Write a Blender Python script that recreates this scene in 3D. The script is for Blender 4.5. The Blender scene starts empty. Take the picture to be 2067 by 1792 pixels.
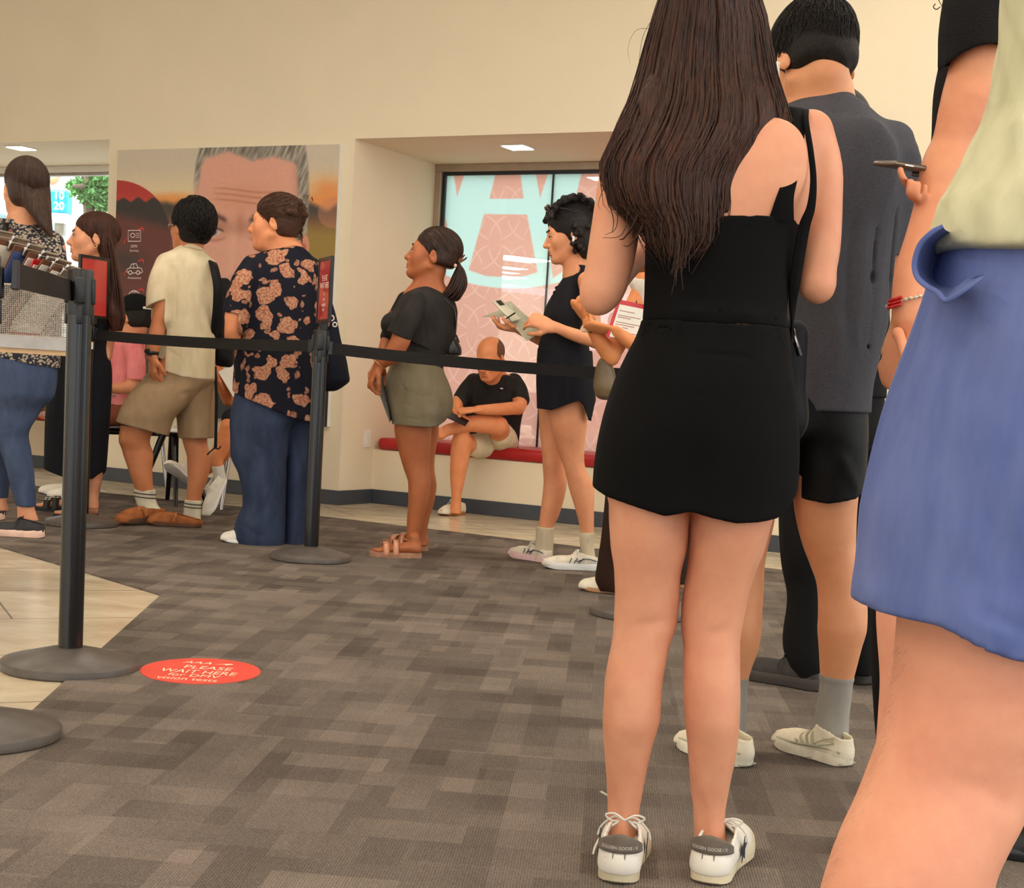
import bpy, bmesh, math, random
import numpy as np
from mathutils import Vector, Matrix

random.seed(7)
SC = bpy.context.scene
COL = SC.collection

# ------------------------------------------------------------------ camera
FW, FH, FOC = 2067.0, 1792.0, 3000.0
PPX, PPY, CAM_H = 1033.5, 1132.0, 0.80
PITCH, ROLL = math.atan(342.0 / FOC), 0.061
CAM = np.array([0.0, 0.0, CAM_H])
_f = np.array([0.0, math.cos(PITCH), -math.sin(PITCH)])
_u0 = np.array([0.0, math.sin(PITCH), math.cos(PITCH)])
_r0 = np.array([1.0, 0.0, 0.0])
CR = math.cos(ROLL) * _r0 + math.sin(ROLL) * _u0
CU = -math.sin(ROLL) * _r0 + math.cos(ROLL) * _u0
CF = _f


def ray(x, y):
    return CR * (x - PPX) + CU * (PPY - y) + CF * FOC


def at(x, y, Y):
    """The point of the room seen at photo pixel (x, y), Y metres ahead of the camera."""
    d = ray(x, y)
    return CAM + d * (Y / d[1])


def proj(P):
    """photo pixel of world points"""
    q = np.asarray(P) - CAM
    d = q @ CF
    return PPX + FOC * (q @ CR) / d, PPY - FOC * (q @ CU) / d


def flo(x, y, z=0.0):
    d = ray(x, y)
    return CAM + d * ((z - CAM_H) / d[2])


def mpp(p):
    """metres per photo pixel at point p"""
    return float(np.dot(np.asarray(p) - CAM, CF)) / FOC


cam_data = bpy.data.cameras.new('camera')
cam = bpy.data.objects.new('camera', cam_data)
COL.objects.link(cam)
cam_data.sensor_fit = 'HORIZONTAL'
cam_data.sensor_width = 36.0
cam_data.lens = 36.0 * FOC / FW
cam_data.shift_x = 0.0
cam_data.shift_y = (PPY - FH / 2) / FW
cam_data.clip_start = 0.05
cam_data.clip_end = 200
cam.matrix_world = Matrix(((CR[0], CU[0], -CF[0], CAM[0]), (CR[1], CU[1], -CF[1], CAM[1]), (CR[2], CU[2], -CF[2], CAM[2]), (0, 0, 0, 1)))
SC.camera = cam
SC.view_settings.view_transform = 'Standard'
SC.view_settings.look = 'None'
SC.view_settings.gamma = 1.0
SC.view_settings.use_curve_mapping = False
SC.view_settings.exposure = 0.0


# ------------------------------------------------------------------ objects
def tag(o, label=None, cat=None, group=None, kind=None):
    if label: o['label'] = label
    if cat: o['category'] = cat
    if group: o['group'] = group
    if kind: o['kind'] = kind
    return o


def empty(name, loc, label=None, cat=None, group=None):
    o = bpy.data.objects.new(name, None)
    COL.objects.link(o)
    o.location = [float(c) for c in loc]
    o.empty_display_size = 0.1
    return tag(o, label, cat, group)


def base_of(o):
    b = np.zeros(3)
    while o is not None:
        b += np.array(o.location)
        o = o.parent
    return b


def mesh_obj(name, verts, faces, mat, parent=None, smooth=True, loc=None, mats=None, fmat=None):
    """One mesh object from world-space vertices; its origin is the parent's origin (or loc)."""
    verts = np.asarray(verts, dtype=np.float64).reshape(-1, 3)
    org = base_of(parent) if parent is not None else (np.asarray(loc, float) if loc is not None else np.zeros(3))
    if parent is not None and loc is not None:
        off = np.asarray(loc, float) - org
    else:
        off = np.zeros(3)
    me = bpy.data.meshes.new(name)
    v = verts - org - off
    if isinstance(faces, np.ndarray):
        n, k = faces.shape
        me.vertices.add(len(v)); me.vertices.foreach_set('co', v.ravel())
        me.loops.add(n * k); me.loops.foreach_set('vertex_index', faces.astype(np.int32).ravel())
        me.polygons.add(n)
        me.polygons.foreach_set('loop_start', np.arange(0, n * k, k, dtype=np.int32))
        me.update(calc_edges=True)
        me.validate()
    else:
        me.from_pydata([tuple(a) for a in v], [], faces)
        me.update()
    me.polygons.foreach_set('use_smooth', np.full(len(me.polygons), smooth))
    for m in (mats or [mat]):
        me.materials.append(m)
    if fmat is not None:
        me.polygons.foreach_set('material_index', np.asarray(fmat, dtype=np.int32))
    o = bpy.data.objects.new(name, me)
    COL.objects.link(o)
    if parent is not None:
        o.parent = parent
        o.location = [float(c) for c in off]
    else:
        o.location = [float(c) for c in org]
    return o


class MB:
    """collects simple solids and links them as ONE mesh object"""
    def __init__(s):
        s.v, s.f, s.m = [], [], []
        s.cur = 0

    def _add(s, vs, fs):
        n = len(s.v)
        s.v += [tuple(map(float, a)) for a in vs]
        s.f += [tuple(i + n for i in f) for f in fs]
        s.m += [s.cur] * len(fs)
        return s

    def box(s, c, size, R=None):
        c = np.asarray(c, float); h = np.asarray(size, float) / 2
        R = np.eye(3) if R is None else np.asarray(R)
        vs = [c + R @ (h * np.array([x, y, z])) for x in (-1, 1) for y in (-1, 1) for z in (-1, 1)]
        return s._add(vs, [(0, 1, 3, 2), (4, 6, 7, 5), (0, 4, 5, 1), (2, 3, 7, 6), (0, 2, 6, 4), (1, 5, 7, 3)])

    def rbox(s, c, size, r, R=None, seg=3):
        """box with edges rounded about its local z axis and soft top and bottom edges"""
        R = np.eye(3) if R is None else np.asarray(R)
        hx, hy, hz = [q / 2 for q in size]
        r = min(r, hx * .999, hy * .999, hz * .999)
        def loop(ins, z):
            out = []
            for k, (sx, sy) in enumerate(((1, 1), (-1, 1), (-1, -1), (1, -1))):
                for i in range(seg + 1):
                    a = math.pi / 2 * (k + i / seg)
                    rr = r - ins
                    out.append((sx * (hx - r) + rr * math.cos(a), sy * (hy - r) + rr * math.sin(a), z))
            return out
        rings = []
        for i in range(seg + 1):
            a = math.pi / 2 * i / seg
            rings.append(loop(r * (1 - math.sin(a)) * .98, -hz + r * (1 - math.cos(a))))
        for i in range(seg, -1, -1):
            a = math.pi / 2 * i / seg
            rings.append(loop(r * (1 - math.sin(a)) * .98, hz - r * (1 - math.cos(a))))
        n = len(rings[0])
        vs = [np.asarray(c) + R @ np.array(p) for rg in rings for p in rg]
        fs = [(i * n + j, i * n + (j + 1) % n, (i + 1) * n + (j + 1) % n, (i + 1) * n + j) for i in range(len(rings) - 1) for j in range(n)]
        fs += [tuple(range(n - 1, -1, -1)), tuple((len(rings) - 1) * n + j for j in range(n))]
        return s._add(vs, fs)

    def lathe(s, c, prof, n=48, R=None):
        R = np.eye(3) if R is None else np.asarray(R)
        vs, fs = [], []
        for (r, z) in prof:
            for j in range(n):
                a = 2 * math.pi * j / n
                vs.append(np.asarray(c) + R @ np.array([r * math.cos(a), r * math.sin(a), z]))
        for i in range(len(prof) - 1):
            for j in range(n):
                fs.append((i * n + j, i * n + (j + 1) % n, (i + 1) * n + (j + 1) % n, (i + 1) * n + j))
        if prof[0][0] > 1e-6: fs.append(tuple(range(n - 1, -1, -1)))
        if prof[-1][0] > 1e-6: fs.append(tuple((len(prof) - 1) * n + j for j in range(n)))
        return s._add(vs, fs)

    def tube(s, pts, r, n=8, flat=None, up=None):
        """tube along pts; r number or list; flat=(a,b) scales of the section"""
        pts = [np.asarray(p, float) for p in pts]
        rs = r if hasattr(r, '__len__') else [r] * len(pts)
        fa, fb = flat or (1, 1)
        vs, fs = [], []
        prev = None
        for i, p in enumerate(pts):
            t = pts[min(i + 1, len(pts) - 1)] - pts[max(i - 1, 0)]
            t = t / (np.linalg.norm(t) + 1e-9)
            a = prev if prev is not None else (np.asarray(up, float) if up is not None else (np.array([0, 0, 1.0]) if abs(t[2]) < .9 else np.array([0, 1.0, 0])))
            a = a - t * np.dot(a, t); a /= (np.linalg.norm(a) + 1e-9)
            b = np.cross(t, a); prev = a
            for j in range(n):
                q = 2 * math.pi * j / n
                vs.append(p + rs[i] * (fa * math.cos(q) * a + fb * math.sin(q) * b))
        for i in range(len(pts) - 1):
            for j in range(n):
                fs.append((i * n + j, i * n + (j + 1) % n, (i + 1) * n + (j + 1) % n, (i + 1) * n + j))
        fs += [tuple(range(n - 1, -1, -1)), tuple((len(pts) - 1) * n + j for j in range(n))]
        return s._add(vs, fs)

    def poly(s, pts):
        return s._add(pts, [tuple(range(len(pts)))])

    def prism(s, pts, d):
        """polygon pts pushed along vector d"""
        n = len(pts); d = np.asarray(d, float)
        vs = [np.asarray(p, float) for p in pts] + [np.asarray(p, float) + d for p in pts]
        fs = [tuple(range(n - 1, -1, -1)), tuple(range(n, 2 * n))] + [(i, (i + 1) % n, n + (i + 1) % n, n + i) for i in range(n)]
        return s._add(vs, fs)

    def ball(s, c, r, n=10, R=None):
        rr = r if hasattr(r, '__len__') else (r, r, r)
        R = np.eye(3) if R is None else np.asarray(R)
        vs, fs = [], []
        m = n * 2
        for i in range(n + 1):
            a = math.pi * i / n
            for j in range(m):
                b = 2 * math.pi * j / m
                vs.append(np.asarray(c) + R @ np.array([rr[0] * math.sin(a) * math.cos(b), rr[1] * math.sin(a) * math.sin(b), -rr[2] * math.cos(a)]))
        for i in range(n):
            for j in range(m):
                fs.append((i * m + j, i * m + (j + 1) % m, (i + 1) * m + (j + 1) % m, (i + 1) * m + j))
        return s._add(vs, fs)

    def build(s, name, mat, parent=None, smooth=False, loc=None, mats=None, kind=None, label=None, bevel=0):
        o = mesh_obj(name, s.v, s.f, mat, parent, smooth, loc, mats, s.m if mats else None)
        bm = bmesh.new(); bm.from_mesh(o.data)
        bmesh.ops.recalc_face_normals(bm, faces=bm.faces)
        bm.to_mesh(o.data); bm.free()
        if smooth == 'auto' or smooth is True:
            o.data.polygons.foreach_set('use_smooth', np.full(len(o.data.polygons), True))
            e = o.modifiers.new('split', 'EDGE_SPLIT'); e.split_angle = math.radians(40)
        if bevel:
            b = o.modifiers.new('bevel', 'BEVEL'); b.width = bevel; b.segments = 2; b.limit_method = 'ANGLE'
        if kind: o['kind'] = kind
        if label: o['label'] = label
        return o


def spline(pts, n):
    """Catmull-Rom through pts (any dimension), n samples"""
    P = np.asarray(pts, float)
    if len(P) < 3:
        t = np.linspace(0, 1, n)[:, None]
        return P[0] * (1 - t) + P[-1] * t
    P = np.vstack([2 * P[0] - P[1], P, 2 * P[-1] - P[-2]])
    out = []
    m = len(P) - 3
    for q in np.linspace(0, m - 1e-6, n):
        i = int(q); t = q - i
        a, b, c, d = P[i:i + 4]
        out.append(.5 * ((2 * b) + (-a + c) * t + (2 * a - 5 * b + 4 * c - d) * t * t + (-a + 3 * b - 3 * c + d) * t ** 3))
    return np.array(out)


def rotz(a):
    c, s = math.cos(a), math.sin(a)
    return np.array([[c, -s, 0], [s, c, 0], [0, 0, 1.0]])


def rotx(a):
    c, s = math.cos(a), math.sin(a)
    return np.array([[1.0, 0, 0], [0, c, -s], [0, s, c]])


def roty(a):
    c, s = math.cos(a), math.sin(a)
    return np.array([[c, 0, s], [0, 1.0, 0], [-s, 0, c]])


# ------------------------------------------------------------------ soft solids
def pchip(xs, ys, x):
    xs = np.asarray(xs, float); ys = np.asarray(ys, float)
    if len(xs) == 2: return np.interp(x, xs, ys)
    h = np.diff(xs); d = np.diff(ys) / h
    m = np.zeros(len(xs))
    for i in range(1, len(xs) - 1):
        if d[i - 1] * d[i] > 0:
            w1 = 2 * h[i] + h[i - 1]; w2 = h[i] + 2 * h[i - 1]
            m[i] = (w1 + w2) / (w1 / d[i - 1] + w2 / d[i])
    m[0], m[-1] = d[0], d[-1]
    xc = np.clip(x, xs[0], xs[-1])
    i = np.clip(np.searchsorted(xs, xc) - 1, 0, len(xs) - 2)
    t = (xc - xs[i]) / h[i]
    return ((2 * t ** 3 - 3 * t ** 2 + 1) * ys[i] + (t ** 3 - 2 * t ** 2 + t) * h[i] * m[i] + (-2 * t ** 3 + 3 * t ** 2) * ys[i + 1] + (t ** 3 - t ** 2) * h[i] * m[i + 1])


BIG = 9.0


class Field:
    """a solid written as softly joined round cones, ellipsoids and stacked sections; meshed as one closed skin"""
    def __init__(s, v=0.004):
        s.v = v; s.ops = []

    def _op(s, kind, lo, hi, fn, k):
        s.ops.append((kind, np.asarray(lo, float), np.asarray(hi, float), fn, k))
        return s

    def cone(s, a, b, ra, rb, k=.015, w=None, sq=1.0, op='add'):
        a = np.asarray(a, float); b = np.asarray(b, float)
        R = max(ra, rb) * max(1, sq)
        ab = b - a; L2 = float(ab @ ab) + 1e-12
        wv = None if w is None else np.asarray(w, float) / np.linalg.norm(w)
        def fn(P):
            q = P - a
            t = np.clip((q @ ab) / L2, 0, 1)
            e = q - t[..., None] * ab
            if wv is not None:
                c = e @ wv
                d2 = np.maximum((e * e).sum(-1) - c * c, 0) + (c / sq) ** 2
                return (np.sqrt(d2) - (ra + t * (rb - ra))) * min(1.0, sq)
            return np.sqrt((e * e).sum(-1)) - (ra + t * (rb - ra))
        return s._op(op, np.minimum(a, b) - R, np.maximum(a, b) + R, fn, k)

    def chain(s, pts, k=.012, w=None, sq=1.0, op='add'):
        """one limb through (point, radius) stations, smoothly resampled"""
        P0 = np.array([p for p, r in pts], float); r0 = np.array([r for p, r in pts], float)
        if len(pts) > 2:
            m = (len(pts) - 1) * 3 + 1
            C = spline(P0, m); rr = pchip(np.arange(len(pts)), r0, np.linspace(0, len(pts) - 1, m))
        else:
            C, rr = P0, r0
        R = rr.max() * max(1, sq)
        wv = None if w is None else np.asarray(w, float) / np.linalg.norm(w)
        def fn(P):
            best = None
            for i in range(len(C) - 1):
                a, ab = C[i], C[i + 1] - C[i]; L2 = float(ab @ ab) + 1e-12
                q = P - a
                t = np.clip((q @ ab) / L2, 0, 1)
                e = q - t[..., None] * ab
                d2 = (e * e).sum(-1)
                if wv is not None:
                    c = e @ wv
                    d = (np.sqrt(np.maximum(d2 - c * c, 0) + (c / sq) ** 2) - (rr[i] + t * (rr[i + 1] - rr[i]))) * min(1.0, sq)
                else:
                    d = np.sqrt(d2) - (rr[i] + t * (rr[i + 1] - rr[i]))
                best = d if best is None else np.minimum(best, d)
            return best
        return s._op(op, C.min(0) - R, C.max(0) + R, fn, k)

    def ell(s, c, r, R=None, k=.015, op='add'):
        c = np.asarray(c, float); r = np.asarray(r, float)
        M = np.eye(3) if R is None else np.asarray(R, float)
        ext = np.sqrt(((M * r) ** 2).sum(1))
        def fn(P):
            q = (P - c) @ M
            k0 = np.sqrt(((q / r) ** 2).sum(-1)); k1 = np.sqrt(((q / r ** 2) ** 2).sum(-1)) + 1e-9
            return k0 * (k0 - 1) / k1
        return s._op(op, c - ext, c + ext, fn, k)

    def prof(s, rows, k=.02, n=2.0, op='add', cap=0.0):
        """rows (z, cx, cy, rx, ry) stacked upward"""
        rows = sorted(rows, key=lambda r: r[0])
        A = np.array([r[:5] for r in rows], float)
        z = A[:, 0]
        lo = np.array([(A[:, 1] - A[:, 3]).min(), (A[:, 2] - A[:, 4]).min(), z[0]])
        hi = np.array([(A[:, 1] + A[:, 3]).max(), (A[:, 2] + A[:, 4]).max(), z[-1]])
        def fn(P):
            zz = P[0, 0, :, 2]
            cx, cy, rx, ry = [pchip(z, A[:, i], zz) for i in (1, 2, 3, 4)]
            rx = np.maximum(rx, 1e-3); ry = np.maximum(ry, 1e-3)
            dx = (P[..., 0] - cx) / rx; dy = (P[..., 1] - cy) / ry
            if n == 2.0:
                kk = np.sqrt(dx * dx + dy * dy) + 1e-9
                g = np.sqrt((dx / rx) ** 2 + (dy / ry) ** 2) / kk
            else:
                ax, ay = np.abs(dx) + 1e-9, np.abs(dy) + 1e-9
                kk = (ax ** n + ay ** n) ** (1 / n)
                g = np.sqrt((ax ** (n - 1) / rx) ** 2 + (ay ** (n - 1) / ry) ** 2) / kk ** (n - 1)
            d = (kk - 1) / np.maximum(g, 1e-6)
            d = np.maximum(d, -np.minimum(rx, ry))
            e = np.maximum(z[0] - zz, zz - z[-1])
            if cap > 0:
                e2 = np.maximum(e + cap, 0); d2 = np.maximum(d + cap, 0)
                return np.minimum(np.maximum(d + cap, e + cap), 0) + np.sqrt(e2 ** 2 + d2 ** 2) - cap + 0 * d
            return np.maximum(d, e)
        return s._op(op, lo, hi, fn, k)

    def slab(s, c, half, R=None, r=.005, k=.01, op='add'):
        c = np.asarray(c, float); h = np.asarray(half, float) - r
        M = np.eye(3) if R is None else np.asarray(R, float)
        ext = (np.abs(M) * np.asarray(half)).sum(1)
        def fn(P):
            q = np.abs((P - c) @ M) - h
            return np.sqrt((np.maximum(q, 0) ** 2).sum(-1)) + np.minimum(q.max(-1), 0) - r
        return s._op(op, c - ext, c + ext, fn, k)

    def dent(s, pts, amp, width, ):
        """crease (amp>0) or ridge (amp<0) of the given width along pts"""
        pts = [np.asarray(p, float) for p in pts]
        for a, b in zip(pts[:-1], pts[1:]):
            ab = b - a; L2 = float(ab @ ab) + 1e-12
            def fn(P, a=a, ab=ab, L2=L2):
                q = P - a; t = (q @ ab) / L2
                tc = np.clip(t, 0, 1)
                e = q - tc[..., None] * ab
                taper = np.clip(1.2 - np.abs(tc - .5) * .8, 0, 1)
                return amp * taper * np.exp(-(e * e).sum(-1) / width ** 2)
            s._op('disp', np.minimum(a, b) - 2.2 * width, np.maximum(a, b) + 2.2 * width, fn, 0)
        return s

    def waves(s, amp, freq, seed=0, stretch=(1, 1, .35)):
        rg = np.random.RandomState(seed)
        ks = [(rg.randn(3) * np.array(stretch) * freq * (1.0 + i * .6), rg.rand() * 6.28, rg.randn(3) * freq * .5, rg.rand() * 6.28, 1.0 / (1 + i * .7)) for i in range(5)]
        def fn(P):
            o = 0
            for (kv, ph, k2, p2, am) in ks:
                o = o + am * np.sin(P @ kv + ph + 1.3 * np.sin(P @ k2 + p2))
            return amp * .5 * o
        return s._op('dispall', np.zeros(3), np.zeros(3), fn, 0)

    def clip(s, p0, n, hollow=.0, deep=.07):
        """cut away everything beyond the plane; hollow>0 leaves an open hem of that thickness"""
        p0 = np.asarray(p0, float); n = np.asarray(n, float); n = n / np.linalg.norm(n)
        s.ops.append(('clip', p0, n, hollow, deep))
        return s

    def clipfn(s, fn, hollow=.0, deep=.07):
        s.ops.append(('clipfn', fn, None, hollow, deep))
        return s

    def mesh(s):
        v = s.v
        adds = [o for o in s.ops if o[0] == 'add']
        lo = np.min([o[1] for o in adds], 0) - 6 * v - .02
        hi = np.max([o[2] for o in adds], 0) + 6 * v + .02
        n = np.ceil((hi - lo) / v).astype(int) + 1
        D = np.full(n, BIG, np.float32)
        ax = [lo[i] + v * np.arange(n[i]) for i in range(3)]
        def block(l, h, m):
            i0 = np.clip(np.floor((l - m - lo) / v).astype(int), 0, n - 1)
            i1 = np.clip(np.ceil((h + m - lo) / v).astype(int) + 1, 1, n)
            sl = tuple(slice(a, b) for a, b in zip(i0, i1))
            P = np.stack(np.meshgrid(ax[0][sl[0]], ax[1][sl[1]], ax[2][sl[2]], indexing='ij'), -1)
            return sl, P
        for o in [q for q in s.ops if not q[0].startswith('clip')] + [q for q in s.ops if q[0].startswith('clip')]:
            kind = o[0]
            if kind == 'add':
                k = o[4]; sl, P = block(o[1], o[2], k + 3.5 * v)
                if P.size == 0: continue
                d = o[3](P).astype(np.float32); c = D[sl]
                if k > 1e-6:
                    h = np.maximum(k - np.abs(d - c), 0) / k
                    D[sl] = np.minimum(d, c) - h * h * k * .25
                else:
                    D[sl] = np.minimum(d, c)
            elif kind == 'sub':
                k = o[4]; sl, P = block(o[1], o[2], k + 3.5 * v)
                if P.size == 0: continue
                d = -o[3](P).astype(np.float32); c = D[sl]
                if k > 1e-6:
                    h = np.maximum(k - np.abs(d - c), 0) / k
                    D[sl] = np.maximum(d, c) + h * h * k * .25
                else:
                    D[sl] = np.maximum(d, c)
            elif kind == 'disp':
                sl, P = block(o[1], o[2], 0)
                if P.size == 0: continue
                D[sl] += o[3](P).astype(np.float32)
            elif kind == 'dispall':
                idx = np.argwhere(np.abs(D) < 4 * v + .012)
                D[tuple(idx.T)] += o[3](lo + v * idx).astype(np.float32)
            elif kind in ('clip', 'clipfn'):
                idx = np.argwhere(D < BIG - 1)
                P = lo + v * idx
                t = (P - o[1]) @ o[2] if kind == 'clip' else o[1](P)
                d = D[tuple(idx.T)]
                r = np.maximum(d, t)
                if o[3] > 0:
                    r = np.maximum(r, -np.maximum(d + o[3], -(t + o[4])))
                D[tuple(idx.T)] = r
        return surfnet(D, lo, v)

    def build(s, name, mat, parent=None, relax=1, **kw):
        V, Q = s.mesh()
        V = relaxed(V, Q, relax)
        return mesh_obj(name, V, Q, mat, parent, True, **kw)


def surfnet(D, lo, v):
    S = D < 0
    c = np.zeros(np.array(D.shape) - 1, np.uint8)
    offs = [(i, j, k) for i in (0, 1) for j in (0, 1) for k in (0, 1)]
    nx, ny, nz = D.shape
    for (i, j, k) in offs:
        c += S[i:nx - 1 + i, j:ny - 1 + j, k:nz - 1 + k]
    act = (c > 0) & (c < 8)
    cells = np.argwhere(act)
    idx = np.full(act.shape, -1, np.int32)
    idx[tuple(cells.T)] = np.arange(len(cells))
    val = np.stack([D[cells[:, 0] + i, cells[:, 1] + j, cells[:, 2] + k] for (i, j, k) in offs], 1).astype(np.float64)
    val = np.clip(val, -4 * v, 4 * v)
    acc = np.zeros((len(cells), 3)); cnt = np.zeros(len(cells))
    for a in range(8):
        for b in range(a + 1, 8):
            oa, ob = np.array(offs[a]), np.array(offs[b])
            if np.abs(oa - ob).sum() != 1: continue
            m = (val[:, a] < 0) != (val[:, b] < 0)
            t = val[m, a] / (val[m, a] - val[m, b])
            acc[m] += oa + t[:, None] * (ob - oa); cnt[m] += 1
    V = lo + v * (cells + acc / cnt[:, None])
    Q = []
    for axis in range(3):
        sl0 = [slice(None)] * 3; sl1 = [slice(None)] * 3
        sl0[axis] = slice(0, -1); sl1[axis] = slice(1, None)
        s0, s1 = S[tuple(sl0)], S[tuple(sl1)]
        e = np.argwhere(s0 != s1)
        o1, o2 = [(1, 2), (2, 0), (0, 1)][axis]
        ok = (e[:, o1] > 0) & (e[:, o2] > 0) & (e[:, o1] < D.shape[o1] - 1) & (e[:, o2] < D.shape[o2] - 1)
        e = e[ok]
        d1 = np.zeros(3, int); d1[o1] = 1
        d2 = np.zeros(3, int); d2[o2] = 1
        q = np.stack([idx[tuple((e - d1 - d2).T)], idx[tuple((e - d2).T)], idx[tuple(e.T)], idx[tuple((e - d1).T)]], 1)
        ins = s0[tuple(e.T)]
        q[~ins] = q[~ins][:, ::-1]
        Q.append(q)
    Q = np.concatenate(Q)
    Q = Q[(Q >= 0).all(1)]
    return V, Q


def relaxed(V, Q, it):
    for _ in range(it):
        acc = np.zeros_like(V); cnt = np.zeros(len(V))
        for a, b in ((0, 1), (1, 2), (2, 3), (3, 0)):
            np.add.at(acc, Q[:, a], V[Q[:, b]]); np.add.at(cnt, Q[:, a], 1)
            np.add.at(acc, Q[:, b], V[Q[:, a]]); np.add.at(cnt, Q[:, b], 1)
        V = .5 * V + .5 * acc / np.maximum(cnt, 1)[:, None]
    return V


class At:
    """photo-pixel helper for things standing about Y metres ahead"""
    def __init__(s, Y): s.Y = Y
    def p(s, x, y, d=0.0): return at(x, y, s.Y + d)
    def c(s, x, y, r, d=0.0):
        q = at(x, y, s.Y + d)
        return (q, r * mpp(q))
    def chain(s, rows): return [s.c(*r) for r in rows]
    def prof(s, rows):
        """rows (y, x_left, x_right, half depth m [, depth shift])"""
        out = []
        for r in rows:
            y, xl, xr, ry = r[:4]; d = r[4] if len(r) > 4 else 0.0
            q = s.p((xl + xr) / 2, y, d)
            out.append((q[2], q[0], q[1], (xr - xl) / 2 * mpp(q), ry))
        return out


def front(A, rows):
    """function (x, y) -> point on the camera-side surface of a stacked section garment"""
    R = np.array([list(r) + [0.0] * (5 - len(r)) for r in sorted(rows)], float)
    def fn(x, y):
        xl, xr, ry, d = [float(np.interp(y, R[:, 0], R[:, i])) for i in (1, 2, 3, 4)]
        s = (x - (xl + xr) / 2) / ((xr - xl) / 2)
        return A.p(x, y, d - ry * math.sqrt(max(0.0, 1 - min(1, abs(s)) ** 2)))
    return fn
# ------------------------------------------------------------------ materials
def lin(c):
    return tuple(((x / 255) / 12.92 if x / 255 <= .04045 else ((x / 255 + .055) / 1.055) ** 2.4) for x in c[:3]) + (1.0,)


class NT:
    def __init__(s, name):
        s.m = bpy.data.materials.new(name); s.m.use_nodes = True
        s.t = s.m.node_tree; s.n = s.t.nodes
        s.b = s.n['Principled BSDF']; s.out = s.n['Material Output']
    def add(s, typ, **kw):
        n = s.n.new(typ)
        for k, v in kw.items():
            if k.startswith('i_'):
                key = k[2:]
                n.inputs[int(key) if key.isdigit() else key.replace('_', ' ')].default_value = v
            else: setattr(n, k, v)
        return n
    def link(s, a, b): s.t.links.new(a, b); return s
    def coords(s, scale=(1, 1, 1), rot=(0, 0, 0), kind='Object'):
        tc = s.add('ShaderNodeTexCoord'); mp = s.add('ShaderNodeMapping')
        mp.inputs['Scale'].default_value = scale; mp.inputs['Rotation'].default_value = rot
        s.link(tc.outputs[kind], mp.inputs['Vector'])
        return mp.outputs['Vector']
    def noise(s, vec, scale, detail=3, rough=.5, dist=0.0):
        n = s.add('ShaderNodeTexNoise'); n.inputs['Scale'].default_value = scale
        n.inputs['Detail'].default_value = detail; n.inputs['Roughness'].default_value = rough; n.inputs['Distortion'].default_value = dist
        s.link(vec, n.inputs['Vector'])
        return n.outputs['Fac']
    def ramp(s, fac, stops, interp='LINEAR'):
        r = s.add('ShaderNodeValToRGB'); cr = r.color_ramp; cr.interpolation = interp
        while len(cr.elements) > len(stops): cr.elements.remove(cr.elements[-1])
        while len(cr.elements) < len(stops): cr.elements.new(1)
        for e, (p, c) in zip(cr.elements, stops): e.position = p; e.color = c
        s.link(fac, r.inputs['Fac'])
        return r.outputs['Color']
    def mix(s, fac, a, b, blend='MIX'):
        m = s.add('ShaderNodeMix', data_type='RGBA', blend_type=blend)
        if hasattr(fac, 'default_value'): s.link(fac, m.inputs[0])
        else: m.inputs[0].default_value = fac
        for q, i in ((a, 6), (b, 7)):
            if hasattr(q, 'default_value'): s.link(q, m.inputs[i])
            else: m.inputs[i].default_value = q
        return m.outputs[2]
    def math(s, op, a, b=0.0):
        m = s.add('ShaderNodeMath', operation=op)
        for q, i in ((a, 0), (b, 1)):
            if hasattr(q, 'default_value'): s.link(q, m.inputs[i])
            else: m.inputs[i].default_value = q
        return m.outputs[0]
    def bump(s, h, strength=.2, dist=.002):
        b = s.add('ShaderNodeBump'); b.inputs['Strength'].default_value = strength; b.inputs['Distance'].default_value = dist
        s.link(h, b.inputs['Height']); s.link(b.outputs['Normal'], s.b.inputs['Normal'])
        return s
    def set(s, **kw):
        for k, v in kw.items():
            i = s.b.inputs[k.replace('_', ' ')]
            if hasattr(v, 'default_value') and not isinstance(v, (int, float, tuple)): s.link(v, i)
            else: i.default_value = v
        return s


def plain(name, c, rough=.6, metal=0.0, var=.06, scale=12, bump=0.0, bscale=80, coat=0.0, spec=.5):
    t = NT(name)
    v = t.coords()
    c = lin(c)
    d = tuple(x * (1 - var * 2) for x in c[:3]) + (1,)
    e = tuple(min(1, x * (1 + var * 2)) for x in c[:3]) + (1,)
    t.set(Base_Color=t.ramp(t.noise(v, scale), [(.3, d), (.7, e)]), Roughness=rough, Metallic=metal, Coat_Weight=coat, Specular_IOR_Level=spec)
    if bump: t.bump(t.noise(v, bscale, 4), bump)
    return t.m


def cloth(name, c, rough=.85, var=.08, weave=900, wb=.15, fold=.25, fscale=9, c2=None, heather=0.0, stretch=(1, 1, .4)):
    """woven cloth: small weave bump, soft wrinkles"""
    t = NT(name)
    v = t.coords()
    vs = t.coords(scale=stretch)
    c = lin(c)
    d = tuple(x * (1 - var * 2) for x in c[:3]) + (1,)
    e = lin(c2) if c2 else tuple(min(1, x * (1 + var * 2)) for x in c[:3]) + (1,)
    col = t.ramp(t.noise(vs, 14, 4, .6), [(.3, d), (.7, e)])
    if heather:
        hv = t.coords(scale=(40, 40, 400))
        col = t.mix(heather, col, t.ramp(t.noise(hv, 3, 2), [(.35, tuple(x * .55 for x in c[:3]) + (1,)), (.65, tuple(min(1, x * 1.5) for x in c[:3]) + (1,))]))
    t.set(Base_Color=col, Roughness=rough, Specular_IOR_Level=.15)
    h = t.math('ADD', t.math('MULTIPLY', t.noise(v, weave, 1), wb), t.math('MULTIPLY', t.noise(vs, fscale, 2, .5, .6), fold * 4))
    t.bump(h, .5, .004)
    return t.m


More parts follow.
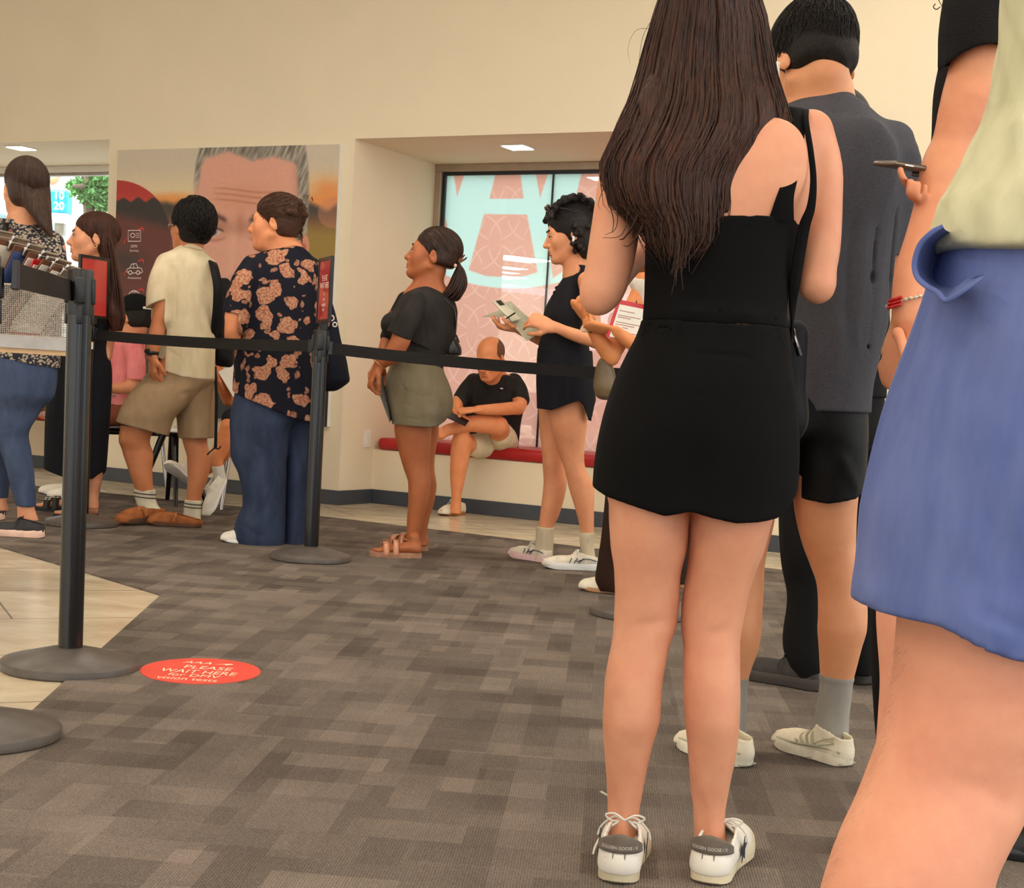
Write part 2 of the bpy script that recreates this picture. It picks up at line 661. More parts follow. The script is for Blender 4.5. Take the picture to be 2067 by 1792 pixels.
def skin(name, c, var=.05, red=.25):
    t = NT(name)
    v = t.coords()
    c = lin(c)
    d = (c[0] * (1 - var), c[1] * (1 - var * 3), c[2] * (1 - var * 3), 1)
    e = (min(1, c[0] * (1 + var)), min(1, c[1] * (1 + var)), min(1, c[2] * (1 + var)), 1)
    col = t.ramp(t.noise(v, 16, 4, .6), [(.3, d), (.7, e)])
    sp = t.ramp(t.noise(v, 220, 2), [(.68, (0, 0, 0, 1)), (.78, (1, 1, 1, 1))])
    col = t.mix(t.math('MULTIPLY', sp, .12), col, (c[0] * .6, c[1] * .4, c[2] * .35, 1))
    t.set(Base_Color=col, Roughness=.5, Specular_IOR_Level=.35, Subsurface_Weight=.12, Subsurface_Scale=.012, Subsurface_Radius=(1.0, .4, .25))
    t.bump(t.noise(v, 260, 3), .08, .0015)
    return t.m


def hairmat(name, c, c2, rough=.42, axis=(60, 60, 2.2), dist=.4):
    t = NT(name)
    v = t.coords(scale=axis)
    h = t.noise(v, 3.0, 4, .6, dist)
    col = t.ramp(h, [(.3, lin(c)), (.72, lin(c2))])
    t.set(Base_Color=col, Roughness=rough, Specular_IOR_Level=.28)
    t.bump(h, .9, .006)
    return t.m


M = {}
M['wall'] = plain('wall paint', (232, 216, 186), .75, var=.01, scale=3, bump=.05, bscale=200)
M['ceiling'] = plain('ceiling paint', (238, 232, 220), .8, var=.01)
M['baseboard'] = plain('dark vinyl baseboard', (62, 66, 74), .45, var=.03)
M['black_metal'] = plain('black painted metal', (16, 15, 15), .22, var=.05, scale=30, spec=.5)
M['base_metal'] = plain('worn dark base cover', (84, 75, 68), .42, var=.1, scale=25, bump=.05)
M['black_plastic'] = plain('black plastic', (14, 13, 14), .35, var=.04)
M['belt'] = cloth('black webbing', (34, 31, 30), .6, weave=1500, wb=.3, fold=0, stretch=(1, 1, 8))
M['white_plastic'] = plain('white plastic', (236, 232, 224), .35, var=.01)
M['steel'] = plain('brushed steel', (190, 186, 180), .28, 1.0, var=.05)
M['alu'] = plain('aluminium edge', (150, 142, 134), .35, .9, var=.08)
M['red_vinyl'] = plain('red vinyl', (168, 22, 24), .38, var=.06, scale=5, spec=.5)
M['paper'] = plain('paper', (232, 226, 212), .8, var=.02)
M['white_lam'] = plain('white laminate', (226, 222, 212), .4, var=.01)
# ------------------------------------------------------------------ room
W0 = flo(688, 1020)
_a, _b = flo(755, 1015), flo(1230, 1065)
UU = (_b - _a) / np.linalg.norm(_b - _a)
NN = np.array([-UU[1], UU[0], 0.0])          # into the wall, away from the camera
ZZ = np.array([0, 0, 1.0])
RW = np.stack([UU, NN, ZZ], 1)


def wp(u, n, z): return W0 + u * UU + n * NN + z * ZZ


def wpx(x, y, n=0.0):
    """(u, z) on the wall plane set back by n, seen at pixel x, y"""
    d = ray(x, y)
    t = ((W0 + n * NN - CAM) @ NN) / (d @ NN)
    q = CAM + d * t - W0
    return float(q @ UU), float(q[2])


def wbox(mb, u0, u1, n0, n1, z0, z1):
    mb.box(wp((u0 + u1) / 2, (n0 + n1) / 2, (z0 + z1) / 2), (u1 - u0, n1 - n0, z1 - z0), RW)


CEIL = 3.7
DEP = 1.02                                   # depth of the window bays
uA0, zA = wpx(717, 280)
uA1 = wpx(1440, 280)[0]
uW1, zW = wpx(221.5, 281.5)
uW0 = uW1 - 3.4
uL, uR = uW0 - 21.0, 7.5
mb = MB()
wbox(mb, uL, uW0, 0, DEP, 0, CEIL)
wbox(mb, uW1, uA0, 0, DEP, 0, CEIL)
wbox(mb, uA1, uR, 0, DEP, 0, CEIL)
wbox(mb, uW0, uW1, 0, DEP, zW, CEIL)
wbox(mb, uA0, uA1, 0, DEP, zA, CEIL)
BN, BH = 0.386, 0.36                         # bench front set-back and height under the cushion
wbox(mb, uA0, uA1, BN, DEP, 0, BH)
wbox(mb, uW0, uW1, BN, DEP, 0, BH)
mb.build('wall_back', M['wall'], kind='structure')
mb = MB()
bt = .011; bz = .094
for (a, b, n) in ((uL, uW0, 0), (uW1, uA0, 0), (uA1, uR, 0), (uA0 + bt, uA1 - bt, BN), (uW0 + bt, uW1 - bt, BN)):
    wbox(mb, a, b, n - bt, n + .002, 0.0, bz)
for (u, s) in ((uA0, 1), (uA1, -1), (uW1, -1)):
    wbox(mb, min(u, u + s * bt), max(u, u + s * bt), -bt, BN, 0.0, bz)
mb.build('baseboard_back', M['baseboard'], kind='structure', bevel=.003)

# floor: pale stone tile with carpet tiles laid over most of it
t = NT('stone tile floor')
v = t.coords(scale=(1.0, 1.5, 1.0), rot=(0, 0, -.1))
col = t.ramp(t.noise(v, 3.4, 12, .7, .5), [(.25, lin((184, 164, 136))), (.5, lin((208, 191, 162))), (.75, lin((224, 211, 186)))])
br = t.add('ShaderNodeTexBrick'); br.offset = .5
t.link(t.coords(rot=(0, 0, -.45)), br.inputs['Vector'])
for k_, q_ in (('Scale', 1.0), ('Mortar Size', .004), ('Brick Width', 1.2), ('Row Height', .6)): br.inputs[k_].default_value = q_
col = t.mix(br.outputs['Fac'], col, lin((140, 126, 106)))
t.set(Base_Color=col, Roughness=t.ramp(t.noise(v, 6, 4), [(.3, (.14, .14, .14, 1)), (.7, (.26, .26, .26, 1))]), Specular_IOR_Level=.5)
M['tile'] = t.m
pa, pb = wp(uL - 2, DEP * .9, -.12), wp(uR + 2, DEP * .9, -.12)
mb = MB(); mb.prism([pa, pb, np.array([pb[0], -10.5, -.12]), np.array([pa[0], -10.5, -.12])], (0, 0, .12)); mb.build('floor', M['tile'], kind='structure')

t = NT('grey carpet tiles')
ang = -.06
v = t.coords(rot=(0, 0, -ang))
def bricks(t, v, w, h, off):
    b = t.add('ShaderNodeTexBrick'); b.offset = off; b.squash = 1
    t.link(v, b.inputs['Vector'])
    for k_, q_ in (('Scale', 1.0), ('Mortar Size', 0.0), ('Brick Width', w), ('Row Height', h), ('Bias', 0.0)): b.inputs[k_].default_value = q_
    b.inputs['Color1'].default_value = (0, 0, 0, 1); b.inputs['Color2'].default_value = (1, 1, 1, 1)
    return b.outputs['Color']
b1 = bricks(t, v, .21, .11, .37); b2 = bricks(t, t.coords(rot=(0, 0, math.pi / 2 - ang)), .34, .075, .43); b3 = bricks(t, v, .5, .5, .5)
tone = t.math('ADD', t.math('MULTIPLY', b1, .36), t.math('ADD', t.math('MULTIPLY', b2, .34), t.math('ADD', .09, t.math('MULTIPLY', b3, .12))))
n1 = t.noise(v, 420, 2); n2 = t.noise(v, 5, 3)
tone = t.math('ADD', tone, t.math('MULTIPLY', t.math('SUBTRACT', n1, .5), 1.3))
tone = t.math('ADD', tone, t.math('MULTIPLY', t.math('SUBTRACT', n2, .5), .35))
rib = t.add('ShaderNodeTexWave', bands_direction='X'); rib.inputs['Scale'].default_value = 62; rib.inputs['Distortion'].default_value = 1.5; rib.inputs['Detail'].default_value = 1; rib.inputs['Detail Scale'].default_value = 3
t.link(v, rib.inputs['Vector'])
tone = t.math('ADD', tone, t.math('MULTIPLY', t.math('SUBTRACT', rib.outputs['Fac'], .5), .24))
t.set(Base_Color=t.ramp(tone, [(.0, lin((74, 66, 60))), (.5, lin((110, 99, 90))), (1.0, lin((146, 132, 120)))]), Roughness=.95, Specular_IOR_Level=.1)
t.bump(t.math('ADD', n1, rib.outputs['Fac']), .5, .004)
M['carpet'] = t.m
cp = [flo(-400, 934), flo(200, 995), flo(501, 1026), flo(1229, 1112), flo(1580, 1152)]
far = cp[-1] + (cp[-1] - cp[0]) / np.linalg.norm(cp[-1] - cp[0]) * 5.0
outline = cp + [far, np.array([far[0] + 1, -3.5, 0]), np.array([-4.5, -3.5, 0]), flo(-520, 1960), flo(66, 1437), flo(325, 1203), flo(-400, 985)]
mb = MB(); mb.prism([np.array([p[0], p[1], 0.0]) for p in outline], (0, 0, .006))
mb.build('floor_carpet', M['carpet'], kind='structure')

pa, pb = wp(uL - 2, DEP * .9, CEIL), wp(uR, DEP * .9, CEIL)
mb = MB(); mb.prism([pa, pb, np.array([pb[0], -5.5, CEIL]), np.array([-8.0, -5.5, CEIL]), np.array([-12.0, -10.5, CEIL]), np.array([pa[0], -10.5, CEIL])], (0, 0, .1)); mb.build('ceiling', M['ceiling'], kind='structure')
mb = MB(); mb.box((-28.6, 4.0, CEIL / 2), (.15, 29, CEIL)); mb.build('wall_left', M['wall'], kind='structure')

# ceiling panels: the lamps of the room
t = NT('lamp diffuser'); t.set(Base_Color=(1, 1, 1, 1), Emission_Color=(1.0, .93, .82, 1), Emission_Strength=13.0); M['lamp'] = t.m
t = NT('recessed lamp diffuser'); t.set(Base_Color=(1, 1, 1, 1), Emission_Color=(1.0, .96, .9, 1), Emission_Strength=9.0); M['lamp2'] = t.m
for (x, y) in [(x_, y_) for y_ in (-1.5, 1.2, 3.9, 6.6) for x_ in (-4.2, -1.4, 1.4, 4.2)]:
    r = empty('ceiling_light', (x, y, CEIL - .03), 'long white ceiling light panel in the office ceiling', 'ceiling light', 'ceiling light panels')
    m_ = MB(); m_.box((x, y, CEIL - .015), (1.34, .36, .03)); m_.build('frame', M['white_plastic'], r)
    m_ = MB(); m_.box((x, y, CEIL - .033), (1.28, .30, .006)); m_.build('diffuser', M['lamp'], r)


for (x, y, lx, ly) in ((-18.9, -2.75, 1.0, 1.3), (-21.1, -3.9, .55, 1.0), (-22.3, -4.6, .4, .9), (-23.6, -5.3, .9, 1.5), (-26.0, -6.8, .9, 1.2)):
    r = empty('ceiling_light', (x, y, CEIL - .03), 'white ceiling light panel at the far end of the office', 'ceiling light', 'far ceiling light panels')
    m_ = MB(); m_.box((x, y, CEIL - .015), (lx + .06, ly + .06, .03)); m_.build('frame', M['white_plastic'], r)
    m_ = MB(); m_.box((x, y, CEIL - .033), (lx, ly, .006)); m_.build('diffuser', M['lamp'], r)


def soffit_lamp(px, py, z, side, label):
    c = flo(px, py, z)
    r = empty('recessed_light', c - np.array([0, 0, .006]), label, 'ceiling light')
    m_ = MB(); m_.box(c - np.array([0, 0, .004]), (side + .03, side + .03, .008), RW); m_.build('trim_ring', M['white_plastic'], r)
    m_ = MB(); m_.box(c - np.array([0, 0, .0095]), (side, side, .004), RW); m_.build('diffuser', M['lamp2'], r)


soffit_lamp(1045, 295.5, zA, .145, 'square recessed light in the top of the bay with the pink window')
soffit_lamp(43, 297.5, zW, .145, 'square recessed light in the top of the bay with the clear window')

# --- windows
M['frame'] = plain('window frame', (168, 150, 128), .4, .3, var=.03)
M['gasket'] = plain('black window gasket', (22, 22, 26), .5, var=.02)
t = NT('window glass')
gl = t.add('ShaderNodeBsdfGlossy'); gl.inputs['Roughness'].default_value = .0; gl.inputs['Color'].default_value = (1, 1, 1, 1)
tr = t.add('ShaderNodeBsdfTransparent'); tr.inputs['Color'].default_value = (.94, .98, .98, 1)
mx = t.add('ShaderNodeMixShader'); mx.inputs[0].default_value = .075; t.link(tr.outputs[0], mx.inputs[1]); t.link(gl.outputs[0], mx.inputs[2]); t.link(mx.outputs[0], t.out.inputs['Surface'])
M['glass'] = t.m


def window(name, u0, u1, z0, z1, splits, fm='frame', gm='gasket'):
    m_ = MB()
    fw = .05
    for (a, b, c, d) in ((u0, u1, z1 - fw, z1), (u0, u1, z0, z0 + fw), (u0, u0 + fw, z0 + fw, z1 - fw), (u1 - fw, u1, z0 + fw, z1 - fw)):
        wbox(m_, a, b, DEP - .03, DEP + .06, c, d)
    fr_ = m_.build(name, M[fm], kind='structure', bevel=.004)
    m_ = MB(); g = .022
    for (a, b, c, d) in ((u0 + fw, u1 - fw, z1 - fw - g, z1 - fw), (u0 + fw, u1 - fw, z0 + fw, z0 + fw + g), (u0 + fw, u0 + fw + g, z0 + fw + g, z1 - fw - g), (u1 - fw - g, u1 - fw, z0 + fw + g, z1 - fw - g)):
        wbox(m_, a, b, DEP - .01, DEP + .05, c, d)
    for s_ in splits: wbox(m_, s_ - .005, s_ + .005, DEP + .0, DEP + .03, z0 + fw + g, z1 - fw - g)
    m_.build('gasket', M[gm], fr_)
    m_ = MB(); wbox(m_, u0 + fw + g, u1 - fw - g, DEP + .0, DEP + .006, z0 + fw + g, z1 - fw - g); m_.build('glass_pane', M['glass'], fr_)
    return fr_


usplit = wpx(1117, 349, DEP)[0]
win2 = window('window_2', uA0, uA1, BH, zA, [usplit])
win1 = window('window_1', uW0, uW1, BH, zW, [], 'white_lam', 'alu')

# printed film on the bay window, lit by the daylight behind it
def window_film():
    gN = DEP + .012
    u0, u1, z0, z1 = uA0 + .073, uA1 - .073, BH + .073, wpx(1000, 353, gN)[1]
    NU, NV = 420, 380
    U, V = np.meshgrid(np.linspace(u0, u1, NU), np.linspace(z0, z1, NV), indexing='ij')
    P = W0 + gN * NN + U[..., None] * UU + V[..., None] * ZZ
    X, Y = proj(P.reshape(-1, 3)); X = X.reshape(U.shape); Y = Y.reshape(U.shape)
    def ins(poly):
        nonlocal X, Y
        r = np.zeros(X.shape, bool); n = len(poly)
        for i in range(n):
            (x1, y1), (x2, y2) = poly[i], poly[(i + 1) % n]
            if y1 == y2: continue
            c = ((y1 > Y) != (y2 > Y)) & (X < (x2 - x1) * (Y - y1) / (y2 - y1) + x1)
            r ^= c
        return r
    shapes = ([(840, 340), (884, 340), (892, 400), (840, 400)], [(914, 340), (941, 340), (923, 397)], [(1003, 340), (1049, 340), (1057, 401), (988, 401)],
                [(1080, 340), (1110, 340), (1090, 400)], [(1176, 340), (1262, 340), (1262, 402), (1161, 402)],
                [(840, 430), (896, 431), (903, 455), (898, 478), (888, 492), (840, 498)], [(977, 432), (1064, 433), (1085, 549), (1064, 556), (1030, 560), (980, 557), (946, 545)],
                [(1160, 434), (1262, 436), (1262, 520), (1225, 530), (1195, 500)], [(1112, 528), (1170, 527), (1140, 545), (1116, 562)])
    X0, Y0 = X, Y; cov = np.zeros(U.shape)
    for ox in (-.9, 0, .9):
        for oy in (-.9, 0, .9):
            X, Y = X0 + ox, Y0 + oy
            b_ = ((X - 1032) / 262) ** 2 + ((Y - .006 * (X - 1032) - 395) / 187) ** 2 < 1
            for shp in shapes: b_ &= ~ins(shp)
            cov += b_ / 9.0
    X, Y = X0, Y0
    C = np.zeros(U.shape + (3,))
    tone = .5 + .5 * np.sin(U * 2.1 + V * 1.3)
    C[:] = np.array((212, 152, 136.)) * (1 - tone[..., None] * .04)
    ln = np.zeros(X.shape)
    for gy in range(0, 22):
        for gx in range(-1, 12):
            cu, cz = u0 + gx * .27 + (.135 if gy % 2 else 0), z1 - .05 - gy * .20
            r = np.hypot(U - cu, (V - cz)); 
            aa = np.abs(np.sin(2 * np.arctan2(V - cz, U - cu)))
            ln = np.maximum(ln, np.clip(1.6 - np.abs(r - .185) / .0045, 0, 1) * np.clip((aa - .35) * 3, 0, 1))
    C = C * (1 - .5 * ln[..., None]) + np.array((228, 184, 170.)) * .5 * ln[..., None]
    C = C * (1 - cov[..., None]) + np.array((186, 212, 205.)) * cov[..., None]
    L = np.clip(C, 0, 255) / 255; L = np.where(L <= .04045, L / 12.92, ((L + .055) / 1.055) ** 2.4)
    idx = np.arange(NU * NV).reshape(NU, NV)
    Q = np.stack([idx[:-1, :-1], idx[1:, :-1], idx[1:, 1:], idx[:-1, 1:]], -1).reshape(-1, 4)
    t = NT('printed window film')
    vc = t.add('ShaderNodeVertexColor', layer_name='print')
    tl = t.add('ShaderNodeBsdfTranslucent'); df = t.add('ShaderNodeBsdfDiffuse')
    t.link(vc.outputs[0], tl.inputs['Color']); t.link(vc.outputs[0], df.inputs['Color'])
    mx = t.add('ShaderNodeMixShader'); mx.inputs[0].default_value = .3
    t.link(tl.outputs[0], mx.inputs[1]); t.link(df.outputs[0], mx.inputs[2]); t.link(mx.outputs[0], t.out.inputs['Surface'])
    o = mesh_obj('window_film', P.reshape(-1, 3), Q, t.m, win2, False)
    o.data.color_attributes.new('print', 'FLOAT_COLOR', 'POINT').data.foreach_set('color', np.concatenate([L.reshape(-1, 3), np.ones((NU * NV, 1))], 1).ravel())


window_film()

# bench cushion in the bay
mb = MB()
cz0, cz1 = BH, wpx(1000, 905, BN - .02)[1]
ucl = wpx(760, 905, BN - .02)[0]
mb.rbox(wp((ucl + uA1 - .03) / 2, (BN - .02 + DEP - .12) / 2, (cz0 + .44) / 2 + .001), (uA1 - .03 - ucl, DEP - .12 - BN + .02, .44 - cz0), .028, RW)
cush = mb.build('bench_cushion', M['red_vinyl'], smooth=True)
tag(cush, 'long red vinyl cushion on the white bench under the pink window', 'bench cushion')
mb = MB()
mb.rbox(wp((uW0 + uW1) / 2, (BN - .02 + DEP - .12) / 2, (cz0 + .44) / 2 + .001), (uW1 - uW0 - .06, DEP - .12 - BN + .02, .44 - cz0), .028, RW)
tag(mb.build('bench_cushion', M['red_vinyl'], smooth=True), 'red vinyl cushion on the bench under the clear window', 'bench cushion')

# wall outlet on the bay's left side
uo, no = uA0, .30
ro = empty('wall_outlet', wp(uo, no, .42), 'white wall outlet beside the left end of the red bench', 'outlet')
q = wpx(756, 886)
zc = at(756, 886, wp(uo, no, 0)[1])[2]
mb = MB(); mb.box(wp(uo + .004, no, zc), (.008, .072, .115), RW); mb.build('plate', M['white_plastic'], ro, bevel=.002)
for s_ in (-1, 1):
    mb = MB(); mb.rbox(wp(uo + .009, no, zc + s_ * .022), (.034, .028, .004), .008, RW @ roty(math.pi / 2)); mb.build('socket', M['paper'], ro)


# ------------------------------------------------------------------ lettering
def text_mesh(name, body, origin, right, up, size, mat, parent=None, align='LEFT', depth=.0006, xscale=1.0, shear=0.0, bold=0.0, loc=None):
    cu = bpy.data.curves.new('text', 'FONT'); cu.body = body; cu.size = 1.0; cu.align_x = align; cu.shear = shear; cu.offset = bold
    cu.resolution_u = 3
    ob = bpy.data.objects.new('text', cu)
    me = bpy.data.meshes.new_from_object(ob)
    bpy.data.objects.remove(ob)
    v = np.array([tuple(a.co) for a in me.vertices])
    f = [tuple(p.vertices) for p in me.polygons]
    bpy.data.meshes.remove(me)
    right = np.asarray(right, float); up = np.asarray(up, float)
    nrm = np.cross(right, up); nrm /= np.linalg.norm(nrm)
    # capital height of the built-in face is about 0.73
    s_ = size / .73
    w = np.asarray(origin) + v[:, :1] * s_ * xscale * right + v[:, 1:2] * s_ * up + nrm * depth
    return mesh_obj(name, w, f, mat, parent, False, loc)


# ------------------------------------------------------------------ wall poster (a flat print)
def vnoise(x, y, s, seed=0):
    rg = np.random.RandomState(seed); g = rg.rand(64, 64)
    X, Y = np.asarray(x) / s + 31.7, np.asarray(y) / s + 17.3
    i, j = np.floor(X).astype(int), np.floor(Y).astype(int)
    fx, fy = X - i, Y - j
    fx, fy = fx * fx * (3 - 2 * fx), fy * fy * (3 - 2 * fy)
    a, b, c, d = g[i % 64, j % 64], g[(i + 1) % 64, j % 64], g[i % 64, (j + 1) % 64], g[(i + 1) % 64, (j + 1) % 64]
    return (a * (1 - fx) + b * fx) * (1 - fy) + (c * (1 - fx) + d * fx) * fy


def poster():
    n0 = -.035
    (uTL, zT), (uTR, zT2) = wpx(238, 298, n0), wpx(686, 296, n0)
    zB = wpx(668, 862, n0)[1]
    zT = (zT + zT2) / 2
    root = empty('wall_poster', wp((uTL + uTR) / 2, 0, zB), 'large printed poster of a grey haired face with a dark red circle', 'poster')
    NU, NV = 330, 420
    U, V = np.meshgrid(np.linspace(0, 1, NU), np.linspace(0, 1, NV), indexing='ij')
    X = 238 + U * 448; Y = 297 + V * 565
    def ss(a, b, x): t = np.clip((x - a) / (b - a), 0, 1); return t * t * (3 - 2 * t)
    C = np.zeros(X.shape + (3,))
    def put(c, m):
        C[:] = C * (1 - m[..., None]) + np.array(c, float) * m[..., None]
    one = np.ones_like(X)
    put((203, 188, 166), one)
    put((222, 200, 160), ss(320, 395, Y))
    wob = 9 * (vnoise(X, Y, 22, 1) - .5)
    put((228, 150, 78), ss(382, 404, Y + wob) * (ss(300, 330, X) * .9 + .1))
    put((226, 138, 70), np.exp(-((X - 668) / 38) ** 2 - ((Y - 388) / 26) ** 2) * .9)
    tl = 404 + 8 * (vnoise(X, X * 0, 17, 2) - .5) + 14 * np.exp(-((X - 668) / 26) ** 2)
    put((64, 56, 50), ss(tl - 3, tl + 14, Y))
    put((120, 82, 50), ss(425, 455, Y))
    put((150, 122, 52), ss(445, 480, Y) * ss(560, 600, X))
    put((192, 124, 86), ss(525, 560, Y) * ss(560, 600, X))
    put((110, 60, 45), ss(430, 470, Y) * (1 - ss(520, 560, X)))
    bk = ss(33, 30, np.hypot(X - 682, Y - 432)); put((198, 128, 100), bk * .45)
    # the big face
    cxF = 517 + (Y - 300) * .005
    hw = np.interp(Y, [290, 330, 400, 470, 540, 600, 660, 720, 760], [100, 108, 113, 112, 106, 98, 84, 60, 20])
    dF = np.abs(X - cxF) - hw
    face = ss(3, -3, dF)
    sk = np.array((220, 160, 138.))
    put(sk, face)
    put((206, 140, 108), face * np.exp(-((Y - 405) / 34) ** 2 - ((X - 505) / 70) ** 2) * .55)
    put((216, 160, 142), face * ss(0, -26, np.abs(X - 428) - 22) * ss(330, 360, Y) * .5)
    for yy in (386, 397, 409):
        put((164, 102, 72), face * np.exp(-((Y - yy - 5 * np.sin((X - 500) / 32)) / 2.2) ** 2) * ss(80, 40, np.abs(X - 510)) * .5)
    put((168, 104, 78), face * np.exp(-((X - 500) / 9) ** 2 - ((Y - 455) / 22) ** 2) * .5)
    put((226, 172, 150), face * np.exp(-((X - (487 - (Y - 500) * .06)) / 7) ** 2) * ss(460, 500, Y) * .6)
    put((150, 92, 66), face * ss(-40, 0, dF) * .35 * ss(0, 1, (X > cxF) * 1.0))
    for (ex, s_) in ((446, 1), (545, -1)):
        put((140, 88, 62), face * np.exp(-((X - ex - 6 * s_) / 34) ** 2 - ((Y - 462) / 15) ** 2) * .6)
        by = 447 - 9 * np.exp(-((X - ex - 4 * s_) / 20) ** 2) + (X - ex) * .12 * s_
        put((72, 48, 36), face * np.exp(-((Y - by) / 6) ** 2) * ss(32, 20, np.abs(X - ex)) * .85)
        ey = np.hypot((X - ex) / 17, (Y - 472) / 8)
        put((196, 178, 168), face * ss(1.1, .8, ey) * .8)
        put((44, 46, 52), face * ss(1.1, .8, np.hypot((X - ex + 2) / 10, (Y - 471) / 8.5)))
        put((70, 44, 34), face * np.exp(-((Y - 464 - (X - ex) ** 2 * .012) / 2.2) ** 2) * ss(24, 18, np.abs(X - ex)) * .9)
        put((172, 108, 84), face * np.exp(-((Y - 489 + (X - ex) ** 2 * .008) / 3.5) ** 2) * ss(32, 18, np.abs(X - ex)) * .6)
    put((150, 84, 66), face * np.exp(-((X - 512) / 26) ** 2 - ((Y - 568) / 9) ** 2) * .6)
    put((150, 88, 80), face * np.exp(-((X - 512) / 36) ** 2 - ((Y - 612) / 7) ** 2) * .8)
    put((150, 98, 80), face * ss(590, 680, Y) * .35)
    # grey hair
    st = vnoise(X * 1.0 + (Y - 300) * .35, Y * .16, 2.6, 5)
    hl = np.interp(X, [400, 425, 470, 520, 560, 600, 640], [372, 318, 306, 326, 318, 330, 392]) + 9 * (st - .5)
    hm = np.maximum(face, ss(6, -2, dF)) * np.maximum(ss(hl + 6, hl - 6, Y), ss(-22, -12, dF + 5 * st) * ss(1, 0, (X < cxF) * 1.0) * ss(545, 515, Y))
    hm = np.maximum(hm, ss(-9, -2, dF + 4 * st) * ss(0, 1, (X < cxF) * 1.0) * ss(400, 350, Y) * ss(7, 0, dF))
    hc = (np.array((92, 84, 74.))[None, None] * (1 - st[..., None]) + np.array((186, 176, 160.)) * st[..., None])
    C[:] = C * (1 - hm[..., None]) + hc * hm[..., None]
    er = np.hypot((X - 626) / 11, (Y - 500) / 24); put((206, 138, 112), ss(1.08, .95, er)); put((170, 62, 48), ss(.6, .3, np.hypot((X - 626) / 11, (Y - 504) / 24)) * .7)
    # shirt and jacket under the face
    put((216, 206, 190), ss(700, 716, Y + np.abs(X - 517) * .25)); put((34, 36, 44), ss(60, 66, np.abs(X - 500) - (Y - 740) * .2) * ss(690, 712, Y))
    put((30, 32, 40), ss(800, 810, Y))
    # the dark red circle with the round symbols
    rd = np.hypot(X - 235, np.minimum(Y - 484, 0))
    cm = ss(123.5, 121.5, rd)
    tl2 = 403 + 5 * np.sin(X / 5.2) * np.exp(-((X - 290) / 60) ** 2)
    put((174, 44, 38), cm)
    put((190, 58, 48), cm * ss(380, 404, Y) * .8)
    put((44, 38, 36), cm * ss(tl2 - 2, tl2 + 3, Y))
    put((104, 48, 42), cm * ss(430, 462, Y + (X - 290) * -.25) * .95)
    put((58, 44, 40), cm * np.exp(-((Y - 535 - (X - 260) * .1) / 26) ** 2) * ss(330, 270, X) * .9)
    put((70, 44, 40), cm * ss(640, 700, Y))
    g = 5 * (vnoise(X, Y, 3, 9) - .5)
    C += g[..., None]
    L = np.clip(C, 0, 255) / 255
    L = np.where(L <= .04045, L / 12.92, ((L + .055) / 1.055) ** 2.4)
    P = wp(0, n0, 0) + (uTL + U * (uTR - uTL))[..., None] * UU + (zT + V * (zB - zT))[..., None] * ZZ
    idx = np.arange(NU * NV).reshape(NU, NV)
    Q = np.stack([idx[:-1, :-1], idx[:-1, 1:], idx[1:, 1:], idx[1:, :-1]], -1).reshape(-1, 4)
    t = NT('poster print'); at_ = t.add('ShaderNodeVertexColor', layer_name='print'); t.set(Base_Color=at_.outputs[0], Roughness=.42)
    o = mesh_obj('print', P.reshape(-1, 3), Q, t.m, root, False)
    ca = o.data.color_attributes.new('print', 'FLOAT_COLOR', 'POINT')
    ca.data.foreach_set('color', np.concatenate([L.reshape(-1, 3), np.ones((NU * NV, 1))], 1).ravel())
    m_ = MB(); wbox(m_, uTL, uTR, n0 + .001, 0, zB, zT); m_.build('canvas_edge', M['white_lam'], root)
    # symbols
    wht = plain('printed white', (232, 214, 208), .5, var=.01); redi = plain('printed red', (214, 52, 44), .5, var=.01)
    def pp(x, y, d=.0012):
        u, z = wpx(x, y, n0); return wp(u, n0 - d, z)
    def stroke(pts, w, mat, name, closed=False):
        m_ = MB()
        for (x, y) in pts: pass
        q = pts + [pts[0]] if closed else pts
        m_.tube([pp(x, y) for x, y in q], w * .0031, 6, (.25, 1.0), up=NN)
        return m_
    def icon(strokes, name):
        m_ = MB(); ex = []
        for pts, w, cl in strokes:
            q = pts + [pts[0], pts[1]] if cl else pts
            m_.tube([pp(x, y) for x, y in q], w * .0029, 6, (.25, 1.0), up=NN)
        m_.build(name, wht, root)
    def circ(x, y, r, n=16, a0=0, a1=6.283, ry=None): return [(x + r * math.cos(a0 + (a1 - a0) * i / n), y + (ry or r) * math.sin(a0 + (a1 - a0) * i / n)) for i in range(n + 1)]
    icon([([(259, 465), (284, 465), (284, 487), (259, 487)], 1.1, True), (circ(268, 475, 4.2), 1.0, False), ([(274, 471), (282, 471)], .7, False), ([(274, 475), (282, 475)], .7, False), ([(274, 479), (282, 479)], .7, False)], 'card_symbol')
    icon([([(259, 550), (256, 548), (257, 543), (262, 541), (266, 533), (275, 532), (279, 540), (286, 542), (288, 549), (284, 551), (281, 551)], 1.1, False), ([(267, 551), (275, 551)], 1.1, False), ([(262, 541), (279, 541)], 1.0, False), ([(270, 533), (270, 541)], .8, False), (circ(263, 550, 3.6), 1.2, False), (circ(279, 550, 3.6), 1.2, False)], 'car_symbol')
    icon([(circ(271, 598, 11.5), 1.1, False), (circ(271, 598, 5, ry=11.5), .8, False), ([(271, 587), (271, 609)], .8, False), ([(260, 594), (282, 594)], .8, False), ([(260, 602), (282, 602)], .8, False)], 'globe_symbol')
    for yy in (462, 526, 585):
        m_ = MB()
        m_.tube([pp(279, yy + 1), pp(286, yy - 2), pp(290, yy), pp(289, yy + 6)], [.003, .006, .0075, .001], 6, (.2, 1), up=NN)
        m_.build('red_swoosh', redi, root)
        m_ = MB(); m_.tube([pp(258, yy + 17), pp(252, yy + 24), pp(251, yy + 29)], [.001, .004, .004], 6, (.2, 1), up=NN)
        m_.build('red_swoosh', redi, root)
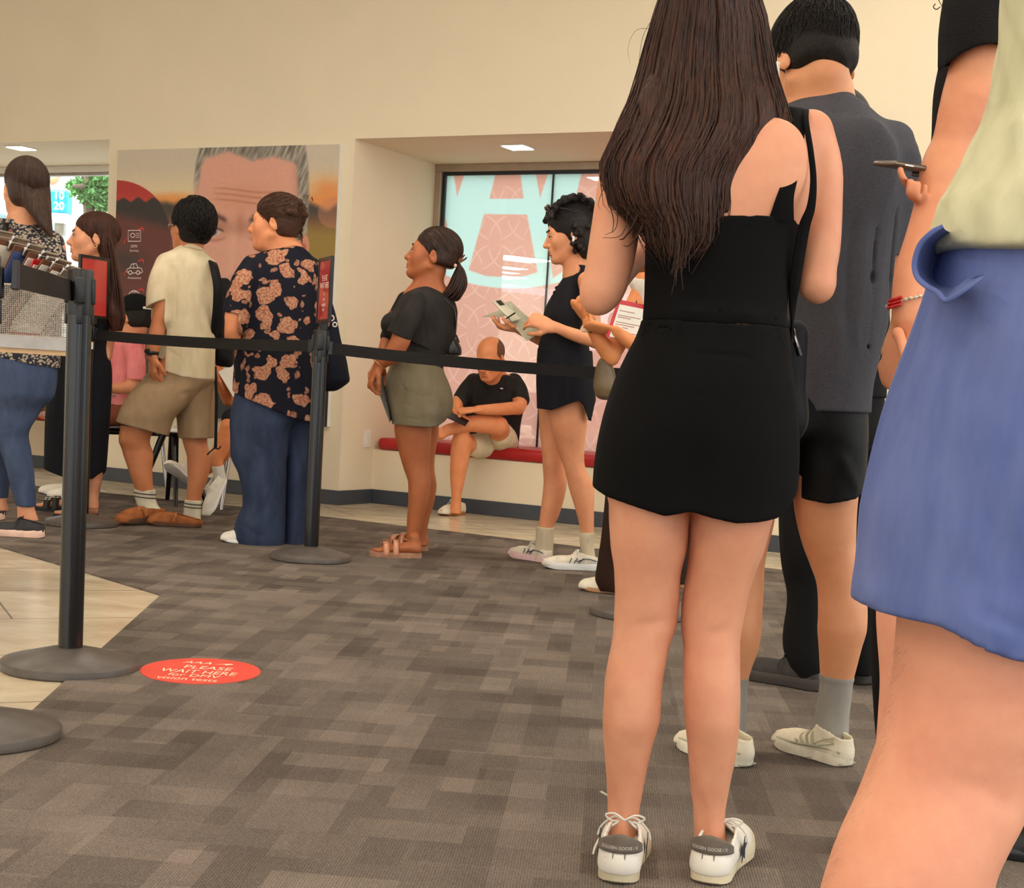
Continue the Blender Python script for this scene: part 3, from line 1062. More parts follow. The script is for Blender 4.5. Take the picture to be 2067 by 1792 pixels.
    for (s_, x, y, h) in (('DMV', 271, 500, .021), ('Services', 271, 508, .018), ('Automotive', 271.5, 563, .018)):
        text_mesh('caption', s_, pp(x, y), UU, ZZ, h, wht, root, 'CENTER', depth=.0)
    return root


poster()


# ------------------------------------------------------------------ queue posts
def stanchion(foot, ztop, label, slots=(0, 90, 180, 270), yaw=0.0, r=.178):
    root = empty('queue_post', foot, label, 'queue post', None)
    c = np.array([foot[0], foot[1], foot[2]])
    m_ = MB(); m_.lathe(c, [(r - .004, 0), (r, .004), (r, .021), (r - .004, .026), (.05, .058), (.036, .060), (.0, .060)], 72)
    m_.build('base', M['base_metal'], root, smooth=True)
    zt = ztop - foot[2]
    m_ = MB(); m_.lathe(c, [(.0315, .058), (.0315, zt - .115)], 40); m_.build('pole', M['black_metal'], root, smooth=True)
    m_ = MB(); m_.lathe(c, [(.033, zt - .116), (.0335, zt - .112), (.0335, zt - .004), (.031, zt), (.012, zt + .001), (0, zt + .001)], 40); hd = m_.build('head', M['black_plastic'], root, smooth=True)
    for a in slots:
        d = rotz(yaw + math.radians(a)) @ np.array([1.0, 0, 0])
        R_ = rotz(yaw + math.radians(a))
        m_ = MB()
        m_.rbox(c + d * .0325 + np.array([0, 0, zt - .055]), (.012, .03, .066), .004, R_)
        m_.rbox(c + d * .0325 + np.array([0, 0, zt - .115]), (.008, .016, .05), .003, R_)
        m_.build('belt_slot', M['black_plastic'], hd, smooth=True)
    return root


def belt(root, p, q, sag=.0, w=.05, name='belt'):
    p, q = np.asarray(p), np.asarray(q)
    d = q - p; d[2] = 0; L = np.linalg.norm(d); d /= L
    nrm = np.array([-d[1], d[0], 0])
    m_ = MB(); n = 14; vs = []
    for i in range(n + 1):
        t_ = i / n
        c = p + (q - p) * t_ - np.array([0, 0, sag * 4 * t_ * (1 - t_)])
        tw = .004 * math.sin(t_ * 9)
        for (sy, sz) in ((-.0012, -w / 2), (.0012, -w / 2), (.0012, w / 2), (-.0012, w / 2)):
            vs.append(c + nrm * (sy + tw * sz / w) + np.array([0, 0, sz]))
    fs = [(i * 4 + j, i * 4 + (j + 1) % 4, i * 4 + 4 + (j + 1) % 4, i * 4 + 4 + j) for i in range(n) for j in range(4)] + [(3, 2, 1, 0), (n * 4, n * 4 + 1, n * 4 + 2, n * 4 + 3)]
    m_._add(vs, fs)
    b = m_.build(name, M['belt'], root)
    for (e, s_) in ((p, 1), (q, -1)):
        m2 = MB(); m2.rbox(e + d * s_ * .008, (.022, .014, w + .008), .003, np.stack([d, nrm, ZZ], 1)); m2.build('belt_clip', M['black_plastic'], b)
    return b


CZ = .006
f1, f2, f3, f4, f5, f6 = flo(141, 1350), flo(627, 1132), flo(165, 1062), flo(-52, 1486, CZ), flo(1287, 1243, CZ), flo(1447, 1183, CZ)
f2[2] = CZ; f3[2] = CZ
def topz(f, y, x): return at(x, y, f[1])[2]
z1, z2 = topz(f1, 544, 167), topz(f2, 666, 650)
z4 = topz(f4, 514, -5)
st1 = stanchion(f1, z1, 'tall black queue post with worn round base beside the red floor sticker', yaw=.25)
st2 = stanchion(f2, z2, 'black queue post with small red sign in front of the paisley shirt', yaw=.1)
st3 = stanchion(f3, z2, 'black queue post with framed sign, mostly hidden behind the nearest black post', yaw=.1)
st4 = stanchion(f4, z4, 'nearest black queue post cut by the left edge of the photo', yaw=.6)
st5 = stanchion(f5, z2, 'black queue post behind the longhaired person, only its base edge showing', yaw=.1)
st6 = stanchion(f6, z2, 'black queue post hidden behind the person in the black skirt', yaw=.1)
def hp(f, z, dx, dy=0.0): return np.array([f[0] + dx, f[1] + dy, z])
belt(st4, at(30, 555, f4[1] - .02), at(146, 587, f1[1] - .0), .0, .052)
belt(st3, hp(f3, topz(f3, 676, 205), .036), hp(f2, topz(f2, 698, 632), -.036), .012)
belt(st2, hp(f2, topz(f2, 703, 670), .036), hp(f6, topz(f6, 762, 1440), -.036), .02)


def sign(root_label, c, half, ang, z0, z1, lines, post):
    """small framed sign standing on a post head"""
    d = np.array([math.cos(ang), math.sin(ang), 0.0]); n = np.array([d[1], -d[0], 0.0])
    if n @ (CAM - c) < 0: d, n = -d, -n
    root = empty('sign_frame', (c[0], c[1], z0 - .03), root_label, 'sign')
    R_ = np.stack([d, -n, ZZ], 1)
    m_ = MB(); w = .014
    cc = np.array([c[0], c[1], 0])
    for (a, b, x, y) in ((-half, half, z0, z0 + w), (-half, half, z1 - w, z1), (-half, -half + w, z0 + w, z1 - w), (half - w, half, z0 + w, z1 - w)):
        m_.box(cc + d * (a + b) / 2 + ZZ * (x + y) / 2, (b - a, .014, y - x), R_)
    m_.build('frame', M['black_metal'], root)
    m_ = MB(); m_.box(cc + ZZ * (z0 - .014), (.03, .03, .03), R_); m_.build('mount', M['black_metal'], root)
    red = plain('red sign card', (190, 52, 50), .2, var=.02, coat=.6)
    m_ = MB(); m_.box(cc + ZZ * (z0 + z1) / 2, (half * 2 - 2 * w, .006, z1 - z0 - 2 * w), R_); cd = m_.build('sign_card', red, root)
    for (s_, zf, h) in lines:
        text_mesh('lettering', s_, cc + n * .0036 + ZZ * (z0 + (z1 - z0) * zf), d, ZZ, h, M['paper'], cd, 'CENTER', depth=0, xscale=.8)
    return root


zs0 = topz(f2, 651, 650); zs1 = topz(f2, 519, 656)
sign('small red framed sign seen nearly edge on beside the paisley shirt', np.array([at(656, 585, f2[1])[0], f2[1], 0]), .108, math.radians(-68), zs0, zs1,
     [('PLEASE', .64, .026), ('WAIT HERE', .53, .026), ('for', .42, .018), ('next', .335, .018), ('available', .25, .018), ('clerk', .175, .018)], st2)
zs0 = topz(f3, 642, 188); zs1 = topz(f3, 517, 188)
sign('reddish framed sign at the left in front of the dark dress', np.array([at(189, 580, f3[1])[0], f3[1], 0]), .108, math.radians(66), zs0, zs1, [], st3)


# ------------------------------------------------------------------ floor sticker
def sticker():
    c = flo(405.5, 1354, CZ)
    rx = 118.5 * mpp(c); ry = (flo(405, 1328.5, CZ)[1] - flo(405, 1381.5, CZ)[1]) / 2
    yaw = -.035
    R_ = rotz(yaw)
    red = plain('red floor vinyl', (226, 70, 52), .5, var=.01)
    root = None
    m_ = MB(); m_.lathe((0, 0, 0), [(1, 0), (1, .0012), (.999, .0016), (0, .0016)], 72)
    v = np.array(m_.v) * np.array([rx, ry, 1]); m_.v = [tuple(c + R_ @ a) for a in v]
    root = m_.build('floor_sticker', red, None, loc=c)
    tag(root, 'round red floor sticker with white lettering on the carpet', 'floor sticker')
    cream = plain('cream print', (240, 222, 190), .6, var=.01)
    X, Yv = R_ @ np.array([1.0, 0, 0]), R_ @ np.array([0, 1.0, 0])
    def row(y): return (flo(405, y, CZ)[1] - c[1])
    for (s_, yb, h, xs, dx) in (('PLEASE', 1351.2, .043, .92, .01), ('WAIT HERE', 1360.8, .046, .80, .0), ('for DMV', 1367.8, .036, .98, .0), ('vision tests', 1375.4, .036, .92, -.005)):
        text_mesh('lettering', s_, c + Yv * row(yb) + X * dx + ZZ * .0019, X, Yv, h, cream, root, 'CENTER', depth=.0, xscale=xs * .78, bold=.0)
    text_mesh('emblem', 'AAA', c + Yv * row(1341.0) + X * -.035 + ZZ * .0019, X, Yv, .032, cream, root, 'CENTER', depth=.0, xscale=.9, shear=.3)
    m_ = MB(); p0 = c + Yv * row(1340) + X * .012 + ZZ * .0019
    m_.poly([p0 + X * .0, p0 + X * .045 + Yv * .02, p0 + X * .052 + Yv * .012, p0 + X * .034 - Yv * .004, p0 + X * .028 + Yv * .006])
    m_.build('emblem_swoosh', cream, root)


sticker()


# ------------------------------------------------------------------ outside the clear window
M['canopy'] = plain('white canopy panel', (242, 244, 244), .4, var=.01)
M['cyan'] = plain('bright blue sign panel', (40, 190, 226), .4, var=.01)
M['pale_blue'] = plain('pale blue wall', (172, 206, 214), .6, var=.02)
M['pave'] = plain('pale concrete paving', (204, 202, 196), .9, var=.03, scale=2)
pa, pb = wp(-30, DEP * .9 + .01, -.14), wp(30, DEP * .9 + .01, -.14)
mb = MB(); mb.prism([pa, pb, pb + NN * 60, pa + NN * 60], (0, 0, .06)); tag(mb.build('paving', M['pave'], kind='structure'), 'pale paving outside')
YB = 24.0
def ob(x0, x1, y0, y1, Y, d=.5):
    a, b = at(x0, y1, Y), at(x1, y0, Y)
    return np.array([(a[0] + b[0]) / 2, Y + d / 2, (a[2] + b[2]) / 2]), (abs(b[0] - a[0]), d, abs(b[2] - a[2]))
r = empty('fuel_canopy', np.array([at(60, 400, YB)[0], YB + 2, 0]), 'white canopy with a blue and orange emblem outside the window', 'canopy')
c_, s_ = ob(-160, 172, 318, 376, YB, 5.0); m_ = MB(); m_.box(c_, s_); m_.build('roof', M['canopy'], r)
for x in (-60, 150):
    p_ = at(x, 400, YB + 2.4); m_ = MB(); m_.box((p_[0], YB + 2.4, c_[2] / 2), (.35, .35, c_[2] - s_[2])); m_.build('column', M['canopy'], r)
m_ = MB(); e_ = at(100, 347, YB - .03); m_.lathe(e_, [(.16, 0), (.16, .03), (0, .03)], 32, rotx(math.pi / 2)); m_.build('emblem', plain('blue emblem', (58, 112, 206), .4), r)
m_ = MB(); m_.tube([at(x, y, YB - .08) for x, y in spline([(92, 366), (103, 366), (112, 360), (117, 350)], 12)], [.01 + .05 * math.sin(math.pi * i / 11) for i in range(12)], 8); m_.build('emblem_arc', plain('orange emblem', (240, 170, 130), .4), r)
r = empty('price_sign', np.array([at(118, 430, 20)[0], 20, 0]), 'blue sign with large white numbers seen through the window', 'sign')
c_, s_ = ob(96, 136, 384, 428, 20, .25); m_ = MB(); m_.box(c_, s_); pn = m_.build('panel', M['cyan'], r, bevel=.03)
c2, s2 = ob(98, 137, 430, 448, 20, .25); m_ = MB(); m_.box(c2, s2); m_.build('lower_panel', M['canopy'], r, bevel=.03)
m_ = MB(); m_.box((c_[0], 20.15, c2[2] / 2), (.12, .1, c2[2])); m_.build('post', M['alu'], r)
for (s_, y) in (('10', 402), ('20', 423)):
    text_mesh('number', s_, at(119, y, 19.97), (1, 0, 0), (0, 0, 1), .105, M['canopy'], pn, 'CENTER', depth=0.01, bold=.03)
r = empty('roadside_building', np.array([at(80, 500, 34)[0], 36, 0]), 'pale low building across the road outside the window', 'building')
c_, s_ = ob(-300, 420, 404, 640, 34, 4); m_ = MB(); m_.box(c_, s_); m_.build('wall', M['pale_blue'], r)
for (x0, x1, y0, y1) in ((-40, 10, 404, 434), (139, 164, 428, 447), (170, 196, 433, 450), (109, 127, 450, 466), (131, 150, 452, 468), (160, 186, 456, 470)):
    c_, s_ = ob(x0, x1, y0, y1, 33.95, .1); m_ = MB(); m_.box(c_, s_); m_.build('window', plain('dull glass', (128, 160, 172), .2), r)
# street tree
tr_ = empty('street_tree', np.array([at(185, 430, 15)[0], 15, 0]), 'green leafy tree outside the clear window', 'tree')
bark = plain('bark', (120, 104, 92), .9, var=.1, bump=.4, bscale=30)
b0 = np.array([at(187, 430, 15)[0], 15, -.1])
m_ = MB(); m_.tube(spline([b0, b0 + [.02, 0, 1.1], at(178, 392, 15), at(170, 352, 15), at(166, 320, 15)], 14), list(np.linspace(.07, .03, 14)), 10)
m_.tube(spline([at(178, 392, 15), at(196, 372, 15.2), at(210, 350, 15.3)], 8), list(np.linspace(.05, .02, 8)), 8)
m_.tube(spline([at(176, 380, 15), at(160, 376, 14.8), at(146, 376, 14.7)], 8), list(np.linspace(.035, .012, 8)), 8)
m_.build('trunk', bark, tr_, smooth=True)
leafm = plain('green leaves', (104, 164, 96), .6, var=.16, scale=3)
random.seed(11); vs, fs = [], []
for (x, y, rr, n_) in ((188, 392, 30, 520), (207, 372, 26, 420), (160, 380, 22, 220), (146, 376, 12, 80), (200, 352, 20, 220), (206, 410, 22, 240), (198, 440, 14, 90), (182, 330, 40, 200)):
    c_ = at(x, y, 15.0); k_ = mpp(c_)
    for i in range(n_):
        a = np.array([random.gauss(0, 1), random.gauss(0, 1), random.gauss(0, .8)]); a = a / np.linalg.norm(a) * rr * k_ * random.random() ** .45
        p = c_ + a
        t1 = np.array([random.gauss(0, 1) for _ in range(3)]); t1 /= np.linalg.norm(t1)
        t2 = np.cross(t1, [random.gauss(0, 1) for _ in range(3)]); t2 /= np.linalg.norm(t2)
        L_, w_ = random.uniform(.03, .055), random.uniform(.012, .02)
        n0 = len(vs); vs += [p - t1 * L_, p + t2 * w_ + t1 * .005, p + t1 * L_, p - t2 * w_ + t1 * .005]; fs.append((n0, n0 + 1, n0 + 2, n0 + 3))
o_ = mesh_obj('foliage', vs, fs, leafm, tr_, False); tag(o_, kind='stuff')

# ------------------------------------------------------------------ daylight
w = bpy.data.worlds.new('daylight'); SC.world = w; w.use_nodes = True
nt = w.node_tree
bg = nt.nodes['Background']
bg.inputs['Color'].default_value = (.93, .98, 1.0, 1)
bg.inputs['Strength'].default_value = 1.35
sd = bpy.data.lights.new('sun', 'SUN'); sd.energy = 2.6; sd.angle = .02; sd.color = (1, .96, .9)
so = bpy.data.objects.new('sun', sd); COL.objects.link(so)
so.rotation_euler = Vector((.25, .6, -.8)).to_track_quat('-Z', 'Y').to_euler()
SC.view_settings.exposure = 0.82
# ------------------------------------------------------------------ people: shared builders
def tubes(paths, n=5, flat=1.0, close=True):
    """many thin tapered tubes as one vertex/face set; paths = [(pts (m,3), radii (m))]"""
    VS, QS, o = [], [], 0
    for P, R in paths:
        P = np.asarray(P); m = len(P); R = np.broadcast_to(np.asarray(R, float), (m,))
        T = np.gradient(P, axis=0); T /= np.linalg.norm(T, axis=1)[:, None] + 1e-9
        ref = np.array([0, -1.0, 0.001])
        A = ref - T * (T @ ref)[:, None]; A /= np.linalg.norm(A, axis=1)[:, None] + 1e-9
        B = np.cross(T, A)
        a = np.arange(n) * 2 * math.pi / n
        V = P[:, None, :] + R[:, None, None] * (flat * np.cos(a)[None, :, None] * A[:, None, :] + np.sin(a)[None, :, None] * B[:, None, :])
        VS.append(V.reshape(-1, 3))
        i = np.arange(m - 1)[:, None] * n; j = np.arange(n)[None, :]; k = (j + 1) % n
        QS.append((np.stack([i + j, i + k, i + n + k, i + n + j], -1).reshape(-1, 4)) + o)
        o += m * n
    return np.concatenate(VS), np.concatenate(QS)


def fuse(*sets):
    VS, QS, o = [], [], 0
    for V, Q in sets:
        VS.append(V); QS.append(Q + o); o += len(V)
    return np.concatenate(VS), np.concatenate(QS)


def hair_obj(root, f, mat, *extra):
    V, Q = f.mesh(); V = relaxed(V, Q, 1)
    V, Q = fuse((V, Q), *extra)
    return mesh_obj('hair', V, Q, mat, root)


class Head:
    """a head: frame R (columns right, face-forward, up), centre C at eye level, size s"""
    def __init__(s, C, yaw, pitch=0, roll=0, size=1.0):
        s.C = np.asarray(C, float); s.s = size
        s.R = rotz(math.radians(yaw)) @ rotx(math.radians(pitch)) @ roty(math.radians(roll))
    def L(s, x, y, z): return s.C + s.R @ (np.array([x, y, z]) * s.s)
    def e(s, f, c, r, k=.012, op='add', tilt=None):
        R = s.R if tilt is None else s.R @ tilt
        f.ell(s.L(*c), np.array(r) * s.s, R, k * s.s, op)
    def k(s, f, a, b, ra, rb, k=.01, op='add', **q): f.cone(s.L(*a), s.L(*b), ra * s.s, rb * s.s, k * s.s, op=op, **q)
    def skin(s, f, jaw=1.0, nose=1.0, neck=None, full=0.0, lips=1.0, ears=True, chin=1.0):
        s.e(f, (0, -.012, .040), (.076, .097, .086), .02)
        s.e(f, (0, .030, -.028), (.063, .064, .088), .03)
        s.e(f, (0, .040, -.070), (.050 * jaw, .046, .042), .025)
        s.k(f, (-.01, .077, -.097), (.01, .077, -.097), .017 * chin, .017 * chin, .022)
        for x in (-1, 1):
            s.e(f, (x * .040, .058, -.024), (.024 + full * .5, .026, .026 + full), .025)
            s.k(f, (x * .056 * jaw, -.002, -.05), (x * .022, .066, -.092), .018, .016, .025)
            s.e(f, (x * .033, .105, .002), (.016, .020, .010), .014, 'sub')
            s.e(f, (x * .031, .080, .001), (.0135, .0125, .0125), .004)
        s.k(f, (-.036, .080, .023), (.036, .080, .023), .011, .011, .018)
        s.k(f, (0, .089, .010), (0, .101 + .008 * nose, -.030), .0085, .0120, .012)
        s.e(f, (0, .102 + .010 * nose, -.034), (.0125, .0110, .0100), .008)
        for x in (-1, 1): s.e(f, (x * .0125, .098, -.037), (.0085, .011, .008), .007)
        s.e(f, (0, .085, -.062), (.026, .017, .022), .014)
        s.k(f, (-.017, .094, -.0605), (.017, .094, -.0605), .0058 * lips, .0058 * lips, .005)
        s.k(f, (-.014, .093, -.0725), (.014, .093, -.0725), .0068 * lips, .0068 * lips, .005)
        s.k(f, (-.022, .098, -.0665), (.022, .098, -.0665), .0026, .0026, .004, 'sub')
        s.k(f, (-.012, .096, -.083), (.012, .096, -.083), .006, .006, .008, 'sub')
        if ears:
            for x in (-1, 1):
                T = rotx(math.radians(-14)) @ rotz(math.radians(-x * 22))
                s.e(f, (x * .0785, -.012, -.006), (.008, .019, .031), .006, tilt=T)
                s.e(f, (x * .0885, -.007, .000), (.0075, .011, .019), .004, 'sub', tilt=T)
                s.e(f, (x * .080, .004, -.008), (.005, .006, .010), .004, tilt=T)
    def face_parts(s, root, brow, lip=None, iris=(48, 32, 24), browh=1.0, lid=0.0, mats=None):
        w_ = M.setdefault('eye_white', plain('eye white', (226, 216, 206), .25, var=.01))
        ir = M.setdefault('iris%d%d%d' % iris, plain('iris', iris, .2, var=.02))
        for x in (-1, 1):
            m_ = MB(); m_.ball(s.L(x * .031, .083, .001), .0118 * s.s, 8); e_ = m_.build('eye', w_, root, smooth=True)
            m_ = MB(); m_.ball(s.L(x * .0305, .0905, .001), .0062 * s.s, 6, None); m_.build('iris', ir, e_, smooth=True)
            # upper lid with its dark lash line
            f = []
            pts = [s.L(x * (.031 + .0145 * math.cos(a)), .0865 + .0085 * math.sin(a), .001 + (.0085 - lid) * math.sin(a) - .001) for a in np.linspace(.05, math.pi - .05, 9)]
            V, Q = tubes([(pts, np.array([.6, 1, 1.3, 1.5, 1.6, 1.5, 1.3, 1, .6]) * .0016 * s.s)], 6)
            mesh_obj('eyelashes', V, Q, M['lash'], e_)
            b = [s.L(x * a, yy, z) for a, yy, z in ((.012, .0945, .0235), (.022, .0955, .0275), (.034, .0915, .0290), (.047, .0790, .0235))]
            V, Q = tubes([(spline(b, 12), np.array([.7, 1, 1.2, 1.3, 1.35, 1.35, 1.3, 1.2, 1.1, .9, .7, .3]) * .0034 * s.s * browh)], 6, .55)
            mesh_obj('eyebrow', V, Q, brow, root)
        if lip is not None:
            u = spline([s.L(-.0215, .0895, -.0665), s.L(-.008, .0985, -.0605), s.L(0, .0995, -.0615), s.L(.008, .0985, -.0605), s.L(.0215, .0895, -.0665)], 15)
            l_ = spline([s.L(-.021, .0895, -.067), s.L(-.008, .0978, -.0735), s.L(0, .0985, -.0740), s.L(.008, .0978, -.0735), s.L(.021, .0895, -.067)], 15)
            pr = np.array([.15, .5, .75, .9, 1, 1, 1, .95, 1, 1, 1, .9, .75, .5, .15])
            V, Q = tubes([(u, pr * .0040 * s.s), (l_, pr * .0050 * s.s)], 7, .8)
            mesh_obj('lips', V, Q, lip, root)
    def strands(s, n, target, L, r, seed=1, away=False, wob=.0, lift=1.0, grow=None, m=9):
        g, hl, side, nape, back, vol = s._cap
        c = np.array([0, -.018 - back, .043]); rad = np.array([.079 + g, .099 + g + back, .090 + g + vol]) * lift
        rg = np.random.RandomState(seed); target = np.array(target, float); out = []
        rej = [((0, .118, hl - .115), (.080, .080, .117))]
        for x in (-1, 1): rej += [((x * .10, .065, -.055), (.062, .064, .087)), ((x * .098, -.004 + side, -.045), (.032, .032, .054))]
        rej = [(np.array(a), np.array(b)) for a, b in rej]
        bad = lambda p: p[2] < nape + .004 or any((((p - a) / b) ** 2).sum() < 1 for a, b in rej)
        tries = 0
        while len(out) < n and tries < n * 6:
            tries += 1
            u = rg.randn(3); u /= np.linalg.norm(u); p = c + u * rad
            if bad(p): continue
            pts = [p]; ln = L * rg.uniform(.6, 1.25); w = rg.randn(3) * wob
            for i in range(m):
                d = (p - target) if away else (target - p)
                nn = (p - c) / rad ** 2; nn /= np.linalg.norm(nn)
                d = d + w * math.sin(i * .9); d -= nn * (d @ nn); d /= np.linalg.norm(d) + 1e-9
                p = p + d * ln / m
                q = (p - c) / rad; p = c + q / np.linalg.norm(q) * rad
                if bad(p): break
                pts.append(p)
            if len(pts) < 4: continue
            k = len(pts); t = np.linspace(0, 1, k)
            out.append((np.array([s.L(*a) for a in pts]), r * s.s * rg.uniform(.6, 1.3) * np.minimum(1, np.minimum(.25 + 3 * t, .2 + (1 - t) * 3))))
        return tubes(out, 5)
    def cap(s, f, grow=.008, hl=.062, side=.0, nape=-.055, back=0.0, vol=0.0, napr=.052):
        """hair over the skull: hl height of the hairline on the forehead, nape its lower edge behind"""
        s._cap = (grow, hl, side, nape, back, vol)
        s.e(f, (0, -.018 - back, .043), (.079 + grow, .099 + grow + back, .090 + grow + vol), .01)
        s.k(f, (-.02, -.045, -.02), (.02, -.045, -.02), napr + grow, napr + grow, .03)
        # face opening
        s.e(f, (0, .118, hl - .115), (.078, .078, .115), .006, 'sub')
        for x in (-1, 1):
            s.e(f, (x * .10, .065, -.055), (.060, .062, .085), .008, 'sub')
            s.e(f, (x * .098, -.004 + side, -.045), (.030, .030, .052), .006, 'sub')
        f.slab(s.L(0, 0, nape - .10), np.array([.2, .2, .10]) * s.s, s.R, .01, .015, 'sub')


M['lash'] = plain('dark lashes', (30, 22, 18), .6, var=.02)


def hand(f, wrist, d, n, side=1, s=1.0, curl=(.35, .4, .45, .5), thumb=.3, spread=.1, k=.006, tout=.75):
    """palm and five bent fingers from the wrist; d finger direction, n where the palm faces, side which way the thumb lies"""
    wrist = np.asarray(wrist, float); d = np.asarray(d, float) / np.linalg.norm(d)
    n = np.asarray(n, float); n = n - d * (n @ d); n /= np.linalg.norm(n)
    t = np.cross(d, n) * side
    P = lambda a, b, c: wrist + s * (a * d + b * t + c * n)
    f.chain([(P(-.012, 0, 0), .027 * s), (P(.018, 0, 0), .030 * s), (P(.05, .001, 0), .038 * s), (P(.082, .0, .001), .040 * s)], .012, n, .40)
    f.cone(P(.01, .018, .006), P(.045, .026, .010), .016 * s, .014 * s, .014)
    for i, (off, ln, r) in enumerate(((.030, .072, .0088), (.0105, .080, .0090), (-.0095, .074, .0086), (-.0285, .058, .0078))):
        p = P(.082 + (.004 if i in (1, 2) else 0), off, 0)
        a = 0.0; sp = spread * (off / .03)
        f.ell(p, (np.array([.0105] * 3) * s), None, k)
        for j, (fr, w) in enumerate(((.45, .9), (.30, 1.15), (.25, .8))):
            a += curl[i] * w
            dd = math.cos(a) * (d * math.cos(sp) + t * math.sin(sp)) + math.sin(a) * n
            q = p + dd * ln * fr * s
            f.cone(p, q, r * s * (1.0 - .09 * j), r * s * (1.0 - .09 * (j + 1)), k)
            p = q
    p = P(.022, .024, .006)
    dirs = [(t * tout + d * .75 + n * .25), (t * (tout - .35 - thumb * .4) + d * .95 + n * (.2 + thumb * .5)), (t * (tout - .7 - thumb * .5) + d * .95 + n * (.2 + thumb * .9))]
    for dd, ln, r0, r1 in zip(dirs, (.040, .034, .027), (.0135, .0115, .0100), (.0118, .0102, .0086)):
        dd = dd / np.linalg.norm(dd); q = p + dd * ln * s
        f.cone(p, q, r0 * s, r1 * s, k); p = q
    return p


def shoe(root, heel, toe, upper, sole, L=None, W=1.0, H=1.0, th=.028, name='shoe', v=.003, lace=None, chunky=0.0, tongue=True, collar=.078, up=(0, 0, 1), outsole=None, label=None):
    """a shoe from the back of the heel to the tip of the toe"""
    heel = np.asarray(heel, float); toe = np.asarray(toe, float)
    X = toe - heel; L0 = np.linalg.norm(X); X /= L0
    L = L or L0
    up = np.asarray(up, float); Z = up - X * (up @ X); Z /= np.linalg.norm(Z); Y = np.cross(Z, X)
    R = np.stack([X, Y, Z], 1); k = L / .285
    P = lambda x, y, z: heel + R @ np.array([x * k, y * W * k, z * H * k])
    f = Field(v)
    f.chain([(P(.034, 0, .036), .0345 * k * W), (P(.09, 0, .036), .0355 * k * W), (P(.150, .0, .030), .0400 * k * W), (P(.205, .001, .024), .0430 * k * W), (P(.240, .002, .019), .0370 * k * W)], .02, Y, 1.0)
    f.cone(P(.036, 0, .030), P(.036, 0, collar + .012), .0345 * k * W, .0300 * k * W, .012)
    f.cone(P(.07, 0, .050), P(.085, 0, collar + .012), .0325 * k * W, .0290 * k * W, .02)
    if tongue: f.cone(P(.125, 0, .045), P(.092, 0, collar + .026), .030 * k * W, .024 * k * W, .012)
    f.ell(P(.258, .003, .020), (.028 * k, .034 * k * W, .024 * k), R, .02)
    f.clip(P(.055, 0, collar), R @ np.array([-.22, 0, 1.0]), .0045, .03)
    f.clip(P(0, 0, th * .55), -Z)
    o = f.build(name, upper, root, 1)
    if label: o['label'] = label
    # sole
    n = 40; ring = []
    def hw(x):
        return float(pchip(np.array([0, .012, .04, .10, .16, .205, .245, .272, .285]), np.array([.008, .026, .0355, .034, .041, .0465, .040, .025, .008]) * (1 + chunky), np.array([x]))[0])
    xs = list(.285 * .5 * (1 - np.cos(np.linspace(0, math.pi, 26))))
    out = [(x - .004 * chunky * 5, hw(x)) for x in xs] + [(x, -hw(x)) for x in xs[::-1][1:-1]]
    rings = []
    for (zz, g) in ((.0, -.004), (.003, -.0005), (th * .5, .0), (th * .9, -.0012), (th, -.003)):
        rg = []
        for x, y in out:
            spring = .014 * max(0, (x - .20) / .085) ** 2 + .004 * max(0, (.03 - x) / .03) ** 2
            sc = 1 + g / .035
            tt = zz * (1.0 + chunky * 1.2 * max(0, 1 - x / .12)) if zz > .004 else zz
            rg.append(P(.14 + (x - .14) * (1 + g / .14), y * sc, (tt + spring) / H))
        rings.append(rg)
    m = len(out)
    vs = [p for rg in rings for p in rg]
    fs = [(i * m + j, i * m + (j + 1) % m, (i + 1) * m + (j + 1) % m, (i + 1) * m + j) for i in range(4) for j in range(m)] + [tuple(range(m - 1, -1, -1)), tuple(4 * m + j for j in range(m))]
    mb = MB(); mb._add(vs, fs); mb.build('sole', sole, o, smooth=True)
    if lace is not None:
        ps = []
        for i in range(5):
            x = .112 + .019 * i; z = .083 - .0088 * i * 1.05
            for sg in (-1, 1):
                ps.append((spline([P(x, -.021 * sg, z - .008), P(x + .004, 0, z + .004), P(x + .010, .021 * sg, z - .012)], 8), .0022))
        b = P(.108, 0, .088)
        for sg in (-1, 1):
            ps.append((spline([b, P(.108, .018 * sg, .099), P(.118, .034 * sg, .092), P(.116, .022 * sg, .083), P(.112, .006 * sg, .086)], 14), .002))
            ps.append((spline([b, P(.115, .018 * sg, .092), P(.13, .040 * sg, .068), P(.128, .046 * sg, .05)], 10), .002))
        V, Q = tubes(ps, 5)
        mesh_obj('laces', V, Q, lace, o)
    return o, P, R


def person(base, label):
    return empty('person', base, label, 'person')


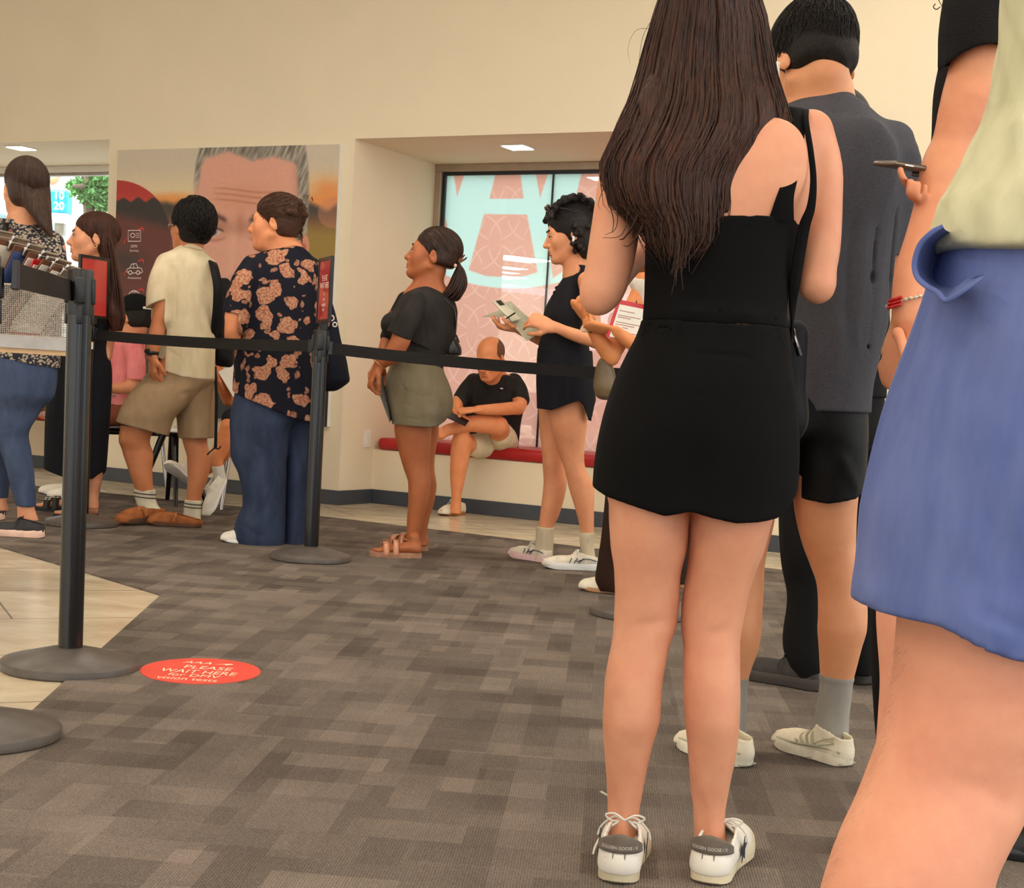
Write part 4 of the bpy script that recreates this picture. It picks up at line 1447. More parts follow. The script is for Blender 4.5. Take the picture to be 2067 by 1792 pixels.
def surf_strip(root, name, pts, w, mat, nrm, t=.002):
    """a narrow band of cloth lying along pts, with outward normal nrm"""
    pts = spline(pts, max(12, len(pts) * 5)); m = len(pts)
    nrm = np.asarray(nrm, float)
    N_ = np.broadcast_to(nrm, (m, 3)).copy() if nrm.ndim == 1 else np.array([np.interp(np.linspace(0, 1, m), np.linspace(0, 1, len(nrm)), nrm[:, i]) for i in range(3)]).T
    T = np.gradient(pts, axis=0); T /= np.linalg.norm(T, axis=1)[:, None]
    S = np.cross(T, N_); S /= np.linalg.norm(S, axis=1)[:, None]
    N_ = np.cross(S, T)
    ws = np.broadcast_to(np.interp(np.linspace(0, 1, m), np.linspace(0, 1, np.size(w)), np.atleast_1d(w)) if np.size(w) > 1 else w, (m,))[:, None] / 2
    V = np.stack([pts - S * ws, pts + S * ws, pts + S * ws + N_ * t, pts - S * ws + N_ * t], 1).reshape(-1, 3)
    i = np.arange(m - 1)[:, None] * 4; j = np.arange(4)[None, :]; k = (j + 1) % 4
    Q = np.stack([i + j, i + k, i + 4 + k, i + 4 + j], -1).reshape(-1, 4)
    return mesh_obj(name, V, Q, mat, root, True)


def hem_fn(pts, below=True):
    """cut line given as world points ordered by x; removes what lies below (or above) it"""
    pts = np.array(sorted([tuple(p) for p in pts])); xs, zs = pts[:, 0], pts[:, 2]
    sg = 1.0 if below else -1.0
    return lambda P: sg * (np.interp(P[:, 0], xs, zs) - P[:, 2])
# ------------------------------------------------------------------ the person with long brown hair, nearest the middle
def person_long_hair():
    A = At(2.50)
    root = person(flo(1335, 1770, CZ), 'person with very long brown hair, black tank top and short black skirt, seen from behind')
    sk = skin('skin warm light', (216, 154, 120))
    f = Field(.004)
    # legs
    f.prof(A.prof([(930, 1232, 1400, .095), (1040, 1229, 1390, .088), (1100, 1232, 1386, .080), (1162, 1240, 1373, .068), (1210, 1241, 1371, .062), (1256, 1239, 1366, .058), (1305, 1234, 1350, .057, -.004), (1387, 1220, 1336, .060, -.012), (1440, 1217, 1333, .060, -.014), (1509, 1219, 1315, .052, -.010), (1591, 1225, 1298, .041, -.004), (1650, 1226, 1289, .036, 0), (1700, 1222, 1286, .037, .004), (1750, 1218, 1288, .036, .01)]), .003)
    f.prof(A.prof([(930, 1400, 1590, .095), (1050, 1392, 1556, .088), (1104, 1390, 1542, .080), (1162, 1386, 1520, .068), (1223, 1376, 1505, .060), (1272, 1375, 1496, .058), (1305, 1379, 1493, .057, -.004), (1387, 1379, 1494, .060, -.012), (1440, 1381, 1493, .060, -.014), (1509, 1388, 1487, .052, -.010), (1591, 1394, 1471, .041, -.004), (1650, 1400, 1463, .036, 0), (1700, 1402, 1466, .037, .004), (1750, 1398, 1468, .036, .01)]), .003)
    f.prof(A.prof([(110, 1402, 1470, .050, .02), (215, 1385, 1500, .060), (236, 1318, 1610, .062), (275, 1288, 1652, .082), (330, 1285, 1648, .096), (400, 1300, 1634, .100), (470, 1308, 1606, .098), (560, 1312, 1584, .093), (640, 1308, 1576, .095), (720, 1288, 1588, .108), (850, 1246, 1598, .122), (960, 1236, 1600, .115), (1000, 1240, 1592, .10)]), .03)
    # shoulder blades
    f.ell(A.p(1560, 330, -.078), (.055, .02, .07), None, .03)
    f.ell(A.p(1375, 330, -.078), (.055, .02, .07), None, .03)
    # right arm
    f.chain([A.c(1636, 268, 46), A.c(1660, 340, 40), A.c(1663, 420, 37), A.c(1657, 500, 39), A.c(1648, 560, 36), A.c(1652, 582, 27)], .02)
    f.chain([A.c(1650, 574, 31), A.c(1610, 520, 30, .11), A.c(1560, 460, 20, .22)], .02)
    hand(f, A.p(1548, 452, .235), (-.8, .5, .2), (.1, .3, -.9), 1, .95)
    # left arm
    f.chain([A.c(1296, 275, 46), A.c(1262, 340, 48), A.c(1248, 410, 47), A.c(1238, 490, 49), A.c(1224, 560, 46), A.c(1206, 602, 31)], .02)
    f.chain([A.c(1212, 592, 36), A.c(1262, 530, 34, .12), A.c(1330, 465, 20, .24)], .02)
    hand(f, A.p(1345, 458, .255), (.8, .5, .2), (-.1, .3, -.9), -1, .95)
    for (x0, x1, y) in ((1258, 1352, 1258), (1394, 1480, 1277)):
        f.dent([A.p(x0, y, -.058), A.p((x0 + x1) / 2, y + 3, -.062), A.p(x1, y - 6, -.055)], .0022, .007)
    for x in (1258, 1435):   # tendon lines above the heel
        f.dent([A.p(x - 22, 1610, -.03), A.p(x - 16, 1680, -.03)], .004, .010); f.dent([A.p(x + 16, 1610, -.03), A.p(x + 16, 1680, -.03)], .004, .010)
    f.build('body', sk, root, 2)

    black = cloth('black rib knit', (9, 8, 8), .9, weave=1300, wb=.35, fold=.12)
    black2 = cloth('black suiting', (9, 8, 8), .9, weave=1500, wb=.2, fold=.1)
    f = Field(.0035)
    f.prof(A.prof([(400, 1297, 1626, .112), (444, 1302, 1618, .110), (508, 1302, 1603, .106), (580, 1301, 1592, .102), (614, 1300, 1588, .103), (640, 1298, 1587, .108), (668, 1296, 1588, .108)]), .02)
    top = [A.p(x, y, -.08) for x, y in ((1250, 440), (1318, 441), (1400, 440), (1556, 437), (1580, 428), (1602, 433), (1616, 446), (1660, 452))]
    f.clipfn(hem_fn(top, False), .006, .03)
    f.clipfn(hem_fn([A.p(1290, 641, -.1), A.p(1400, 650, -.1), A.p(1600, 660, -.1)], True), .005, .02)
    for (pts, am) in (([(1300, 604), (1350, 605), (1410, 604)], .003), ([(1530, 600), (1560, 604), (1590, 608)], .003), ([(1300, 622), (1400, 630), (1500, 634), (1588, 632)], -.002), ([(1310, 560), (1400, 566)], .0015), ([(1480, 575), (1588, 566)], .0015), ([(1320, 520), (1420, 512)], .001)):
        f.dent([A.p(x, y, -.103) for x, y in pts], am, .006)
    tk = f.build('tank_top', black, root, 1)
    for pts in ([(1577, 444, -.088), (1584, 400, -.094), (1598, 340, -.088), (1608, 280, -.070), (1609, 235, -.040), (1606, 222, .0), (1600, 270, .07)], [(1345, 444, -.095), (1338, 380, -.098), (1330, 310, -.090), (1326, 255, -.05), (1330, 232, .0), (1338, 270, .07)]):
        surf_strip(tk, 'shoulder_strap', [A.p(x, y, d) for x, y, d in pts], [.040, .026, .024, .023, .022, .022], black, np.array([(0, -1, .1), (0.2, -1, .15), (.25, -.9, .3), (.15, -.4, 1), (.1, .2, 1), (0, 1, .2)]), .003)

    f = Field(.004)
    f.prof(A.prof([(640, 1297, 1588, .112), (658, 1294, 1591, .114), (691, 1282, 1594, .119), (723, 1265, 1596, .125), (785, 1237, 1605, .135), (868, 1212, 1612, .138), (920, 1202, 1612, .134), (959, 1197, 1610, .130), (1000, 1194, 1607, .126), (1075, 1196, 1602, .122)]), .02)
    f.clipfn(hem_fn([A.p(1280, 637, -.1), A.p(1440, 650, -.1), A.p(1600, 657, -.1)], False), .006, .03)
    f.clipfn(hem_fn([A.p(x, y, -.11) for x, y in ((1150, 970), (1192, 985), (1228, 1007), (1295, 1028), (1342, 1042), (1375, 1036), (1392, 1032), (1440, 1046), (1487, 1057), (1542, 1055), (1575, 1050), (1602, 1034), (1640, 985))]), .012, .045)
    f.dent([A.p(x, y, -.12) for x, y in ((1280, 690), (1340, 703), (1430, 715), (1510, 720), (1594, 718))], .004, .004)
    f.dent([A.p(x, y, -.138) for x, y in ((1293, 774), (1340, 779), (1380, 787), (1414, 797))], .004, .004)
    f.dent([A.p(x, y, -.135) for x, y in ((1522, 802), (1560, 798), (1611, 799))], .004, .004)
    f.dent([A.p(x, y, -.14) for x, y in ((1400, 900), (1395, 970), (1390, 1035))], .004, .03)
    f.dent([A.p(x, y, -.13) for x, y in ((1240, 830), (1222, 900), (1212, 975))], .002, .012)
    f.waves(.0010, 16, 3)
    f.build('skirt', black2, root, 1)

    # shoes
    white = plain('scuffed white leather', (226, 218, 204), .5, var=.07, scale=9, bump=.08, bscale=60)
    cream = plain('cream rubber', (206, 192, 160), .6, var=.09, scale=14)
    grey = plain('grey suede', (106, 94, 84), .9, var=.08, scale=40, bump=.2, bscale=300)
    lace = plain('white cotton lace', (222, 214, 200), .8, var=.03)
    print_ = plain('silver print', (214, 206, 192), .5, var=.01)
    dark = plain('dark suede star', (42, 42, 46), .8, var=.05)
    for (hx, hy, yaw) in ((1245, 1787, -8), (1425, 1788, -19)):
        h = flo(hx, hy, CZ); a = math.radians(90 + yaw)
        d = np.array([math.cos(a), math.sin(a), 0])
        h = h - np.array([0, 0, 0.0])
        s, P, R = shoe(root, h, h + d * .265, white, cream, th=.032, lace=lace, W=1.06, collar=.070)
        tabn = 15; vs = []; rows_ = 6
        for j in range(rows_):
            for i in range(tabn):
                q = -1.45 + 2.9 * i / (tabn - 1)
                z0 = .058; z1 = .092 - .022 * abs(q / 1.45) ** 1.6
                z = z0 + (z1 - z0) * j / (rows_ - 1)
                rr = .0385 - .0045 * max(0, (z - .045)) / .04
                vs.append(P(.0365 - rr * math.cos(q), rr * math.sin(q), z))
        fs = [(j * tabn + i, j * tabn + i + 1, (j + 1) * tabn + i + 1, (j + 1) * tabn + i) for j in range(rows_ - 1) for i in range(tabn - 1)]
        o = mesh_obj('heel_tab', vs, fs, grey, s); sm = o.modifiers.new('thick', 'SOLIDIFY'); sm.thickness = .0025; sm.offset = 0
        X, Y, Z = R[:, 0], R[:, 1], R[:, 2]
        tx = text_mesh('lettering', 'GOLDEN GOOSE / X', (0, 0, 0), (1, 0, 0), (0, 0, 1), .0062, print_, None, 'CENTER', 0)
        co = np.array([tuple(q.co) for q in tx.data.vertices]); fc = [tuple(p.vertices) for p in tx.data.polygons]
        bpy.data.objects.remove(tx)
        q = -co[:, 0] / .040 * .86
        w = np.array([P(.0365 - .0405 * math.cos(b), .0405 * math.sin(b), .066 + c) for b, c in zip(q, co[:, 2])])
        mesh_obj('lettering', w, fc, print_, s, False)
        for sy in (-.010, .010):   # back seam
            V, Q = tubes([([P(.0365 - .0372, sy, z) for z in np.linspace(.03, .058, 5)], .0009)], 5); mesh_obj('seam', V, Q, grey, s)
        st = []
        for sgn in (-1, 1):
            pts = []
            for i in range(10):
                rr = .026 if i % 2 == 0 else .011
                aa = math.pi / 2 + i * math.pi / 5
                pts.append(P(.115 + rr * math.cos(aa), sgn * .0405, .042 + rr * math.sin(aa)))
            m_ = MB(); m_.prism(pts, Y * sgn * .0012); m_.build('star', dark, s)
    # loose lace ends at the left shoe
    h = flo(1245, 1787, CZ)
    V, Q = tubes([(spline([A.p(1232, 1672, .10), A.p(1212, 1690, .06), A.p(1199, 1716, .03), A.p(1196, 1744, .02)], 12), .0022), (spline([A.p(1240, 1615, .14), A.p(1226, 1605, .12), A.p(1211, 1597, .10)], 6), .002)], 6)
    mesh_obj('loose_lace', V, Q, lace, root)

    # hair
    hm = hairmat('long brown hair', (26, 13, 8), (80, 44, 26), .38, (70, 70, 1.6))
    OL = [(-175, 1432, 1462), (-150, 1385, 1500), (-110, 1357, 1520), (-50, 1342, 1530), (0, 1333, 1531), (36, 1322, 1543), (91, 1308, 1550), (145, 1296, 1559), (200, 1281, 1577), (247, 1258, 1585), (290, 1238, 1566), (327, 1222, 1540), (363, 1222, 1520), (417, 1240, 1512), (454, 1285, 1488), (486, 1300, 1478)]
    ys = np.array([o[0] for o in OL], float); xl = np.array([o[1] for o in OL], float); xr = np.array([o[2] for o in OL], float)
    dep = lambda y: np.interp(y, [-175, -150, -100, -50, 30, 110, 200, 300, 420, 540], [.0, -.06, -.095, -.105, -.10, -.094, -.108, -.120, -.122, -.118])
    f = Field(.005)
    H = Head(A.p(1437, -62, .01), 0, -4, 0, .98)
    H.e(f, (0, -.012, .04), (.080, .105, .094), .02)
    rows = []
    for y in (-120, -60, 0, 60, 120, 170, 215, 260, 310, 370, 430):
        a, b = np.interp(y, ys, xl) + 14, np.interp(y, ys, xr) - 14
        if y > 240: a += 26 + (y - 240) * .12; b -= 8
        d = dep(y)
        rows.append((y, a, b, abs(d) * .36 if y < 150 else .022, d * .45 if y < 150 else d + .034))
    f.prof(A.prof(rows), .02)
    V0, Q0 = f.mesh(); V0 = relaxed(V0, Q0, 1)
    rg = random.Random(5)
    ends = lambda s: np.interp(s, [-1, -.85, -.7, -.5, -.35, -.2, 0, .2, .4, .6, .8, 1], [470, 480, 495, 470, 500, 528, 520, 470, 505, 480, 400, 300])
    paths = []
    def lock(s, ye, r, wob, dd=0.0, y0=-150, curl=0):
        n = 30; yy = np.linspace(y0, ye, n); pts = []
        ph, fq = rg.random() * 6.28, rg.uniform(.010, .018)
        for i, y in enumerate(yy):
            a, b = np.interp(y, ys, xl), np.interp(y, ys, xr)
            if y > 486: m = (y - 486) / 45; a, b = 1302 + 34 * m, 1478 - 60 * m
            x = (a + b) / 2 + (b - a) / 2 * s + wob * math.sin(y * fq + ph) * (i / n) + curl * max(0, (i / n - .8) / .2) ** 2
            d = dep(y) * math.sqrt(max(.05, 1 - .86 * s * s)) + dd
            if y > 230 and abs(s) > .8: d = min(d, -.062)
            pts.append(A.p(x, y, d))
        t = np.linspace(0, 1, n)
        paths.append((np.array(pts), r * np.minimum(1, np.minimum(.35 + 4 * t, (1.02 - t) * 4 + .08))))
    for i in range(950):
        s = rg.uniform(-1, 1)
        lock(s, ends(s) + rg.gauss(0, 22) - (40 if rg.random() < .2 else 0), rg.uniform(.0012, .0032), rg.uniform(0, 10), rg.uniform(-.006, .006), rg.uniform(-150, -60), rg.gauss(0, 12))
    for i in range(260):
        s = max(-1.06, min(1.06, rg.choice((-1, 1)) * rg.uniform(.8, 1.04)))
        lock(s, ends(s) + rg.gauss(0, 30), rg.uniform(.0008, .0016), rg.uniform(4, 14), rg.uniform(-.01, .01), -140, rg.gauss(0, 20))
    # separate ends over the left arm and single fine hairs
    for (pts, r) in (([(1262, 262), (1236, 300), (1217, 345), (1224, 395), (1238, 440), (1236, 470)], .0022), ([(1270, 258), (1242, 310), (1230, 370), (1246, 430), (1242, 462), (1222, 474)], .0016), ([(1262, 285), (1246, 330), (1256, 390), (1266, 440), (1252, 476), (1216, 480)], .0016),
                     ([(1300, 380), (1285, 440), (1262, 478), (1250, 484)], .003), ([(1310, 400), (1296, 458), (1272, 494), (1258, 496)], .002), ([(1324, 60), (1286, 60), (1268, 95), (1272, 130)], .0004), ([(1318, 150), (1290, 190), (1262, 262)], .0005), ([(1322, 30), (1296, 80), (1284, 170), (1258, 235)], .0005), ([(1218, 380), (1208, 410), (1212, 425)], .0007)):
        paths.append((spline([A.p(x, y, -.078 if x < 1285 else -.09) for x, y in pts], 22), r * np.linspace(1, .25, 22)))
    V1, Q1 = tubes(paths, 5, .7)
    V, Q = fuse((V0, Q0), (V1, Q1))
    mesh_obj('hair', V, Q, hm, root)

    # small black bag worn across the body, hanging at the right hip
    bag = empty('shoulder_bag', A.p(1585, 885, .06), 'small black bag hanging at the right hip of the person with long hair', 'bag')
    nyl = cloth('black nylon', (26, 26, 30), .55, fold=.3)
    f = Field(.004); f.slab(A.p(1560, 760, .115), (.058, .03, .098), roty(-.04), .025); f.ell(A.p(1602, 845, .10), (.022, .03, .042), None, .02); f.waves(.002, 30, 2)
    bb = f.build('pouch', nyl, bag, 1)
    surf_strip(bag, 'strap', [A.p(*q) for q in ((1600, 330, .10), (1616, 245, .06), (1627, 224, .0), (1626, 246, -.055), (1636, 308, -.075), (1641, 365, -.078), (1636, 418, -.078), (1622, 460, -.07), (1608, 540, -.05), (1600, 600, -.02), (1598, 650, .04), (1590, 690, .09))], [.008, .008, .008, .009, .009, .010, .014, .020, .022, .022, .02, .02], black2, np.array([(0, 1, .3), (0, .3, 1), (.2, -1, .3), (.3, -1, 0), (.4, -1, 0), (.6, -.8, 0), (.8, .2, 0)]), .003)
    m_ = MB(); m_.tube(spline([A.p(1602, 664, .05), A.p(1606, 682, .04), A.p(1611, 700, .04)], 6), .0022, 6); m_.build('zip_pull', M['steel'], bag, smooth=True)
    m_ = MB(); m_.tube([A.p(1606, 690, .045), A.p(1614, 718, .045)], .005, 6); m_.build('pull_tab', M['black_plastic'], bag, smooth=True)


person_long_hair()
# ------------------------------------------------------------------ person in the dark grey t-shirt
def person_grey_shirt():
    A = At(3.36)
    root = person(flo(1600, 1535, CZ), 'person with short dark hair, dark grey t-shirt and white trail sneakers, seen from behind')
    sk = skin('skin light tan', (216, 152, 108))
    f = Field(.004)
    f.prof(A.prof([(960, 1600, 1735, .088), (1020, 1603, 1729, .082), (1068, 1611, 1727, .074), (1104, 1621, 1727, .066), (1141, 1635, 1735, .061), (1182, 1649, 1740, .060), (1223, 1652, 1750, .060, -.006), (1264, 1651, 1749, .060, -.010), (1305, 1653, 1738, .054, -.008), (1346, 1655, 1728, .044, -.004), (1380, 1656, 1720, .039), (1440, 1650, 1712, .037), (1500, 1640, 1706, .036)]), .003)
    f.prof(A.prof([(960, 1470, 1590, .088), (1020, 1462, 1568, .082), (1068, 1455, 1558, .074), (1104, 1450, 1549, .066), (1141, 1448, 1543, .061), (1182, 1444, 1541, .060), (1223, 1440, 1539, .060, -.006), (1264, 1440, 1537, .060, -.010), (1305, 1442, 1531, .054, -.008), (1346, 1445, 1517, .044, -.004), (1380, 1446, 1508, .039), (1440, 1444, 1504, .037), (1500, 1440, 1500, .036)]), .003)
    f.prof(A.prof([(150, 1618, 1702, .052, .0), (196, 1612, 1722, .062), (232, 1570, 1765, .085), (300, 1520, 1815, .10), (600, 1540, 1785, .11), (880, 1540, 1735, .10)]), .03)
    for q in ([(1812, 300, 34), (1822, 400, 26), (1812, 520, 21), (1801, 590, 20)], [(1520, 300, 34), (1500, 400, 28), (1510, 520, 22), (1520, 590, 21)]):
        f.chain([A.c(*r) for r in q], .02)
    f.chain([A.c(1801, 585, 20), A.c(1770, 560, 18, .15), A.c(1735, 520, 14, .27)], .02)
    f.chain([A.c(1520, 585, 20), A.c(1560, 560, 18, .15), A.c(1600, 520, 14, .27)], .02)
    hand(f, A.p(1730, 515, .29), (-.6, .6, .4), (-.5, -.2, .8), 1); hand(f, A.p(1606, 515, .29), (.6, .6, .4), (.5, -.2, .8), -1)
    H = Head(A.p(1642, 132, .015), 18, -30, 0, 1.03)
    H.skin(f)
    f.cone(H.L(0, -.028, -.05), A.p(1664, 205, -.005), .051, .058, .03)
    f.build('body', sk, root, 2)
    hm = hairmat('short black brown hair', (14, 10, 8), (36, 26, 20), .7, (60, 60, 30))
    f = Field(.004)
    H.cap(f, .006, .068, 0, -.046, .000, 0, .044)
    H.e(f, (0, .01, .085), (.070, .085, .055), .03)
    f.cone(H.L(0, -.055, -.03), A.p(1655, 143, -.058), .044, .010, .02)
    hair_obj(root, f, hm, H.strands(1500, (0, -.03, .16), .045, .0013, 5, away=True, wob=.03, lift=1.02), H.strands(700, (0, -.10, .12), .05, .0012, 6, away=True, wob=.05, lift=1.05), H.strands(900, (0, -.07, -.4), .022, .0010, 9))
    m_ = MB(); m_.tube([H.L(-.088, -.002, -.010), H.L(-.090, .000, -.022), H.L(-.089, .008, -.046)], [.0075, .006, .0035], 8); m_.build('earbud', M['white_plastic'], root, smooth=True)
    tee = cloth('heathered charcoal jersey', (74, 73, 78), .9, weave=1200, wb=.2, fold=.35, heather=.35, stretch=(1.6, 1.6, .3))
    f = Field(.004)
    rows_ = [(180, 1628, 1708, .060), (196, 1616, 1726, .070), (214, 1590, 1752, .082), (236, 1556, 1778, .098), (268, 1522, 1815, .112), (310, 1500, 1836, .122), (400, 1503, 1822, .132), (517, 1516, 1806, .133), (620, 1530, 1794, .133), (720, 1545, 1770, .132), (780, 1552, 1757, .130), (870, 1560, 1752, .128)]
    f.prof(A.prof(rows_), .02); S_ = front(A, rows_)
    f.chain([A.c(1800, 292, 46), A.c(1826, 350, 34), A.c(1820, 430, 30), A.c(1806, 560, 25)], .035)
    f.chain([A.c(1530, 292, 46), A.c(1502, 350, 34), A.c(1504, 430, 30), A.c(1512, 560, 25)], .035)
    f.ell(A.p(1620, 330, -.105), (.07, .03, .10), None, .04); f.ell(A.p(1740, 340, -.105), (.07, .03, .10), None, .04)
    f.clipfn(hem_fn([A.p(1480, 828, -.1), A.p(1627, 829, -.1), A.p(1800, 836, -.1)]), .014, .03)
    f.clip(A.p(1840, 517), (A.p(1840, 560) - A.p(1843, 500)), .008, .03) if False else None
    cuts = lambda P: np.where((P[:, 0] > A.p(1799, 517)[0]) | (P[:, 0] < A.p(1528, 517)[0]), A.p(1812, 517)[2] - P[:, 2], -1.0)
    f.clipfn(cuts, 0)
    def neck(P):
        q = P - A.p(1664, 178, .03)
        return .075 - np.sqrt(q[:, 0] ** 2 + (q[:, 1] * .8) ** 2 + (q[:, 2] * 1.8) ** 2)
    f.clipfn(neck, 0)
    for pts, am, w in (([(1790, 360), (1778, 480), (1764, 620), (1768, 700)], -.013, .009), ([(1802, 420), (1790, 560), (1782, 640)], .012, .009), ([(1748, 380), (1738, 520), (1722, 680), (1740, 780)], -.013, .010), ([(1766, 400), (1756, 560), (1744, 700), (1754, 770)], .011, .009), ([(1700, 560), (1690, 660), (1688, 760)], -.005, .012), ([(1664, 440), (1654, 640)], .003, .014), ([(1640, 240), (1700, 250), (1760, 290)], -.004, .014), ([(1722, 430), (1706, 560), (1704, 640)], .006, .011)):
        f.dent([S_(x, y) for x, y in pts], am, w)
    f.dent([A.p(x, y, -.12) for x, y in ((1540, 818), (1627, 819), (1700, 822), (1752, 824))], .002, .003)
    f.waves(.002, 14, 8, (1, 1, .3))
    f.build('t_shirt', tee, root, 1)
    V, Q = tubes([(spline([A.p(*q) for q in ((1598, 210, .02), (1622, 197, -.045), (1660, 189, -.06), (1704, 196, -.052), (1738, 208, -.02))], 24), .0055)], 6, 1)
    mesh_obj('collar', V, Q, tee, root)
    blk = cloth('black sport cloth', (17, 16, 17), .6, weave=1400, fold=.3)
    f = Field(.0045)
    f.prof(A.prof([(800, 1556, 1750, .118), (860, 1552, 1751, .126), (900, 1598, 1749, .118), (945, 1603, 1746, .114), (985, 1604, 1744, .110), (1060, 1606, 1744, .108)]), .01)
    f.prof(A.prof([(800, 1552, 1700, .118), (860, 1500, 1690, .126), (900, 1478, 1600, .118), (985, 1470, 1590, .110), (1060, 1468, 1588, .108)]), .01)
    f.clipfn(hem_fn([A.p(x, y, -.1) for x, y in ((1440, 1005), (1530, 1015), (1600, 1003), (1640, 1013), (1672, 1017), (1728, 1008), (1760, 990))]), .011, .05)
    f.dent([A.p(1640, 860, -.1), A.p(1700, 930, -.115), A.p(1730, 985, -.1)], -.004, .014); f.dent([A.p(1700, 860, -.1), A.p(1672, 930, -.115)], .004, .012)
    f.waves(.002, 18, 6)
    f.build('shorts', blk, root, 1)
    sock = cloth('grey sock', (150, 144, 134), .9, weave=900, wb=.5, fold=.1)
    for rows in ([(1360, 1655, 1723, .041), (1368, 1653, 1724, .043), (1378, 1655, 1721, .041), (1440, 1646, 1714, .042), (1470, 1638, 1713, .044), (1500, 1630, 1713, .046), (1520, 1630, 1712, .046)], [(1360, 1444, 1511, .041), (1368, 1442, 1512, .043), (1378, 1444, 1509, .041), (1440, 1440, 1507, .042), (1470, 1432, 1507, .044), (1500, 1428, 1506, .046), (1520, 1428, 1506, .046)]):
        f = Field(.004); f.prof(A.prof(rows), .01); f.build('sock', sock, root, 1)
    up = plain('off white mesh shoe', (224, 212, 186), .7, var=.06, scale=25, bump=.25, bscale=180)
    so = plain('off white foam sole', (216, 206, 184), .6, var=.08, scale=30, bump=.15)
    gr = plain('dull green grey trim', (168, 164, 138), .6, var=.04)
    for (h, t_) in ((flo(1714, 1549, CZ), flo(1567, 1503, CZ)), (flo(1512, 1550, CZ), flo(1370, 1505, CZ))):
        o, P, R = shoe(root, h, t_, up, so, th=.034, chunky=.12, collar=.086, lace=None, W=1.02, H=1.05)
        Y = R[:, 1]
        ps = []
        for sg in (-1, 1):
            for i in range(4): ps.append((spline([P(.11 + .022 * i, 0, .090 - .011 * i), P(.12 + .022 * i, sg * .028, .072 - .008 * i), P(.105 + .02 * i, sg * .041, .040)], 10), .0032))
            ps.append((spline([P(.01, sg * .030, .040), P(.08, sg * .041, .044), P(.17, sg * .046, .036), P(.25, sg * .036, .034), P(.283, sg * .004, .036)], 20), .003))
            ps.append((spline([P(.03, sg * .037, .078), P(.075, sg * .040, .062), P(.10, sg * .043, .044), P(.05, sg * .041, .056), P(.03, sg * .038, .062)], 18), .0012))
        V, Q = tubes(ps, 6); mesh_obj('overlay', V, Q, gr, o)
        for sg in (-1, 1):
            text_mesh('lettering', 'S/LAB', P(.072, sg * .0425, .062) if sg > 0 else P(.03, sg * .0425, .066), -R[:, 0] * sg, R[:, 2], .010, gr, o, 'LEFT', .0005, shear=.2)
        m_ = MB()
        for i in range(8): m_.box(P(.030 + i * .029, 0, .0045), (.014, .058 if i < 3 else .066, .007), R)
        # lugs are one moulded outsole
        m_.box(P(.13, 0, .009), (.20, .05, .004), R); m_.build('outsole', gr, o, bevel=.002)


person_grey_shirt()


